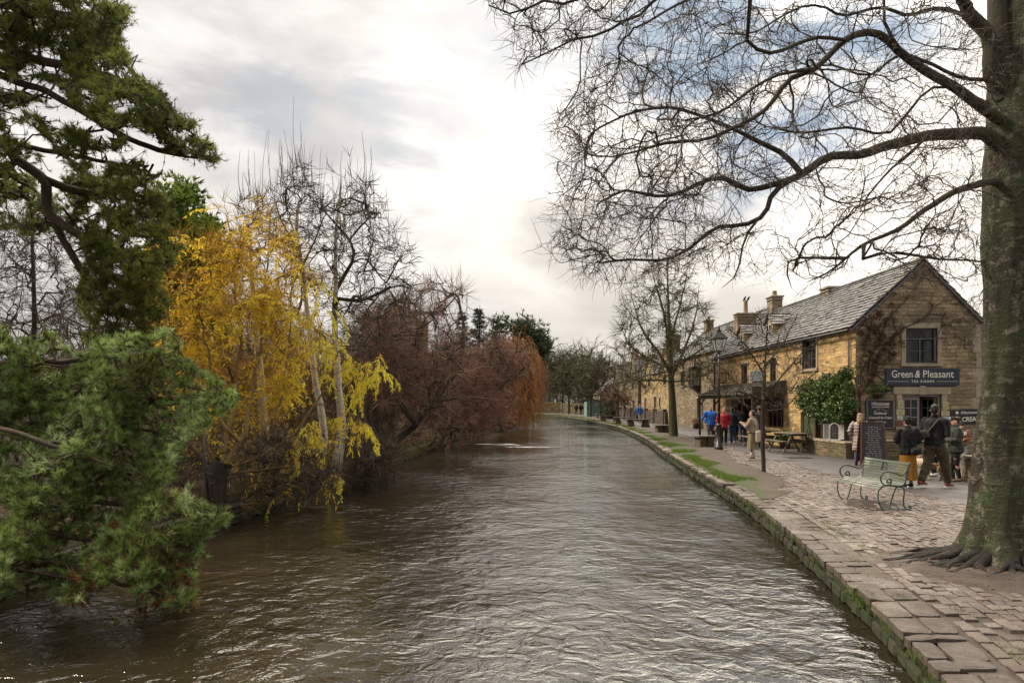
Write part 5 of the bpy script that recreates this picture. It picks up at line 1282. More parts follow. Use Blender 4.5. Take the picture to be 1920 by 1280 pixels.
# ---------------------------------------------------------------- pines of the near left bank
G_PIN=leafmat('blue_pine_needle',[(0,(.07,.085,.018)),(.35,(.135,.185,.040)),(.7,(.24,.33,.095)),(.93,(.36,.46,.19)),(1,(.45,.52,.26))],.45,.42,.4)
G_PI2=leafmat('olive_pine_needle',[(0,(.055,.065,.013)),(.4,(.11,.145,.026)),(.75,(.20,.245,.045)),(1,(.31,.34,.09))],.5,.4,.35)
DEADN=leafmat('dead_needle',[(0,(.10,.035,.014)),(.5,(.21,.075,.03)),(1,(.34,.15,.06))],.7,.15)
def pine(name,label,base,limbs,attr,nneedle,nlen,nwid,mat,tufts_on,step,rt,tonefn,dead=0.0):
    root=tree_thing(name,base,label); T=Tree(step)
    for k,(pts,r0,r1) in enumerate(limbs): T.limb(pts,r0,r1,k>0,.04 if k else 0)
    nt=T.par.index(0) if False else 0
    T.grow(attr,.25,0,2.5,.6); m=MB(); T.finish(m,rt,.42,.09); put(m,'branches',B_PINE,root)
    P_=np.array(T.P); par=np.array(T.par); sel=np.where((T.cnt<=tufts_on)&(par>=0))[0]
    m=MB(); p0=resample(smoothline(limbs[0][0],30),.3); m.chains([p0],[np.linspace(limbs[0][1],limbs[0][2],len(p0))*1.05]); put(m,'trunk',B_PINE,root)
    tips=np.array(T.tips); tip=np.zeros(len(P_),bool); tip[tips]=True
    pos=P_[sel]; gp=np.where(par[par[sel]]>=0,par[par[sel]],par[sel]); d=unit(P_[sel]-P_[gp]); d=unit(d+np.array([0,0,.45])); tn=tonefn(pos)
    if dead:
        dk=np.array([noise.noise(Vector(p*.9))for p in pos]); isd=(dk>.5-dead)&(pos[:,2]<1.0)&(rng.random(len(pos))<.55); 
        m=MB(); sprays(m,pos[isd],d[isd],nneedle//2,nlen*1.1,nwid,.9,base=nlen*.4); put(m,'dead_needles',DEADN,root); pos,d,tn=pos[~isd],d[~isd],tn[~isd]
    m=MB(); tt=tip[sel] if not dead else tip[sel][~isd]
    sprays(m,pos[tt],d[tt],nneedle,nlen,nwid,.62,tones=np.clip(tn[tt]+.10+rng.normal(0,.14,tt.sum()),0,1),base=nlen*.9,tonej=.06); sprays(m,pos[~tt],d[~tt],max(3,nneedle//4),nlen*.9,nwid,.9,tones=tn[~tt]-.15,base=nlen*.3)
    put(m,'needles',mat,root); return root,T
Bx=-8.6
def tone_np(freq,base,amp): return lambda p: np.clip(base+amp*np.array([noise.noise(Vector(q*freq)) for q in p])+rng.normal(0,.16,len(p)),0,1)
# lower blue-green pine reaching over the water
low_poly=[(-60,600),(0,612),(60,632),(130,640),(220,628),(290,625),(315,600),(325,640),(340,680),(400,705),(445,735),(440,760),(380,775),(390,800),(350,830),(345,860),(320,885),(335,930),(390,940),(425,962),(400,990),(370,1010),(385,1040),(350,1080),(358,1120),(330,1145),(300,1120),(265,1138),(240,1090),(190,1100),(120,1110),(60,1100),(0,1115),(-60,1130)]
def ylow(px,py): return 8.5-(py-600)/550*2.0+.35*np.sin(px/40.+py/60)
def ylow(px,py): return 8.6-(py-600)/550*1.9+.35*np.sin(px/40.+py/60)
limbs=[([(Bx,8.6,-.1),(Bx+.1,8.6,1.5),(Bx-.1,8.7,4),(Bx,8.8,7)],.22,.08)]
for (a,b_,c,Y) in [((-300,690),(60,680),(300,660),8.3),((-300,720),(150,740),(420,742),8.1),((-300,800),(100,800),(330,810),7.9),((-300,850),(80,880),(300,880),7.6),((-300,880),(120,930),(400,962),7.4),((-300,930),(100,1000),(360,1030),7.1),((-300,980),(80,1050),(330,1125),6.9),((-300,760),(0,800),(200,870),7.0),((-300,980),(-20,1060),(150,1085),6.8)]:
    limbs.append(([P(a[0],a[1],8.6),P((a[0]+b_[0])/2,(a[1]+b_[1])/2-12,(8.6+Y)/2),P(b_[0],b_[1],Y+.1),P(c[0],c[1],Y)],.06,.012))
att=crown(low_poly,5200,ylow,.6,gap=.18,gs=(60,24),zmin=-.30,seed=3)
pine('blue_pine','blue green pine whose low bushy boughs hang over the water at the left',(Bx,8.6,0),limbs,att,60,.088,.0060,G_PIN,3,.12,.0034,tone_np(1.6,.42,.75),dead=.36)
# tall darker pine above
up_poly=[(-60,-40),(190,-40),(236,32),(232,90),(246,130),(290,165),(325,205),(352,222),(398,268),(385,310),(345,318),(300,330),(318,400),(330,470),(300,520),(312,570),(285,610),(215,640),(165,640),(140,560),(150,470),(110,430),(60,380),(-60,330)]
def yup(px,py): return 12.3+.6*np.sin(px/50.)+.5*np.sin(py/44.)+np.where(py>330,1.4,0)
up_dense=[(-60,-40),(190,-40),(236,32),(232,90),(246,130),(290,165),(352,222),(398,268),(385,310),(330,290),(250,250),(180,215),(120,170),(40,140),(-60,130)]
up_low=[(170,330),(250,315),(300,330),(318,400),(330,470),(300,520),(312,570),(285,610),(215,640),(165,640),(150,560),(160,470),(130,400)]
up_gap=[(-60,150),(60,180),(160,240),(260,290),(180,340),(130,400),(100,440),(-60,420)]
Ux=-12.2; U0=13.0
limbs=[([(Ux,U0,-.1),(Ux,U0,4),(Ux+.2,U0,9),(Ux+.1,U0,14)],.36,.14)]
for L_,Ys__ in [([(-300,60),(-60,120),(0,142),(56,161),(124,191),(188,232),(240,259),(300,281),(372,296)],(13,12)),([(-300,200),(-60,235),(0,262),(30,300),(86,337),(90,394),(124,424),(200,470),(270,490)],(13,13)),([(-300,0),(-60,60),(60,110),(150,130),(220,150),(300,195)],(13,12)),([(-300,-60),(-60,0),(80,20),(190,40),(228,60)],(13,12.4)),([(86,337),(150,360),(230,360),(300,380)],(13,13.6)),([(90,394),(160,520),(230,560),(300,580)],(13.2,14)),([(0,262),(80,280),(180,300),(280,320)],(12.8,12.8)),([(-300,-160),(-60,-80),(100,-30),(180,0)],(13,12.6))]:
    n=len(L_); limbs.append(([P(x,y,np.interp(i,[0,n-1],Ys__)) for i,(x,y) in enumerate(L_)],.06,.010))
att=np.concatenate([crown(up_dense,4200,yup,1.1,gap=.25,gs=(52,20),seed=8),crown(up_low,3300,yup,1.0,gap=.27,gs=(48,19),seed=9),crown(up_gap,1800,yup,1.0,gap=.40,gs=(60,22),seed=4)])
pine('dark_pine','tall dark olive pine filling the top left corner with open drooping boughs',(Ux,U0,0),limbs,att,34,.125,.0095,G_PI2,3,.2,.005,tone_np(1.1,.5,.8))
# ---------------------------------------------------------------- yellow willow
Y_LEAF=leafmat('willow_leaf',[(0,(.42,.22,.03)),(.3,(.62,.37,.035)),(.6,(.80,.58,.05)),(.85,(.80,.70,.08)),(1,(.64,.68,.12))],.5,.65)
wb=Gd(398,948); wp=lambda L_,Ys__:[P(x,y,np.interp(i,[0,len(L_)-1],Ys__)) for i,(x,y) in enumerate(L_)]
root=tree_thing('yellow_willow',tuple(wb),'golden yellow willow with a thick leaning dark trunk at the water edge')
T=Tree(.2); T.limb(wp([(398,952),(402,915),(408,885),(420,865)],(12.8,12.9)),.24,.17,wob=.02); tp=np.array(T.P);tr_=np.array(T.rad)
for L_,Ys__,r0 in [([(412,880),(385,830),(370,770),(350,690),(320,600),(310,520)],(12.9,15),.04),([(415,875),(430,810),(440,740),(450,640),(440,520),(430,420)],(12.9,16),.045),([(418,875),(460,800),(475,720),(490,620),(500,500),(505,400)],(12.9,16.5),.05),([(418,875),(470,830),(520,760),(540,660),(545,560),(550,470)],(12.9,16),.04),([(420,880),(500,850),(560,800),(610,720),(640,660),(680,680)],(12.9,14.5),.035),([(415,880),(360,840),(330,800),(300,740)],(12.9,13.4),.05),([(420,890),(500,880),(570,880),(620,920)],(12.9,13.8),.035),([(430,810),(400,760),(395,700),(380,620),(370,540)],(13,14.6),.04)]:
    T.limb(wp(L_,Ys__),r0,.012,True,.08)
yw=[(272,440),(300,415),(345,440),(395,440),(420,375),(470,372),(500,358),(530,400),(560,460),(590,540),(620,600),(700,670),(712,700),(680,760),(690,840),(640,880),(625,960),(570,965),(520,910),(430,880),(380,850),(330,760),(295,640),(285,540)]
att=np.concatenate([crown(yw,1500,lambda px,py:15.4+.6*np.sin(px/45.)+.4*np.sin(py/50.)-np.where(px>560,1.4,0),1.3,gap=.35,gs=42,seed=6,zmin=-.2)])
apx=CX+att[:,0]/att[:,1]*FPX; apy=HY-(att[:,2]-EYE)/att[:,1]*FPX
for tx in ([(497,876),(496,820),(492,760),(487,690),(478,600)],[(597,876),(607,832),(602,770),(588,690),(578,600),(566,500)],[(630,884),(640,800),(634,720),(628,620),(629,520)]):
    tx=np.array(tx)[::-1]; d_=np.abs(apx-np.interp(apy,tx[:,1],tx[:,0])); k_=(d_<17)&(apy<885)&(apy>tx[0,1]); f_=(18.0+rng.random(len(att)))/att[:,1]
    att[k_]=(np.array([0,0,EYE])+(att-np.array([0,0,EYE]))*f_[:,None])[k_]
T.grow(att,.3,0,3,.7); m=MB(); T.finish(m,.0045,.40,.035); put(m,'branches',barkmat('willow_bark',(.26,.15,.055),(.13,.075,.032),(.16,.13,.04),None,7),root)
m=MB(); m.chains([tp],[tr_+.02]); put(m,'trunk',B_DARK,root)
# hanging strands
sel=np.where(T.cnt<5)[0]; P_=np.array(T.P); par=np.array(T.par); sel=sel[par[sel]>=0]
pxs=CX+P_[sel][:,0]/P_[sel][:,1]*FPX; pys=HY-(P_[sel][:,2]-EYE)/P_[sel][:,1]*FPX
ch=[];ra=[];lp=[];ld=[];lt=[]; up=[]
for s,px,py in zip(sel,pxs,pys):
    if random.random()<.30: continue
    L_=random.uniform(.25,.85); n=6; v=unit(np.array([random.gauss(0,1),random.gauss(0,1),random.uniform(-.2,.7)])); p=P_[s].copy(); c=[p.copy()]
    right=px>545; 
    for k in range(n):
        v=unit(v+np.array([0,0,-.42 if (right or random.random()<.5) else -.15])+rng.normal(0,.12,3)); p=p+v*L_/n; c.append(p.copy())
    if c[-1][2]<WATER_Z: continue
    ch.append(np.array(c)); ra.append(np.array([.005,.0045,.004,.004,.003,.003,.002]))
    g=noise.noise(Vector((px/42.,py/42.,11)))
    dens=(3.0 if right else 2.6)*(max(0,.6+g*1.4) if right else max(.05,.55+g*1.2)); 
    if py>760 and not right: dens*=.4
    if right and py<560: dens*=.45
    nl=int(11*dens*L_/.5)
    for q in range(nl):
        u=random.uniform(.1,1)*n; i=min(n-1,int(u)); pp=c[i]+(c[i+1]-c[i])*(u-i); lp.append(pp); ld.append(unit(np.array([random.gauss(0,.5),random.gauss(0,.5),-.75 if right else -.3])+ (c[i+1]-c[i])*3))
        lt.append((.74 if right else .58)+random.gauss(0,.13)+.25*g)
m=MB(); m.chains(ch,ra,tones=rng.random(len(ch))); put(m,'twigs',TWIG_OLIVE,root)
m=MB(); leaves(m,np.array(lp),np.array(ld),.105,.024,np.array(lt)); put(m,'leaves',Y_LEAF,root)
# fine ochre shoots of the upright willow part
m=MB(); s2=sel[(pxs<600)&(pys<780)]; sprays(m,P_[s2],unit(P_[s2]-P_[par[s2]]+[0,0,.1]),5,.5,.008,.5); put(m,'shoots',tw('ochre_shoots',(.36,.20,.035),(.56,.34,.05),(.68,.48,.08)),root)
# ---------------------------------------------------------------- birches and the tall bare tree
def birch(L_,Y,r0,r1,label,poly,n,sd,shoots=0,dY=1.2,limbs=()):
    b=P(*L_[0],Y); root,T=bare_tree('birch_tree',label,tuple(b),(pl(L_,Y),r0,r1),[(pl(q,Y+dz),a,c) for q,dz,a,c in limbs],poly,n,Y,dY,B_BIRCH,.006,.22,twmat=B_DARK,spray=(3,.4,.010,.5,-.1,TWB,3),seed=sd,gap=.2,gs=50)
    if shoots:
        P_=np.array(T.P); z=P_[:,2]; px=CX+P_[:,0]/P_[:,1]*FPX; c=np.where((z>np.percentile(z,55)))[0]; ch=[];ra=[]
        for i in rng.choice(c,shoots):
            l=random.uniform(.7,1.7); ph=random.uniform(0,9); dx,dy=random.gauss(0,.06),random.gauss(0,.06); n_=8
            ch.append(np.array([P_[i]+np.array([dx*l*t+.03*math.sin(ph+5*t),dy*l*t,l*t]) for t in np.linspace(0,1,n_)])); ra.append(np.linspace(.009,.003,n_))
        m=MB(); m.chains(ch,ra); put(m,'shoots',TWIG_BEECH,root)
birch([(497,876),(496,820),(492,760),(487,690),(478,600),(472,520),(470,440)],16.4,.135,.03,'pale birch trunk standing just right of the dark willow trunk',[(440,380),(500,350),(520,420),(520,520),(430,520)],160,1,14)
birch([(597,876),(607,832),(602,770),(588,690),(578,600),(566,500),(556,430),(560,380)],16.6,.10,.03,'slim pale birch with a curved trunk among the yellow leaves',[(520,330),(560,300),(600,340),(610,430),(600,540),(540,540),(520,440)],260,2,26,limbs=[([(566,500),(590,450),(610,400)],.3,.03,.01),([(560,470),(530,420),(515,370)],-.3,.03,.01)])
birch([(630,884),(640,800),(634,720),(628,620),(629,520),(630,440),(634,400),(640,345)],16.5,.13,.02,'tallest thick grey birch with dark curving limbs above the yellow leaves',[(580,360),(640,300),(700,330),(735,420),(770,490),(760,600),(700,650),(640,640),(600,560),(590,450)],620,3,34,1.6,
  [([(632,540),(655,500),(664,480),(655,450),(630,420),(612,400)],.2,.055,.02),([(634,560),(680,562),(740,535),(770,540)],-.3,.05,.012),([(655,450),(680,420),(700,400)],.3,.03,.01),([(630,470),(600,470),(575,500)],.3,.03,.01),([(633,390),(650,370),(690,385)],.2,.04,.01)])
birch([(621,888),(630,862),(640,835),(650,800)],16.2,.05,.03,'short leaning pale birch stem at the foot of the tallest birch',[(640,780),(680,760),(690,800),(650,830)],40,4,0,.5)
# ---------------------------------------------------------------- red and brown thickets along the left bank
def thick(name,label,base,trunk,r0,poly,n,Y,dY,tm,bark=B_DARK,limbs=(),ln=.55,wd=.012,cnt=5,gap=.2,seed=1,grav=0,cat='tree',group=None,sp=.6,rt=.010,kink=.3,gs=45,tc=6,step=None):
    bY=base[1]; return bare_tree(name,label,base,(trunk,r0,r0*.35),list(limbs),poly,n,Y,dY,bark,rt,step or .011*bY,cat,spray=(cnt,ln,wd,sp,grav,tm,tc),gap=gap,gs=gs,kink=kink,zmin=-.2,seed=seed,group=group)
b=Gd(705,868); Y=b[1]
thick('arching_tree','dark leaning tree with arching bare branches right of the birches',tuple(b),wp([(702,868),(740,825),(780,795),(812,752),(830,720)],(Y,Y+1)),.17,
 [(680,600),(720,560),(770,545),(820,525),(860,535),(872,570),(860,620),(870,660),(870,700),(840,760),(760,780),(700,740),(675,680)],900,lambda px,py:Y+.8+np.sin(px/30.),2.2,TWR,limbs=[(wp([(780,795),(740,740),(720,680),(740,620)],(Y,Y+.8)),.06,.015),(wp([(812,752),(860,690),(870,620),(860,560)],(Y+1,Y+2)),.06,.015),(wp([(720,850),(690,780),(700,700)],(Y,Y)),.05,.012),(wp([(812,752),(880,745),(940,755)],(Y+1,Y+2)),.05,.012)],ln=.7,wd=.011,cnt=6,gap=.2,seed=2,tc=7)
def yr(px,py): return np.interp(px,[680,800,900,1000],[27,31,40,56])+0*py
for i,(nm,lb,bp,poly,n,dY,tm,ln,cnt,gr,bk) in enumerate([
 ('red_shrub','dense red brown thicket between the leaning tree and the water',(740,862),[(672,660),(700,610),(760,600),(800,640),(830,700),(850,780),(830,840),(760,862),(700,850),(675,790)],620,2.0,TWR,.6,6,0,TWIG_RED),
 ('red_shrub','second purple brown thicket, below the left spruce',(830,845),[(770,680),(800,640),(850,632),(890,668),(900,720),(890,790),(860,835),(800,845),(775,780)],620,2.4,TWR,.75,6,0,TWIG_RED),
 ('crimson_maple','deep crimson bushy tree low over the river, left of the orange weeping tree',(885,828),[(850,700),(880,655),(920,640),(955,665),(965,720),(960,770),(935,798),(880,812),(850,780)],680,2.8,TWC,.8,7,.1,TWIG_RED),
 ('pink_shrub','pale reddish twiggy tree top below the broad dark pine',(940,815),[(900,660),(930,635),(960,625),(985,640),(990,700),(950,720),(905,700)],300,2.4,TWR,.9,5,0,TWIG_RED)]):
    Yq=float(yr(np.array([bp[0]]),0)[0]); bb=P(bp[0],HY+1.85/Yq*FPX,Yq)
    thick(nm,lb,tuple(bb),[bb,P(bp[0]-5,(bp[1]+700)/2+20,Yq+.3),P(bp[0],710,Yq+.8)],.13,poly,n,yr,dY,tm,ln=ln,wd=.0005*Yq,cnt=cnt,seed=i+3,gap=.15,grav=gr,cat='shrub' if 'shrub' in nm else 'tree',rt=.0004*Yq,tc=8)
# orange weeping tree
Yw=60.0; bb=P(940,HY+1.85/Yw*FPX,Yw); root=tree_thing('weeping_willow',tuple(bb),'rust orange weeping willow trailing into the river at the bend')
T=Tree(.7); T.limb([bb,P(945,760,Yw),P(955,715,Yw),P(962,670,Yw)],.3,.12); tp=np.array(T.P); tr_=np.array(T.rad)
for L_ in [[(955,715),(975,690),(990,680)],[(955,715),(930,690),(915,690)],[(960,680),(970,650),(975,635)],[(950,740),(975,735),(995,740)]]: T.limb(wp(L_,(Yw,Yw+random.uniform(-2,2))),.12,.04,True,.1)
att=crown([(925,650),(950,625),(980,628),(1000,665),(1008,720),(1006,770),(960,770),(930,740),(915,690)],420,Yw,4.5,seed=3); T.grow(att,.3,0,6,.6); m=MB(); T.finish(m,.022,.4,.14); put(m,'branches',B_DARK,root); m=MB(); m.chains([tp],[tr_+.02]); put(m,'trunk',B_DARK,root)
sel=np.where(T.cnt<7)[0]; ch=[];ra=[]; P_=np.array(T.P)
for s in sel:
    for _ in range(3):
        l=min(random.uniform(1.2,3.6),P_[s][2]-WATER_Z+.3); n=7; p=P_[s].copy(); v=unit(np.array([random.gauss(0,1),random.gauss(0,1),.2])); c=[p.copy()]
        for k in range(n): v=unit(v*.72+np.array([0,0,-.45])+rng.normal(0,.05,3)); p=p+v*l/n; c.append(p.copy())
        ch.append(np.array(c)); ra.append(np.linspace(.013,.008,n+1))
m=MB(); m.chains(ch,ra,tones=rng.random(len(ch))); put(m,'strands',TWO,root)
# brown woodland behind the left bank
lbs_=[('grey brown bare tree at the far left behind the dark pine',60,22,[(0,420),(60,380),(130,400),(160,480),(150,600),(60,640),(-60,640),(-60,450)],TWB,B_DARK),
 ('brown scrub tree below the dark pine by the golden willow',200,24,[(120,560),(200,540),(290,560),(300,700),(280,760),(120,760),(80,640)],TWB,B_DARK),
 ('olive brown bush behind the trunk of the golden willow',400,19,[(330,660),(420,620),(500,640),(520,760),(500,860),(380,880),(330,800)],tw('olive_brown_twigs',(.10,.06,.02),(.18,.11,.035),(.26,.18,.06)),TWIG_OLIVE),
 ('brown bush filling the gap between the two pale birches',545,24,[(500,640),(560,600),(620,640),(640,760),(620,860),(520,870),(490,760)],tw('umber_twigs',(.08,.045,.022),(.15,.09,.04),(.22,.14,.06)),TWIG_OLIVE),
 ('dark brown bush immediately right of the tallest birch',670,25,[(630,650),(680,620),(730,650),(740,760),(730,850),(650,865),(630,760)],TWB,B_DARK),
 ('distant brown bare tree behind the golden willow, with an open crown',450,38,[(380,600),(440,560),(520,570),(560,640),(560,740),(380,740)],TWB,B_DARK),
 ('distant grey bare tree in front of the half hidden house',730,42,[(640,620),(700,570),(760,580),(800,620),(810,720),(660,740)],TWB,B_DARK),
 ('distant brown thicket behind the crimson maple',850,62,[(780,690),(830,660),(900,670),(940,700),(940,760),(780,765)],TWR,TWIG_RED)]
lbs_+=[('low dark brown bush overhanging the water between the golden willow trunk and the birches',520,14.6,[(440,850),(480,820),(540,815),(590,840),(640,870),(640,915),(590,940),(520,935),(450,930)],TWB,B_DARK),
 ('low brown bramble trailing into the river right of the birches',680,19,[(630,850),(670,820),(720,830),(760,850),(740,880),(690,900),(640,905)],TWB,B_DARK),
 ('dark scrub behind the iron railing left of the golden willow trunk',330,14.2,[(180,800),(260,780),(340,790),(400,830),(400,920),(340,950),(220,960),(160,900)],TWB,B_DARK)]
for i,(lb,px,Y,poly,tm,bk) in enumerate(lbs_):
    bb=P(px,HY+1.75/Y*FPX,Y); thick('bare_tree' if i in (0,5,6) else 'brown_bush',lb,tuple(bb),[bb,P(px+4,(poly[0][1]+760)/2,Y),P(px,min(p[1] for p in poly)+60,Y)],.12,poly,620,Y,2.4,tm,bark=bk,ln=.026*Y,wd=.00055*Y,cnt=6,seed=20+i,gap=.12,cat='tree' if i in(0,5,6) else 'bush',rt=.0003*Y,tc=8)
# small sprigs and bushes at the foot of the bank
G_UND=leafmat('undergrowth_leaf',[(0,(.05,.035,.018)),(.45,(.12,.085,.035)),(.7,(.12,.13,.03)),(1,(.24,.15,.05))],.6,.25)
m=MB(); n=1100; y=9+rng.random(n)**1.2*46; x=Lf(y)-.15-rng.random(n)**1.5*3.5; ps=np.c_[x,y,.05+0*x]; tn=rng.random(n)
sprays(m,ps,np.tile([0,0,1.],(n,1)),12,.36,.009,.65,tones=tn); 
n=130; y=12+rng.random(n)*34; x=Lf(y)+.02+rng.random(n)*.1; ps=np.c_[x,y,.0+0*x]; sprays(m,ps,np.tile(unit(np.array([.9,0,-.25])),(n,1)),10,.30,.010,.9,tones=rng.random(n)*.6+.4,grav=.25)
m.build('bank_undergrowth',G_UND,kind='stuff',label='low green and brown undergrowth along the foot of the wooded bank',cat='undergrowth')
# ---------------------------------------------------------------- climbers on the tea room
G_IVY=leafmat('climber_leaf',[(0,(.018,.040,.012)),(.45,(.045,.095,.022)),(.8,(.10,.17,.03)),(1,(.22,.20,.05))],.4,.2,.5)
def climber():
    root=tree_thing('evergreen_climber',(11.7,25.2,0),'glossy green bushy climber on the golden wall above the garden gate','climber')
    poly=[(1497,745),(1505,722),(1530,708),(1550,705),(1562,712),(1575,695),(1595,688),(1594,700),(1594,760),(1590,785),(1560,785),(1530,782),(1510,775)]
    def yf(px,py): return 11.45*1280/(px-960)
    att=crown(poly,800,yf,.05,.1,20,seed=3); att[:,0]+=rng.uniform(-.22,.25,len(att)); att[:,0]=np.minimum(att[:,0],11.9)
    T=Tree(.14); T.limb([(11.85,24.1,0),(11.85,24.1,1.5),(11.8,24.6,2.4),(11.75,25.6,2.2)],.05,.02); T.grow(att,.3,0,3); m=MB(); T.finish(m,.005,.42,.03); put(m,'stems',B_DARK,root)
    sel=np.where(T.cnt<5)[0]; pos=np.repeat(np.array(T.P)[sel],9,0)+rng.normal(0,.07,(len(sel)*9,3)); pos[:,0]=np.minimum(pos[:,0],11.91); m=MB()
    leaves(m,pos,unit(rng.normal(0,.6,(len(pos),3))+[-.6,-.5,-.4]),.11,.055,np.repeat(rng.random(len(sel)),9)*.7+rng.normal(.15,.15,len(pos))); put(m,'leaves',G_IVY,root)
climber()
def creeper():
    root=tree_thing('bare_creeper',(12.3,23.66,0),'dry brown creeper stems clinging to the gable around the tea rooms sign','climber')
    T=Tree(.12); YY=Y0-.05
    for L_ in [[(1612,858),(1614,780),(1612,700),(1625,640),(1640,590)],[(1614,740),(1640,700),(1650,660),(1690,620),(1740,590)],[(1612,700),(1650,640),(1665,600),(1700,560),(1730,520)],[(1640,700),(1700,745)]]: T.limb([P(x,y,YY) for x,y in L_],.03,.008,True,.03)
    att=np.concatenate([crown([(1608,600),(1650,580),(1700,610),(1692,660),(1650,690),(1640,720),(1612,730)],900,YY-.03,.05,.1,18,seed=2),crown([(1640,560),(1700,520),(1735,500),(1790,560),(1830,600),(1830,680),(1770,660),(1765,610),(1700,600)],380,YY-.03,.05,.3,30,seed=4)])
    T.grow(att,.3,0,3); P_=np.array(T.P); P_[:,1]=np.minimum(P_[:,1],Y0-.02); T.P=list(P_); m=MB(); T.finish(m,.004,.40,.03); put(m,'stems',TWIG_BEECH,root)
    m=MB(); sel=np.where(T.cnt<4)[0]; pos=P_[sel]; k=(pos[:,0]<13.4); k&=rng.random(len(k))<.55; sprays(m,pos[k],np.tile([0,-.7,-.5],(k.sum(),1)),4,.10,.020,.9,grav=.2); put(m,'dry_leaves',leafmat('dry_creeper_leaf',[(0,(.05,.028,.018)),(.6,(.12,.06,.035)),(1,(.20,.11,.06))],.8,.1),root)
creeper()
# ---------------------------------------------------------------- far woodland that reads as one mass
def woodland(name,label,n,xf,yf,hf,tm,mat2=None,ln=1.6,wd=.05,seed=0):
    m=MB(); y=yf(rng.random(n)); x=xf(rng.random(n),y); h=hf(x,y)*(1+.35*np.array([noise.noise(Vector((a*.16,b*.16,seed))) for a,b in zip(x,y)])+.25*np.array([noise.noise(Vector((a*.55,b*.5,seed+4))) for a,b in zip(x,y)]))
    z=h*rng.random(n)**1.05; p=np.c_[x,y,z]; tn=np.clip(.5+.5*np.array([noise.noise(Vector((a*.3,b*.3,c*.3))) for a,b,c in p])+rng.normal(0,.12,n),0,1)
    sprays(m,p,unit(np.tile([0,0,1.],(n,1))+rng.normal(0,.35,(n,3))),7,ln,wd,.6,tones=tn); return m.build(name,tm,kind='stuff',label=label,cat='woodland')
TWD=leafmat('woodland_mass',[(0,(.045,.035,.022)),(.4,(.085,.062,.038)),(.7,(.12,.085,.05)),(1,(.085,.10,.04))],.85,.1)
woodland('bank_woodland','brown winter undergrowth and scrub behind the trees across the river',9000,lambda u,y:Lf(y)-3.5-u**1.2*(14+y*.9),lambda u:17+u**1.3*75,lambda x,y:1.8+.05*y+.035*np.abs(x),TWD,ln=.95,wd=.030,seed=1)
woodland('far_woodland','grey green belt of trees closing the view behind the river bend',9000,lambda u,y:-190+u*(190+75),lambda u:175+u*45,lambda x,y:11.5+0*x,leafmat('far_wood',[(0,(.05,.05,.03)),(.5,(.10,.095,.055)),(1,(.16,.14,.09))],.85,.1),ln=3.6,wd=.13,seed=2)
woodland('side_woodland','dark belt of trees behind the houses on the promenade side',3000,lambda u,y:26+u*60,lambda u:20+u*150,lambda x,y:3.5+.02*x,TWD,ln=1.6,wd=.07,seed=3)
# ================================================================ STREET FURNITURE AND SIGNS
LAMPB=simple('lamp_black',(.014,.015,.016),.35,var=.3,bump=.1)
def tubes(name,mat,parent,items,n=8):
    m=MB()
    for p,r in items: m.tube(p,r,n)
    return m.build(name,mat,parent)
def street_lamp(x,y,label,ground=0):
    r=empty('street_lamp',(x,y,ground),0,label,'street lamp')
    m=MB(); m.tube([(0,0,0),(0,0,.12),(0,0,.14),(0,0,.9),(0,0,.95),(0,0,1.0),(0,0,1.06)],[.17,.16,.115,.10,.12,.12,.07],12); m.build('base',LAMPB,r)
    m=MB(); m.tube([(0,0,1.05),(0,0,3.9)],[.058,.042],10); 
    for z in (1.5,2.9,3.75): m.tube([(0,0,z-.03),(0,0,z),(0,0,z+.03)],[.06,.085,.06],10)
    m.tube([(-.28,0,3.55),(.28,0,3.55)],.016,6); m.ball((-.28,0,3.55),.03); m.ball((.28,0,3.55),.03); m.build('post',LAMPB,r)
    l=MB(); zb,zt=4.02,4.52; a,b=.13,.25
    l.tube([(0,0,3.88),(0,0,3.96),(0,0,4.02)],[.04,.06,.13],8)
    for (i,j) in ((1,1),(1,-1),(-1,-1),(-1,1)): l.bar((i*a,j*a,zb),(i*b,j*b,zt),.022)
    for (z,s) in ((zb,a),(zt,b)):
        for k in range(4):
            c=[(s,s),(s,-s),(-s,-s),(-s,s)]; p,q=c[k],c[(k+1)%4]; l.bar((p[0],p[1],z),(q[0],q[1],z),.028)
    l.build('lantern_frame',LAMPB,r)
    for k in range(4):
        c=[(1,1),(1,-1),(-1,-1),(-1,1)]; p,q=c[k],c[(k+1)%4]; g=MB(); aa,bb=a-.006,b-.006
        g.add([(p[0]*aa,p[1]*aa,zb),(q[0]*aa,q[1]*aa,zb),(q[0]*bb,q[1]*bb,zt),(p[0]*bb,p[1]*bb,zt)],[[0,1,2,3]]); g.build('lantern_pane',LPANE,r)
    h=MB(); s=b+.05; V=[(s,s,zt+.01),(s,-s,zt+.01),(-s,-s,zt+.01),(-s,s,zt+.01),(.09,.09,zt+.27),(.09,-.09,zt+.27),(-.09,-.09,zt+.27),(-.09,.09,zt+.27)]
    h.add(V,[[3,2,1,0],[0,1,5,4],[1,2,6,5],[2,3,7,6],[3,0,4,7],[4,5,6,7]]); h.box((0,0,zt+.31),(.15,.15,.09)); h.tube([(0,0,zt+.34),(0,0,zt+.40),(0,0,zt+.44),(0,0,zt+.5),(0,0,zt+.6)],[.09,.03,.05,.02,.006],8); h.build('lantern_roof',LAMPB,r)
    m=MB(); m.tube([(0,0,4.02),(0,0,4.25)],.02,6); m.ball((0,0,4.3),(.045,.045,.08)); m.build('bulb',simple('lamp_bulb',(.6,.58,.5),.4),r)
    return r
t=NT('lantern_glass'); t.col((.55,.56,.55)); t.rough(.15); t.b.inputs['Alpha'].default_value=.30; LPANE=t.m
g_=Gd(1348,842); street_lamp(g_[0],g_[1],'tall black lantern street lamp standing in the soil beside the near stone bench')
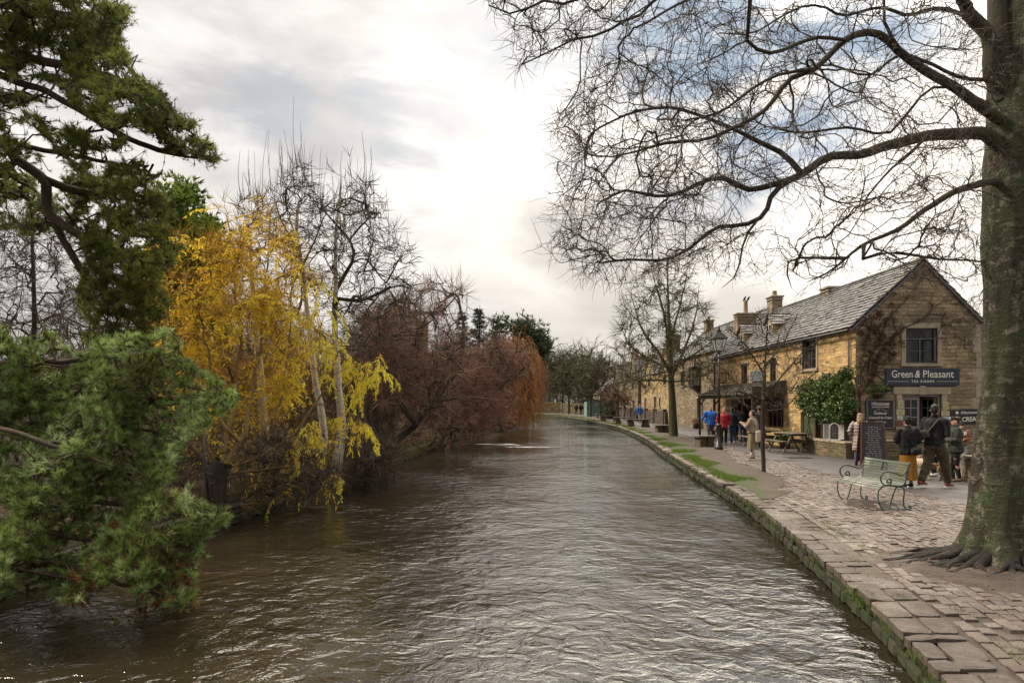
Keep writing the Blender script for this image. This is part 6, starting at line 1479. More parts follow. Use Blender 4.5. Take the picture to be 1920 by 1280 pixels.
street_lamp(10.75,83,'small far black lantern street lamp by the hedge and teal shed')
# ---- bench
BG=NT('bench_paint'); a_=BG.noise(9,6,.7); b2=BG.noise(2.5,5,.6)
c_=BG.mix(BG.ramp(a_,[(.35,0),(.65,1)]),(.115,.135,.105),(.07,.09,.07)); c_=BG.mix(BG.math('MULTIPLY',BG.ramp(b2,[(.46,0),(.6,1)]),.75),c_,(.30,.30,.25)); BG.col(c_); BG.rough(.38); BG.bump(a_,.3,.004); BENCH=BG.m
BIRON=simple('bench_iron',(.030,.055,.042),.45,var=.4,scale=12,c2=(.075,.10,.08))
def bench():
    r=empty('park_bench',(6.52,12.15,0),R_(4),'pale green slatted metal bench with scrolled arms on the stone setts','bench')
    Lb=1.32
    def q(x,y): return ((x-770)/1067*1.0,(1130-y)/1067*1.0)
    front=[(815,715),(775,770),(763,850),(768,930),(790,1020),(830,1090),(880,1128),(960,1128)]
    base=[(880,1128),(1100,1128),(1250,1128),(1345,1128),(1400,1118),(1418,1090),(1400,1062),(1374,1074),(1382,1098)]
    inner=[(960,1126),(990,1080),(1030,960),(1080,800),(1130,715),(1200,688),(1262,715),(1285,790),(1272,920),(1268,1010),(1290,1085),(1330,1126)]
    seat=[(775,762),(825,710),(890,678),(960,668),(1060,682),(1160,690),(1240,676),(1292,630),(1325,540),(1352,420),(1380,300),(1396,240)]
    arm=[(1392,250),(1368,270),(1350,330),(1310,420),(1250,475),(1190,470),(1110,440),(1000,412),(920,412),(850,450),(818,520),(830,600),(890,660),(960,672),(1010,640),(1024,580),(995,545),(955,552),(938,590),(960,620),(985,606)]
    def place(k,name,pts,rad):
        f=MB(); w=smoothline([q(*p) for p in pts],len(pts)*5); 
        f.tube([(d,k*Lb,h) for d,h in w],rad,8); return f.build(name,BIRON,r)
    for k in (0,1):
        for nm,pts,rad in (('front_leg',front,.013),('foot_rail',base,.012),('rear_leg',inner,.013),('side_frame',seat,(.011,.018)),('armrest',arm,(.008,.017))): place(k,nm,pts,np.array([rad,rad]) if False else (.013 if not hasattr(rad,'__len__') else rad[1]*.85))
    w=smoothline([q(*p) for p in seat],120); d=np.r_[0,np.cumsum(np.linalg.norm(np.diff(w,axis=0),axis=1))]
    # slats follow the curved side frame
    n=17
    for i in range(n):
        s=d[-1]*(i+.35)/n; x=np.interp(s,d,w[:,0]); z=np.interp(s,d,w[:,1]); s2=min(s+.01,d[-1]); tx,tz=np.interp(s2,d,w[:,0])-x,np.interp(s2,d,w[:,1])-z; ang=math.atan2(tz,tx)
        nx,nz=-math.sin(ang),math.cos(ang); m=MB(); cx,cz=x+nx*.018,z+nz*.018
        spans=[(-.02,Lb+.02)] if i not in (n-2,n-3,n-4) else [(-.02,Lb*.44),(Lb*.56,Lb+.02)]
        for (y0,y1) in spans: m.box((cx,(y0+y1)/2,cz),(.042,y1-y0,.012),ry=-ang,bev=.004)
        m.build('seat_slat' if x<.50 and z<.5 else 'back_slat',BENCH,r)
    m=MB(); x=np.interp(d[-1]*.86,d,w[:,0]); z=np.interp(d[-1]*.86,d,w[:,1])
    for y in (.44,.56): m.bar((x-.035,Lb*y,z-.075),(x+.012,Lb*y,z+.085),.02,.03)
    m.bar((x-.02,Lb*.44,z-.07),(x-.02,Lb*.56,z-.07),.014,.02); m.build('plate_bracket',BIRON,r)
    m=MB(); m.bar((.30,Lb*.5,.385),(.47,Lb*.5,.395),.02,.03); m.tube([(.44,0,.395),(.44,Lb,.395)],.010,6); m.build('cross_rail',BIRON,r)
bench()
WET=NT('puddle'); WET.col((.085,.068,.056)); WET.rough(.22); WET.bump(WET.noise(12,4),.15,.004)
m=MB(); pts=[]
for k in range(36):
    a=k/36*6.283; rr=1+.25*noise.noise(Vector((math.cos(a)*1.4,math.sin(a)*1.4,2))); pts.append((6.72+.48*rr*math.cos(a)+.1*math.sin(a),12.72+.62*rr*math.sin(a),.0045))
m.add([(6.72,12.72,.0045)]+pts,[[0,1+k,1+(k+1)%36] for k in range(36)]); m.build('puddle',WET.m,kind='structure')
# ---- stone benches and tables of the green
SLABM=simple('grey_slab',(.15,.125,.10),.7,var=.4,scale=4,bump=.6); SUPM=simple('slab_support',(.13,.098,.058),.85,var=.45,scale=4,bump=.7)
def irregular(m,cx,cy,z,th,lx,ly,seed,rz=0):
    pts=[]; n=18
    for k in range(n):
        a=k/n*6.283; e=1/max(abs(math.cos(a)),abs(math.sin(a)))**.72; e*=1+.07*noise.noise(Vector((math.cos(a)*2,math.sin(a)*2,seed))); x,y=lx/2*math.cos(a)*e,ly/2*math.sin(a)*e
        pts.append((cx+x*math.cos(rz)-y*math.sin(rz),cy+x*math.sin(rz)+y*math.cos(rz)))
    m.prism(pts,z,z+th)
def stone_bench(x,y,rz,label,w=.95,d=.6,h=.50):
    r=empty('stone_bench',(x,y,0),rz,label,'stone bench'); m=MB(); irregular(m,0,0,h-.07,.075,w+.1,d+.08,x); m.build('seat',SLABM,r)
    for s in (-1,1): m=MB(); m.box((s*w*.25-.02*s,0,(h-.07)/2),(w*.40,d*.78,h-.07),bev=.03,jit=.008); m.build('support',SUPM,r)
    m=MB(); irregular(m,.0,-.05,.0,.022,w*1.9,d*2.4,y); m.build('plinth',FLAG,r)
g_=Gd(1321,838); stone_bench(g_[0],g_[1],R_(12),'nearest dark stone slab bench on two block supports beside the tall lamp',.8,.62,.50)
g_=Gd(1242,811); stone_bench(g_[0],g_[1],R_(10),'middle stone slab bench close to the trunk of the mossy street tree',.95,.62,.50)
g_=Gd(1128,783.5); stone_bench(g_[0],g_[1],R_(10),'farthest small stone block bench at the bend of the path',1.6,1.0,.55)
def stone_table(x,y,rz,label,w=1.9,h=.62):
    r=empty('stone_table',(x,y,0),rz,label,'stone table'); m=MB(); irregular(m,0,0,h-.08,.085,w,.75,y); m.build('top',FLAG,r)
    for s in (-1,1):
        m=MB(); a=.30;b=.16; zz=h-.08; V=[(s*w*.29+i*a,j*.26,0) for i,j in ((-1,-1),(1,-1),(1,1),(-1,1))]+[(s*w*.29+i*b,j*.2,zz) for i,j in ((-1,-1),(1,-1),(1,1),(-1,1))]
        m.add(V,[[0,1,5,4],[1,2,6,5],[2,3,7,6],[3,0,4,7],[4,5,6,7]]); m.build('support',SUPM,r)
g_=Gd(1196,800); stone_table(g_[0],g_[1],R_(6),'nearest long pale stone table on two tapered supports by the walker in light blue',2.1,.62)
g_=Gd(1168,795); stone_table(g_[0]+.1,g_[1],R_(6),'second long stone table just beyond the nearest one',2.0,.62)
g_=Gd(1147,790); stone_table(g_[0]-.2,g_[1],R_(6),'third long stone table under the pollarded tree',2.4,.62)
# ---- bollard
g_=Gd(1250,796.5); r=empty('bollard',(g_[0],g_[1],0),0,'black post bollard with pale band on the path beside the mossy street tree','bollard')
m=MB(); m.tube([(0,0,0),(0,0,.85),(0,0,.95),(0,0,1.02)],[.12,.10,.12,.05],10); m.build('post',LAMPB,r); m=MB(); m.tube([(0,0,.78),(0,0,.84)],[.106,.105],10,caps=False); m.build('band',WHITEP,r)
# ---- picnic tables
def picnic(x,y,rz,label):
    r=empty('picnic_table',(x,y,0),rz,label,'picnic table',None)
    m=MB()
    for k in range(5): m.box((-.32+k*.16,0,.74),(.145,1.8,.04),jit=.003)
    m.build('table_top',WOODW,r)
    for s in (-1,1):
        m=MB()
        for k in range(2): m.box((s*.66+(k-.5)*.13,0,.45),(.12,1.8,.04),jit=.003)
        m.build('seat',WOODW,r)
    for s in (-1,1):
        for q in (-1,1): m=MB(); m.bar((q*.62,s*.62,0),(q*.24,s*.62,.72),.045,.095,up=(0,1,0)); m.build('leg',WOODW,r)
        m=MB(); m.bar((-.74,s*.56,.41),(.74,s*.56,.41),.04,.09); m.bar((-.33,s*.56,.69),(.33,s*.56,.69),.04,.08); m.build('brace',WOODW,r)
picnic(10.75,29.3,0,'farther weathered picnic table beside the tea room canopy'); picnic(10.75,26.3,R_(3),'nearer weathered picnic table against the mossy green gate')
# ---- boards and signs
CHALK=simple('chalk',(.55,.53,.48),.9,var=.2); NAVY=simple('navy_sign_paint',(.014,.022,.038),.45,var=.25,scale=3); SIGNW=simple('sign_lettering',(.70,.66,.58),.5,var=.05)
SLATEB=simple('blackboard',(.022,.023,.026),.55,var=.4,scale=3); BLKS=simple('sign_black',(.010,.010,.011),.4,var=.2)
FR='CENTER'
def K(**k): return k
gs=empty('tea_rooms_sign',(GX(1727.5)+X0,Y0-.0,GZ(706.5)),0,'dark navy shop sign with cream serif lettering above the double door','sign')
m=MB(); m.box((0,-.055,0),(2.56,.05,.60),bev=.012); m.build('board',NAVY,gs)
M4=plane_to((0,-.084,0),(1,0,0),(0,0,1))
lettering([('Green',.36,-.715,-.02,K(bold=.001,fit=.72)),('&',.36,-.185,-.02,K(bold=.003,shear=.2,fit=.19)),('Pleasant',.36,.54,-.02,K(bold=.001,fit=1.06)),('TEA ROOMS',.115,0,-.195,K(bold=.0015,spacing=1.35))],SIGNW,gs,M4)
m=MB()
for s in (-1,1): m.box((s*.84,-.084,-.155),(.72,.006,.010))
# small serifs on the upright strokes
for x in (.185,.335,-.98): pass
m.build('rule_line',SIGNW,gs)
def scribbles(mat,parent,M4,rows,w,h,align='l',seed=0,name='chalk_writing',rs=None):
    """handwriting too small to read: rows of short wavering strokes"""
    m=MB(); rr=random.Random(seed); 
    for i in range(rows):
        z=h/2-h*(i+.6)/rows; L_=w*rr.uniform(.45,.95); x=-w/2 if align=='l' else -L_/2; end=x+L_
        while x<end:
            l=rr.uniform(.04,.13)*(1 if not rs else rs); n=max(3,int(l/.012)); hh=h/rows*.30
            p=[M4@Vector((x+l*k/n,z+hh*math.sin(k*2.1+rr.random()*1.4)*rr.uniform(.5,1),0)) for k in range(n+1)]; m.tube([tuple(v) for v in p],.0038 if not rs else .0038*rs,3,smooth=False); x+=l+.028
    return m.build(name,mat,parent)
wb_=empty('wall_board',(X0+GX(1648.5),Y0,GZ(775.5)),0,'black ice cream wall board with pale border left of the double door','sign')
m=MB(); m.box((0,-.05,0),(.98,.05,1.02),bev=.01); m.build('board',BLKS,wb_)
m=MB(); 
for z in (-.485,.485): m.box((0,-.079,z),(.90,.008,.016))
for x in (-.465,.465): m.box((x,-.079,0),(.016,.008,.92))
m.build('border',simple('silver_border',(.38,.38,.36),.4),wb_)
M4=plane_to((0,-.080,0),(1,0,0),(0,0,1))
lettering([('Winstones',.19,0,.29,K(shear=.3,bold=.001,fit=.62)),('COTSWOLD ICE CREAM',.06,0,.215,K(bold=.001,fit=.60)),('Traditional',.13,0,-.02,K(shear=.35,bold=.001,fit=.46)),('Cotswold Ice Cream',.125,0,-.17,K(shear=.35,bold=.001,fit=.80)),('Sold here',.10,0,-.31,K(shear=.3,bold=.001,fit=.36))],SIGNW,wb_,M4)
m=MB(); 
for s in (-1,1): m.tube([tuple(M4@Vector((s*(.02+.20*t),.13+.035*math.sin(t*6.3),0))) for t in np.linspace(0,1,9)],.005,4)
m.build('flourish',SIGNW,wb_)
bn=empty('ice_cream_banner',(X0+GX(1809),Y0,GZ(781)),0,'black banner reading ice cream in big white capitals by the big tree','banner')
m=MB(); m.box((0,-.03,0),(1.26,.015,.52),ry=R_(-2)); m.build('board',BLKS,bn)
M4=plane_to((0,-.040,0),(math.cos(R_(2)),0,math.sin(R_(2))),(-math.sin(R_(2)),0,math.cos(R_(2))))
lettering([('ICE CREAM',.22,.02,-.16,K(bold=.005,fit=.98)),('Winstones',.14,.12,.10,K(shear=.3,bold=.001,fit=.56))],SIGNW,bn,M4)
m=MB(); m.tube([(-.30,-.038,.13),(-.30,-.046,.13)],.06,14); 
for x in (-.555,.585): m.tube([(x,-.042,-.17),(x,-.042,-.06)],[.008,.035],6); m.ball((x,-.042,-.03),(.04,.01,.045))
m.build('emblem',SIGNW,bn)
ab=empty('a_board',(10.72,20.35,0),R_(-14),'tall wooden framed chalkboard sign standing open on the path near the bench','a-board')
for s,nm in ((-1,'front'),(1,'rear')):
    m=MB(); tilt=.20*s
    m.bar((-.36,s*.30,0),(-.30,s*.05,1.33),.05,.035); m.bar((.36,s*.30,0),(.30,s*.05,1.33),.05,.035); m.bar((-.30,s*.05,1.32),(.30,s*.05,1.32),.05,.035); m.bar((-.35,s*.27,.16),(.35,s*.27,.16),.05,.035); m.build('frame',simple('red_brown_wood',(.10,.035,.02),.5,var=.4),ab)
    m=MB(); V=[(-.335,s*.275,.18),(.335,s*.275,.18),(.29,s*.065,1.30),(-.29,s*.065,1.30)]; V+=[(x,y-s*.02,z) for x,y,z in V]; m.add(V,[[0,1,2,3],[7,6,5,4],[0,4,5,1],[3,2,6,7],[0,3,7,4],[1,5,6,2]]); m.build('board',SLATEB,ab)
u_=Vector((0,.21,1.12)).normalized(); M4=plane_to((0,-.185,.76),(1,0,0),tuple(u_)); M4.translation=Vector((-.0,-.178,.74))
scribbles(CHALK,ab,M4,15,.46,.98,'c',4)
# leaning arched shutter board
sb=empty('shutter_board',(11.36,24.05,.585),R_(-42),'small white arched board with open shutters on the low mossy wall','sign')
m=MB(); n=12; V=[];
arch=[(-.145,0),(.145,0)]+[(.145*math.cos(a),.40+.16*math.sin(a)) for a in np.linspace(0,math.pi,n)]
arch=np.array(arch); out=arch*[1.25,1.05]+[0,-.0]; k=len(arch)
V=[(x,-.02,z+.03) for x,z in out]+[(x,.02,z+.03) for x,z in out]
m.add(V,[list(range(k))[::1]]); m.F.append(np.array([list(range(2*k-1,k-1,-1))])); m.M.append([0]); m.S.append([False]); m.F.append(np.array([[i,i+k,(i+1)%k+k,(i+1)%k] for i in range(k)])); m.M.append(np.zeros(k)); m.S.append(np.zeros(k,bool))
m.box((0,-.02,.02),(.44,.09,.035)); m.build('frame',WHITEP,sb)
m=MB(); m.add([(x*.93,-.024,z*.98+.035) for x,z in arch],[list(range(k))]); m.build('board',SLATEB,sb)
M4=plane_to((0,-.03,.30),(1,0,0),(0,0,1)); scribbles(CHALK,sb,M4,6,.2,.40,'c',9,rs=.7)
for s in (-1,1):
    m=MB(); a=np.array([s*.185,-.01,0]); b=np.array([s*.33,-.09,0])
    for p in (a,b): m.bar(p+[0,0,.05],p+[0,0,.56 if s*0==0 else .5],.022,.02)
    for z in (.06,.55): m.bar(a+[0,0,z],b+[0,0,z],.022,.02)
    for z in np.arange(.09,.53,.035): m.bar(a+[0,0,z],b+[0,0,z],.008,.02)
    m.build('shutter',WHITEP,sb)
# facade sign, hanging sign, notices
fs=empty('facade_sign',(X0-.06,33.1,3.2),0,'blue grey flat sign with faded writing on the long golden wall','sign')
m=MB(); m.box((0,0,0),(.05,1.75,.52),bev=.01); m.build('board',simple('blue_grey_paint',(.13,.155,.165),.6,var=.25,scale=2),fs)
M4=plane_to((-.03,0,.02),(0,-1,0),(0,0,1)); scribbles(simple('faded_letter',(.26,.28,.28),.7),fs,M4,3,1.35,.36,'c',3,'lettering',1.6)
hs=empty('hanging_sign',(11.35,36.9,3.25),0,'small square red brown picture sign hanging from a bracket by the canopy','hanging sign')
m=MB(); m.box((0,0,0),(.5,.04,.62),bev=.01); m.build('board',WOODD,hs); m=MB(); m.box((0,-.024,0),(.40,.01,.5)); m.build('picture',simple('sign_picture',(.28,.09,.06),.6,var=.8,scale=7,c2=(.35,.27,.20)),hs)
m=MB(); m.bar((-.3,0,.40),(.58,0,.40),.03); m.bar((.1,0,.4),(.55,0,.0),.02); m.bar((-.2,0,.3),(-.2,0,.4),.015); m.bar((.2,0,.3),(.2,0,.4),.015); m.build('bracket',BLACKP,hs)
NOT=[(1686.5,757.5,10,15,(.50,.43,.25),'tall cream notice left of the double door, topmost of its column'),(1686,772.5,15,10,(.55,.47,.28),'wide cream notice left of the double door, second from the top'),(1685,783,10,7.5,(.60,.56,.50),'white notice with coloured marks left of the door under the wide cream one'),(1684.5,793.5,10,10.5,(.22,.05,.04),'dark red notice left of the double door'),(1684,804,11,6,(.42,.36,.26),'lowest pale notice left of the double door'),
 (1770.5,760,10,14,(.50,.43,.25),'tall cream notice right of the double door, topmost of its column'),(1770,774.5,15,9,(.55,.47,.28),'wide cream notice right of the double door beside the banner'),(1771,785,10,8,(.60,.56,.50),'white notice with coloured marks right of the double door'),(1771,795,8,9,(.24,.05,.05),'dark red notice right of the double door, partly behind the man in black')]
for i,(px,py,w,h,c,lb) in enumerate(NOT):
    e=empty('wall_notice',(X0+GX(px),Y0-.075,GZ(py)),0,lb,'notice',None); m=MB(); m.box((0,0,0),(w/54,.012,h/54)); m.build('sheet',simple('notice_%d'%i,c,.7,var=.15,scale=12),e)
    m=MB(); 
    for k in range(3): m.box((0,-.009,h/54*(.25-.25*k)),(w/54*random.uniform(.4,.7),.004,h/54*.06))
    m.build('print',simple('notice_print',(.12,.07,.05),.7),e)
# hanging planter over the wall board
hp=empty('wall_planter',(X0+GX(1641),Y0-.2,GZ(738)),0,'small green plant in a wall basket above the black board','planter')
m=MB(); m.tube([(0,0,-.14),(0,0,-.08),(0,0,.02)],[.06,.15,.20],10); m.build('basket',WOODD,hp); m=MB(); pp=rng.normal(0,.11,(420,3))+[0,0,.10]; leaves(m,pp,unit(pp*[1,1,.3]+[0,-.05,-.02]+rng.normal(0,.05,(420,3))),.10,.035,rng.random(420)); m.build('foliage',G_IVY,hp)
m=MB(); m.bar((.35,.17,.12),(.35,-.12,.12),.10,.10); m.build('lamp_bracket',BLACKP,hp)
# tubs and greenery near the canopy
for (x,y,lb,cc) in [(11.35,28.4,'dark tub of trailing green plants beside the farther picnic table',G_IVY),(13.55,50.3,'small tub with pale pink flowers at the dark doorway of the corner house',leafmat('pink_flower',[(0,(.10,.12,.05)),(.5,(.30,.16,.13)),(1,(.5,.30,.25))],.6,.2))]:
    e=empty('plant_tub',(x,y,0),0,lb,'plant tub'); m=MB(); m.tube([(0,0,0),(0,0,.3),(0,0,.36)],[.18,.24,.25],12); m.build('tub',WOODD,e); m=MB(); pp=rng.normal(0,.16,(500,3))*[1,1,.8]+[0,0,.55]; leaves(m,pp,unit(rng.normal(0,1,(500,3))),.10,.045,rng.random(500)); m.build('foliage',cc,e)
# partly seen white a-board at the right edge
e=empty('white_board',(10.86,14.2,0),R_(-12),'pale blue white a-board at the right edge behind the tree trunk','a-board')
PB=simple('pale_board',(.46,.52,.55),.5,var=.1)
for s in (-1,1):
    m=MB(); V=[(-.32,s*.26,.06),(.32,s*.26,.06),(.32,s*.04,1.0),(-.32,s*.04,1.0)]; V+=[(x,y-s*.025,z) for x,y,z in V]; m.add(V,[[0,1,2,3],[7,6,5,4],[0,4,5,1],[3,2,6,7],[0,3,7,4],[1,5,6,2]]); m.build('board',PB,e)
m=MB(); m.bar((-.33,-.27,.03),(.33,-.27,.03),.04,.06); m.bar((-.33,.27,.03),(.33,.27,.03),.04,.06); m.build('foot',BLACKP,e)
lettering([('SS',.16,-.19,.10,K(bold=.003))],simple('grey_letter',(.12,.14,.15),.6),e,plane_to((0,-.165,.52),(1,0,0),(0,.22,.94)))
# manhole cover
e=empty('manhole_cover',(9.9,23.6,.0),0,'dark rectangular drain cover set in the asphalt near the garden gate','drain cover'); m=MB(); m.box((0,0,-.004),(.85,.55,.03),bev=.004); m.build('frame',BLACKP,e); m=MB()
for k in range(9): m.box((-.34+k*.085,0,.012),(.04,.42,.008))
m.build('cover',simple('drain_iron',(.035,.03,.028),.5,.3),e)
# birds on the chimney
for i,(dy,lb) in enumerate(((0,'left of two small dark birds perched on the thin chimney pot'),(.16,'right of two small dark birds perched on the thin chimney pot'))):
    e=empty('perched_bird',(X0+RX-.62+.22*i,Y0+L1-.28,7.05+.83),R_(30),lb,'bird'); m=MB(); m.tube([(0,.12,-.02),(0,.05,.05),(0,-.02,.13),(0,-.05,.20),(0,-.09,.235),(0,-.14,.225)],[.012,.05,.065,.04,.035,.005],8); m.build('body',BLACKP,e)
# railings along the far bank
rf_=empty('bank_railing',(Lf(14)-.4,14,.0),0,'rusty low hooped iron railing along the top of the far bank wall','railing'); m=MB()
PK=[]; 
for y in np.arange(9.5,26,.115):
    x=float(Lf(y))-.42; PK.append((x,y)); m.tube([(x,y,.0),(x,y,.5+.02*math.sin(y*9))],.007,4)
for z in (.12,.42): m.tube([(float(Lf(y))-.42,y,z) for y in np.arange(9.5,26,1)],.010,4)
o=m.build('pickets',simple('rusty_iron',(.085,.035,.02),.8,var=.5,scale=8),rf_); o.location=-rf_.location
for y,lean,h in ((12.3,.10,1.25),(15.7,.12,1.15),(19.2,.0,1.2),(22.5,.05,1.2)):
    m=MB(); x=float(Lf(y))-.38; m.tube([(x+.05,y,0),(x-lean,y+lean*.3,h)],.028,6); o=m.build('post',BLACKP,rf_); o.location=-rf_.location
# ================================================================ PEOPLE AND DOGS
SKIN=NT('skin'); SKIN.col(SKIN.mix(SKIN.ramp(SKIN.noise(9,3),[(.4,0),(.7,1)]),(.50,.29,.20),(.42,.21,.15))); SKIN.rough(.5); SKIN.b.inputs['Subsurface Weight'].default_value=.05; SKIN=SKIN.m
def cloth(name,c,rough=.85,var=.3,scale=9,bscale=60,c2=None): return simple('cloth_'+name,c,rough,var=var,scale=scale,bump=.35,bscale=bscale,c2=c2)
def remeshed(mb,name,voxel,mat,parent,smooth=2,wr=0.0,wf=9,seed=0,tonefn=None):
    me=mb.mesh('tmp'); o=bpy.data.objects.new('tmp',me); COL.objects.link(o)
    md=o.modifiers.new('r','REMESH'); md.mode='VOXEL'; md.voxel_size=voxel
    if smooth: s=o.modifiers.new('s','SMOOTH'); s.iterations=smooth; s.factor=.5
    bpy.context.view_layer.update(); out=bpy.data.meshes.new_from_object(o.evaluated_get(bpy.context.evaluated_depsgraph_get())); bpy.data.objects.remove(o); bpy.data.meshes.remove(me)
    n=len(out.vertices); V=np.empty(n*3,np.float32); out.vertices.foreach_get('co',V); V=V.reshape(-1,3)
    if wr:
        Nn=np.empty(n*3,np.float32); out.vertices.foreach_get('normal',Nn); Nn=Nn.reshape(-1,3)
        d=np.array([noise.noise(Vector((v[0]*wf,v[1]*wf,v[2]*wf*.8+seed)))+.5*noise.noise(Vector((v[0]*wf*2.3,v[1]*wf*2.3,v[2]*wf*1.6+seed))) for v in V.tolist()])
        V=V+Nn*(d*wr)[:,None].astype(np.float32); out.vertices.foreach_set('co',V.astype(np.float32).ravel())
    out.polygons.foreach_set('use_smooth',np.ones(len(out.polygons),bool)); out.update()
    return link(name,out,mat,parent)
def hand(mb,w,d,side,s,curl=.5):
    """palm, four bent fingers of different length and a thumb at the side; w wrist, d direction of the forearm"""
    d=unit(np.asarray(d,float)); up=np.array([0,0,1.]) if abs(d[2])<.9 else np.array([0,-1.,0]); a=unit(np.cross(d,up)); b=np.cross(a,d)
    mb.tube([w,w+d*.035*s,w+d*.085*s,w+d*.095*s],[(.026*s,.018*s),(.038*s,.017*s),(.040*s,.015*s),(.034*s,.012*s)],10,lat=a)
    for k,L in enumerate((.068,.078,.072,.056)):
        o=w+d*.088*s+a*(.030-.020*k)*s*1.0; c=curl; p=[o]; dir_=d.copy()
        for q,fr in enumerate((.45,.32,.23)):
            dir_=unit(dir_*math.cos(c*.6)-b*math.sin(c*.6)); p.append(p[-1]+dir_*L*fr*s)
        mb.tube(p,[.0095*s,.009*s,.0085*s,.007*s],7)
    t0=w+d*.03*s+a*side*.030*s; mb.tube([t0,t0+(a*side*.8+d*.5-b*.3)*.03*s,t0+(a*side*.9+d*1.1-b*.8)*.045*s],[.013*s,.011*s,.008*s],7)
def person(loc,rz,H,label,top,topm,legs,legm,hairm,hair='short',arms='down',stride=0.0,hem=.86,fat=1.0,shoe=None,sole=None,hat=None,hatm=None,voxel=.012,lean=0.0,extras=None,legw=1.0,puff=0,skirt=None,collar=True,headturn=0.0,hood=None,hoodm=None,cat='person',turn=None,armsw=0.0):
    s=H/1.75; r=empty('person',(loc[0],loc[1],loc[2] if len(loc)>2 else 0),rz,label,cat)
    A=np.array; S=lambda x,y,z:A([x,y+lean*max(0,z-.9),z])*s
    # legs: stride moves one foot forward (-y) and the other back
    hipL,hipR=S(-.095,0,.93),S(.095,0,.93); st=stride
    fl,fr=A([-.10,-st*.5,.085])*s,A([.10,st*.5,.085+ (.05 if st>.3 else 0)])*s
    kl=(hipL+fl)/2+A([0,-.03-.05*st,.0])*s; kr=(hipR+fr)/2+A([0,-.03-.10*st,.01])*s
    sh=lambda q:S(q*.195,0,1.42)
    def arm(q):
        a0=sh(q)
        if arms=='down': e=S(q*.26,.03,1.13); w=S(q*.27,-.06-.02*q*armsw,.88)
        elif arms=='swing': e=S(q*.26,.06*q,1.13); w=S(q*.27,-.05+.20*q*1.0,.90)
        elif arms=='pocket': e=S(q*.32,.08,1.15); w=S(q*.21,-.07,.95)
        elif arms=='front': e=S(q*.27,-.02,1.14); w=S(q*.08,-.26,1.10)
        elif arms=='phone': e=S(q*.25,-.14,1.17); w=S(q*.07,-.36,1.30)
        return a0,e,w
    b=MB()
    b.tube([S(0,0,.86),S(0,0,.95),S(0,0,1.05),S(0,0,1.2),S(0,0,1.34),S(0,0,1.43),S(0,0,1.47)],[(.14*s,.10*s),(.165*s,.115*s),(.145*s,.10*s),(.16*s,.11*s),(.185*s,.115*s),(.17*s,.09*s),(.07*s,.06*s)],14,lat=(1,0,0))
    b.tube([S(0,.01,1.42),S(0,.0,1.50),S(0,-.005,1.56)],[.058*s,.052*s,.055*s],10)
    hd=S(0,-.015,1.635); ct,sn=math.cos(headturn),math.sin(headturn); rot=lambda v:A([v[0]*ct-v[1]*sn,v[0]*sn+v[1]*ct,v[2]]); Hh=lambda x,y,z:hd+rot(A([x,y,z])*s)
    b.tube([Hh(0,.0,-.115),Hh(0,-.012,-.08),Hh(0,-.01,-.04),Hh(0,.0,.01),Hh(0,.008,.06),Hh(0,.012,.095),Hh(0,.012,.113)],[(.032*s,.036*s),(.052*s,.070*s),(.064*s,.085*s),(.074*s,.094*s),(.072*s,.092*s),(.052*s,.068*s),(.02*s,.03*s)],14,lat=tuple(rot(A([1.,0,0]))))
    b.tube([Hh(0,-.088,.012),Hh(0,-.112,-.03),Hh(0,-.096,-.042)],[.009*s,.016*s,.010*s],7); b.ball(Hh(0,-.088,-.068),(.022*s,.012*s,.009*s),8,5)
    b.ball(Hh(0,-.078,-.10),(.024*s,.02*s,.018*s),8,5)
    for q in (-1,1): b.ball(Hh(q*.076,.01,-.01),(.012*s,.022*s,.032*s),8,5)
    for q in (-1,1):
        a0,e,w=arm(q); b.tube([a0,(a0+e)/2,e,(e*.7+w*.3),w],[.052*s,.046*s,.038*s,.038*s,.026*s],9); hand(b,w,w-e,-q,s,.55 if arms!='phone' else .9)
    for h,k,f in ((hipL,kl,fl),(hipR,kr,fr)): b.tube([h+A([0,0,.03]),h*.6+k*.4,k,k*.55+f*.45,f],[.085*s,.078*s,.055*s,.054*s,.038*s],10); b.tube([f+A([0,.04,-.03])*s,f+A([0,-.03,-.03])*s,f+A([0,-.13,-.05])*s,f+A([0,-.18,-.06])*s],[.035*s,.042*s,.035*s,.018*s],8)
    remeshed(b,'body',voxel*(.72 if voxel<.011 else 1),SKIN,r,2)
    em=MB()
    for q in (-1,1): em.ball(Hh(q*.031,-.086,.008),(.011*s,.007*s,.007*s),8,6)
    em.build('eyes',simple('eye_dark',(.02,.015,.012),.2),r)
    # legs clothing
    if skirt is None:
        t=MB(); ex=.018*s*legw
        t.tube([S(0,0,.84),S(0,0,.93),S(0,0,1.02)],[(.17*s,.125*s),(.182*s,.135*s),(.16*s,.115*s)],14,lat=(1,0,0))
        for h,k,f in ((hipL,kl,fl),(hipR,kr,fr)): t.tube([h+A([0,0,0]),h*.6+k*.4,k,k*.5+f*.5,f+A([0,0,.02*s])],[.098*s*legw**.5,.092*s*legw,.070*s*legw,.066*s*legw,.054*s*legw],12)
        remeshed(t,'trousers',voxel*1.15,legm,r,2,.016*s,9,rz)
    else:
        z1,z0,w1,w0=skirt; t=MB(); n=28; rows=[]
        for z in np.linspace(z1,z0,14):
            u=(z1-z)/(z1-z0); R1=w1+(w0-w1)*u**.8
            for j in range(n): a=j/n*6.283; f=1+.07*u*math.sin(a*7+1)+.05*u*math.sin(a*11+u*2); rows.append(S(R1*math.cos(a)*f,R1*.78*math.sin(a)*f+ (0 if u<.3 else -.02*math.sin(a*2)),z))
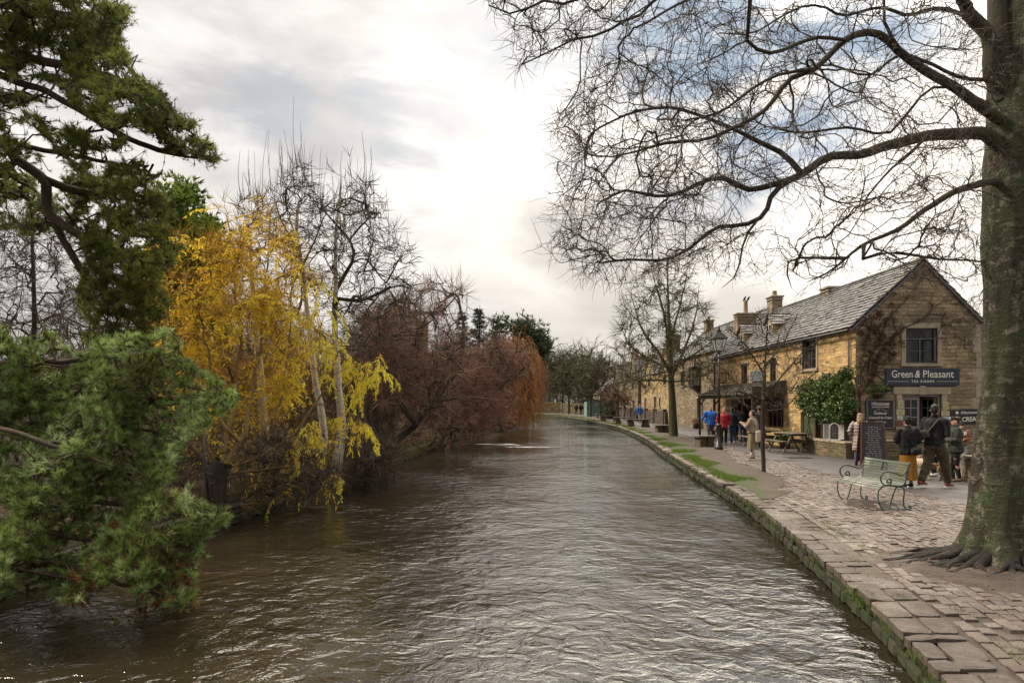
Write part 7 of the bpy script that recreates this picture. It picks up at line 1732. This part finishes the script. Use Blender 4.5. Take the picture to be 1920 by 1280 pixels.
        V=A(rows); i=np.arange(13)[:,None]*n; j=np.arange(n)[None,:]; F=np.stack([i+j,i+n+j,i+n+(j+1)%n,i+(j+1)%n],-1).reshape(-1,4); t.add(V,F,.5,0,True); V2=V.copy(); V2[:,:2]*=.96; t.add(V2,F[:,::-1],.5,0,True); t.build('skirt',legm,r)
        if legs=='trousers2' : pass
    # jacket
    j=MB(); f=fat; up=[]; zz=[hem,hem+.04,1.0 if hem<.96 else hem+.06,1.1,1.25,1.36,1.43,1.475]
    ws=[(.185,.150),(.195,.158),(.178,.142),(.178,.140),(.198,.148),(.205,.138),(.165,.105),(.082,.078)]
    if hem<.7: zz=[hem,hem+.15]+zz[2:]; ws=[(.20,.165),(.20,.165)]+ws[2:]
    j.tube([S(0,0,z) for z in zz],[(a*s*f,c*s*f) for a,c in ws],16,lat=(1,0,0))
    for q in (-1,1):
        a0,e,w=arm(q); a1=a0+A([-q*.03,0,.0])*s; wend=w-(w-e)*.02; j.tube([a1,a0*.95+e*.05,(a0+e)/2,e,(e+w)/2,wend],[.070*s*f,.074*s*f,.066*s*f,.058*s*f,.052*s*f,.042*s*f],11)
    if collar: j.tube([S(0,.01,1.44),S(0,.005,1.49),S(0,.0,1.535)],[.085*s,.078*s,.074*s],14)
    jo=remeshed(j,'jacket' if hem>.7 else 'coat',voxel*1.15,topm,r,2,.020*s,8,rz+3)
    if puff:   # quilted rings
        me=jo.data; n=len(me.vertices); V=np.empty(n*3,np.float32); me.vertices.foreach_get('co',V); V=V.reshape(-1,3); Nn=np.empty(n*3,np.float32); me.vertices.foreach_get('normal',Nn); Nn=Nn.reshape(-1,3)
        V+=Nn*(np.abs(np.sin(V[:,2]/s*math.pi/puff))[:,None]-.6)*.016*s; me.vertices.foreach_set('co',V.ravel()); me.update()
    # shoes
    shm=shoe or BLACKP
    for fo,kk in ((fl,-1),(fr,1)):
        m=MB(); m.tube([fo+A([0,.055,.01])*s,fo+A([0,.03,-.02])*s,fo+A([0,-.04,-.025])*s,fo+A([0,-.13,-.04])*s,fo+A([0,-.19,-.05])*s],[(.036*s,.05*s),(.045*s,.055*s),(.050*s,.045*s),(.047*s,.032*s),(.03*s,.02*s)],10,lat=(1,0,0))
        sh_=m.build('shoe',shm,r)
        if sole: m=MB(); m.prism([(fo[0]+x*s,fo[1]+y*s) for x,y in ((-.04,.085),(.04,.085),(.05,-.05),(.05,-.14),(.02,-.20),(-.02,-.20),(-.05,-.14),(-.05,-.05))],fo[2]-.085*s,fo[2]-.058*s); m.build('sole',sole,sh_)
    # hair and hats
    if hair:
        m=MB()
        m.tube([Hh(0,.055,-.07),Hh(0,.045,-.03),Hh(0,.030,.02),Hh(0,.018,.07),Hh(0,.015,.108),Hh(0,.012,.122)],[(.045*s,.035*s),(.072*s,.058*s),(.081*s,.082*s),(.079*s,.090*s),(.058*s,.068*s),(.02*s,.03*s)],14,lat=tuple(rot(A([1.,0,0]))))
        if hair=='long': m.tube([Hh(0,.03,.05),Hh(0,.075,-.02),Hh(0,.10,-.12),Hh(0,.12,-.22),Hh(0,.12,-.30)],[(.07*s,.05*s),(.085*s,.05*s),(.09*s,.045*s),(.08*s,.035*s),(.04*s,.02*s)],12,lat=(1,0,0))
        if hair=='bun': m.ball(Hh(0,.12,-.03),.045*s,10,8); 
        if hair=='fluffy':
            for _ in range(14): a=random.uniform(0,6.28); m.ball(Hh(.06*math.cos(a),.02+.06*math.sin(a),.07+random.uniform(-.03,.04)),.03*s,7,5)
        remeshed(m,'hair',.010,hairm,r,1,.006,30)
    if hat=='beanie':
        m=MB(); m.tube([Hh(0,.005,.02),Hh(0,.006,.05),Hh(0,.01,.10),Hh(0,.012,.14),Hh(0,.012,.155)],[(.088*s,.103*s),(.090*s,.104*s),(.078*s,.09*s),(.045*s,.05*s),(.01*s,.01*s)],16,lat=tuple(rot(A([1.,0,0])))); m.tube([Hh(0,.005,.015),Hh(0,.006,.055)],[(.094*s,.109*s)]*2,16,lat=tuple(rot(A([1.,0,0])))); m.build('hat',hatm,r)
    if hat=='cap':
        m=MB(); m.tube([Hh(0,.0,.045),Hh(0,.0,.075),Hh(0,.01,.105),Hh(0,.012,.12)],[(.086*s,.106*s),(.098*s,.120*s),(.075*s,.09*s),(.01*s,.01*s)],16,lat=tuple(rot(A([1.,0,0])))); m.tube([Hh(0,-.09,.055),Hh(0,-.145,.045)],[(.06*s,.012*s),(.045*s,.006*s)],10,lat=tuple(rot(A([1.,0,0])))); m.build('hat',hatm,r)
    if hat=='brim':
        m=MB(); m.tube([Hh(0,.0,.045),Hh(0,.0,.055)],[(.15*s,.16*s)]*2,20,lat=(1,0,0)); m.tube([Hh(0,0,.05),Hh(0,0,.12),Hh(0,0,.145)],[(.088*s,.104*s),(.08*s,.09*s),(.05*s,.06*s)],16,lat=(1,0,0)); m.build('hat',hatm,r)
    if hood:
        m=MB(); n=14; pts=[]
        for k in range(n+1): a=k/n*6.283; pts.append(S(.105*math.cos(a),.02+.085*math.sin(a),1.475+.03*math.sin(a)))
        m.tube(pts,.034*s,9,caps=False); remeshed(m,'hood_trim',.009,hoodm,r,1,.012,40)
    if extras: extras(r,s,S,arm)
    return r
BLK=cloth('black',(.008,.008,.009),.95); BLK2=cloth('charcoal',(.018,.017,.015),.9); NAVYC=cloth('navy',(.012,.018,.040)); JEAN=cloth('jeans',(.045,.085,.16),.85,.4); BLUE=cloth('bright_blue',(.010,.125,.50),.6,.2); REDC=cloth('red',(.36,.010,.018),.6,.2)
GREYT=cloth('grey_trousers',(.075,.078,.088)); BROWNT=cloth('brown_trousers',(.070,.052,.030),.9,.3); MUST=cloth('mustard',(.30,.135,.015),.95,.35); PUFF=cloth('pale_puffer',(.33,.275,.255),.6,.15); GREENC=cloth('dark_green',(.024,.031,.022)); CREAM=cloth('cream',(.50,.43,.32)); BEIGE=cloth('beige',(.30,.235,.165)); KHAKI=cloth('khaki',(.23,.19,.115)); PALEG=cloth('pale_grey',(.34,.35,.38)); OLIV=cloth('olive',(.050,.050,.032)); RUST=cloth('rust',(.22,.075,.02),.6); TEAL=cloth('teal',(.03,.10,.11))
H_BLK=simple('hair_black',(.010,.008,.007),.55,var=.3,bump=.5,bscale=90); H_BRN=simple('hair_brown',(.035,.020,.012),.55,var=.3,bump=.5,bscale=90); H_BLO=simple('hair_blonde',(.42,.27,.13),.5,var=.4,bump=.6,bscale=90)
S_WHT=simple('shoe_white',(.55,.54,.52),.6,var=.15); S_RED=simple('shoe_red',(.24,.055,.035),.6,var=.3); S_BRN=simple('shoe_brown',(.12,.06,.035),.6)
def ground_at(px,pyf): return Gd(px,pyf)
def strapbag(c,size,strap,bagm,nm='shoulder_bag'):
    def f(r,s,S,arm):
        m=MB(); a_=size[3] if len(size)>3 else 0; dv=np.array([math.cos(a_)*.8,0,-math.sin(a_)]); c0=S(*c); w_,d_,h_=size[0]*s/2,size[1]*s/2,size[2]*s/2; m.tube([c0-dv*w_,c0-dv*w_*.85,c0-dv*w_*.4,c0,c0+dv*w_*.5,c0+dv*w_*.88,c0+dv*w_],[(h_*.35,d_*.4),(h_*.8,d_*.8),(h_*.95,d_),(h_,d_),(h_*.98,d_),(h_*.8,d_*.75),(h_*.3,d_*.3)],12,lat=(0,0,1)); b=remeshed(m,nm,.011,bagm,r,2,.012,12)
        m=MB(); m.tube(smoothline([S(*p) for p in strap],24),[(.006*s,.020*s)]*(len(smoothline([S(*p) for p in strap],24))),6); m.build('strap',bagm,b)
    return f
# queue by the tea room door
person(Gd(1612,872),R_(150),1.58,'woman with long blonde hair in a long pale quilted coat walking behind the chalkboard','',PUFF,'',JEAN,H_BLO,'long','pocket',.25,.52,1.08,BLK,None,voxel=.012,puff=.11)
person(Gd(1702,914),R_(172),1.58,'woman in black beanie and black fleece with a long mustard skirt, seen from behind','',BLK,'',MUST,H_BLK,'short','front',.12,.84,1.08,BLK,S_WHT,'beanie',BLK,voxel=.0105,skirt=(.98,.20,.165,.215),extras=strapbag((-.10,.23,.92),(.30,.12,.20),[(.16,.02,1.47),(.12,.14,1.38),(0,.19,1.2),(-.14,.20,1.0)],BLK2))
def manx(r,s,S,arm):
    strapbag((.14,.22,1.10),(.40,.15,.22,R_(18)),[(-.13,-.02,1.47),(-.13,.12,1.42),(-.06,.165,1.3),(.04,.18,1.17)],OLIV,'sling_bag')(r,s,S,arm)
person(Gd(1752,914),R_(118),1.86,'tall man in black fleece with olive sling bag and loose brown trousers, striding','',BLK,'',BROWNT,H_BLK,'short','front',.62,.90,1.08,S_RED,S_WHT,voxel=.0105,legw=1.35,extras=manx,headturn=R_(25))
person(Gd(1793,903),R_(-115),1.56,'person in flat cap and dark green jacket with dark leggings and boots, facing left','',GREENC,'',BLK,H_BRN,'short','front',.12,.80,1.16,S_BRN,None,'cap',BLK2,voxel=.0115,legw=.92)
def vest(r,s,S,arm):
    m=MB(); m.tube([S(0,0,1.28),S(0,0,1.36),S(0,0,1.41)],[(.235*s,.168*s),(.238*s,.166*s),(.215*s,.13*s)],16,lat=(1,0,0),caps=False); m.build('white_panel',WHITEP,r)
person((13.1,19.9,0.0),R_(-35),1.32,'child in black beanie and rust coloured padded jacket with a white chest panel','',RUST,'',PALEG,H_BRN,'short','front',0,.88,1.15,BLK,None,'beanie',BLK2,voxel=.012,puff=.10,extras=vest,hood=1,hoodm=NAVYC)
person((10.9,17.6,0),R_(-160),1.55,'partly hidden person in dark teal jacket just left of the flat cap','',TEAL,'',BLK,H_BLK,'short','front',.1,.85,1.1,S_WHT,None,voxel=.013)
# group at the canopy
person(Gd(1332,833),R_(8),1.80,'man in a bright blue hooded jacket and grey trousers, hands in pockets, facing us','',BLUE,'',GREYT,H_BRN,'short','pocket',.1,.86,1.16,BLK,None,voxel=.012,hood=1,hoodm=BLUE)
person(Gd(1357,834),R_(-8),1.68,'woman in a red coat with furry collar and black trousers, facing us','',REDC,'',BLK,H_BRN,'short','pocket',.15,.80,1.14,TEAL,None,voxel=.012,hood=1,hoodm=cloth('fur_trim',(.38,.25,.18),.95),extras=strapbag((-.36,-.02,.75),(.20,.26,.26),[(-.30,0,.95),(-.36,-.05,.9),(-.36,-.02,.85)],cloth('patterned',(.25,.20,.13),.9,.8,20),'carrier_bag'))
person(Gd(1373,831),R_(160),1.70,'person in navy jacket and blue jeans with white shoes, behind the woman in red','',NAVYC,'',JEAN,H_BRN,'short','pocket',.25,.84,1.14,S_WHT,None,voxel=.013,legw=1.15)
person(Gd(1380,825),R_(180),1.68,'person in a long black coat standing between the navy jacket and the big charcoal coat','',BLK,'',BLK,H_BLK,'short','down',.2,.62,1.1,BLK,None,voxel=.013)
person(Gd(1393,828.5),R_(178),1.80,'large person in a charcoal coat and blue jeans, back turned, under the canopy edge','',BLK2,'',JEAN,H_BLK,'short','front',.12,.82,1.25,BLK,None,voxel=.013,legw=1.15)
person(Gd(1424,838),R_(200),1.74,'person in grey brimmed hat mostly hidden by the young tree','',cloth('grey_coat',(.06,.06,.065)),'',BLK,H_BRN,'short','down',.1,.84,1.1,BLK,None,'brim',cloth('grey_hat',(.09,.09,.095)),voxel=.013)
def tote(r,s,S,arm):
    m=MB(); m.box(tuple(S(.10,.24,.83)),(.36*s,.10*s,.40*s),bev=.03*s); b=remeshed(m,'tote_bag',.012,CREAM,r,3,.014,12)
    for dx in (-.02,.16):
        m=MB(); m.tube(smoothline([S(dx+.02,.22,1.02),S(dx+.04,.20,1.2),S(.13+dx*.2,.10,1.40),S(.15,-.02,1.46),S(.16,-.10,1.36)],20),.012*s,6); m.build('strap',CREAM,b)
    a0,e,w=arm(1); m=MB(); m.box(tuple(S(0,-.46,1.38)),(.075*s,.012*s,.15*s),bev=.005,rx=R_(-15)); m.build('phone',BLACKP,r)
    for q in (-1,1):
        m=MB(); f=S(q*.10,0,.2); m.tube([f+np.array([0,0,-.10*s]),f+np.array([0,0,.06*s])],.052*s,10); m.build('sock',S_WHT,r)
person(Gd(1411,861),R_(-128),1.64,'woman in beige cardigan and khaki skirt with cream tote bag, taking a picture','',BEIGE,'',KHAKI,H_BRN,'bun','phone',.08,.95,1.16,S_BRN,S_WHT,voxel=.0105,skirt=(1.02,.36,.17,.25),extras=tote)
# far walkers
person((12.25,65.4,0),R_(10),1.76,'distant walker in a light blue jacket and pale trousers beside the stone tables','',BLUE,'',PALEG,H_BRN,'short','down',.35,.86,1.15,BLK,None,voxel=.02)
person((10.35,110,0),R_(170),1.72,'left of two tiny dark walkers at the far bend of the path','',BLK2,'',NAVYC,H_BRN,'short','down',.3,.84,1.15,BLK,None,voxel=.022)
person((11.15,110.5,0),R_(185),1.78,'right of two tiny dark walkers at the far bend of the path','',BLK,'',BLK,H_BLK,'short','down',.3,.84,1.2,BLK,None,voxel=.022)
def dog(loc,rz,h,label,m1,m2,ear,coll=None):
    r=empty('dog',(loc[0],loc[1],0),rz,label,'dog'); s=h/.5; A=np.array; b=MB(); S=lambda x,y,z:A([x,y,z])*s
    b.tube([S(0,.27,.37),S(0,.20,.38),S(0,.05,.37),S(0,-.12,.35),S(0,-.22,.37),S(0,-.28,.42)],[(.05*s,.06*s),(.085*s,.09*s),(.082*s,.085*s),(.10*s,.12*s),(.09*s,.11*s),(.06*s,.07*s)],12,lat=(1,0,0))
    b.tube([S(0,-.24,.42),S(0,-.30,.50),S(0,-.33,.56)],[.075*s,.06*s,.055*s],10)
    b.tube([S(0,-.28,.58),S(0,-.34,.585),S(0,-.40,.57),S(0,-.46,.555),S(0,-.49,.55)],[.055*s,.065*s,.05*s,.032*s,.022*s],10)
    for q in (-1,1):
        b.tube([S(q*.05,-.20,.34),S(q*.06,-.21,.20),S(q*.06,-.20,.10),S(q*.06,-.21,.03)],[.045*s,.032*s,.024*s,.024*s],8); b.tube([S(q*.06,-.20,.025),S(q*.06,-.25,.02)],[.026*s,.022*s],8)
        b.tube([S(q*.055,.20,.36),S(q*.065,.17,.24),S(q*.062,.25,.14),S(q*.06,.23,.03)],[.065*s,.05*s,.026*s,.024*s],8); b.tube([S(q*.06,.22,.025),S(q*.06,.18,.02)],[.026*s,.022*s],8)
        b.tube([S(q*.05,-.30,.62),S(q*.085,-.30,.58),S(q*.09,-.31,.52)],[.02*s,.032*s,.015*s],7)
    b.tube([S(0,.26,.40),S(0,.33,.46),S(0,.35,.55)],[.03*s,.028*s,.012*s],7)
    remeshed(b,'body',.011,m1,r,2,.012,22)
    if coll: m=MB(); m.tube([S(0,-.255,.455),S(0,-.27,.475)],[.078*s,.076*s],12,caps=False); m.build('collar',coll,r)
    m=MB(); m.ball(S(0,-.495,.555),.014*s,8,6)
    for q in (-1,1): m.ball(S(q*.03,-.385,.60),.009*s,6,5)
    m.build('nose_and_eyes',BLACKP,r); return r
CRM=simple('cream_fur',(.52,.42,.30),.9,var=.25,bump=.8,bscale=60); TAN=simple('tan_fur',(.30,.19,.10),.9,var=.5,scale=5,bump=.8,bscale=60,c2=(.06,.045,.035))
dog(Gd(1722,897),R_(20),.56,'cream coloured fluffy dog with a pink collar waiting by the long mustard skirt',CRM,None,None,cloth('pink',(.45,.05,.12)))
dog(Gd(1750,899),R_(-150),.46,'brown and cream dog half hidden behind the legs of the striding man',TAN,None,None)
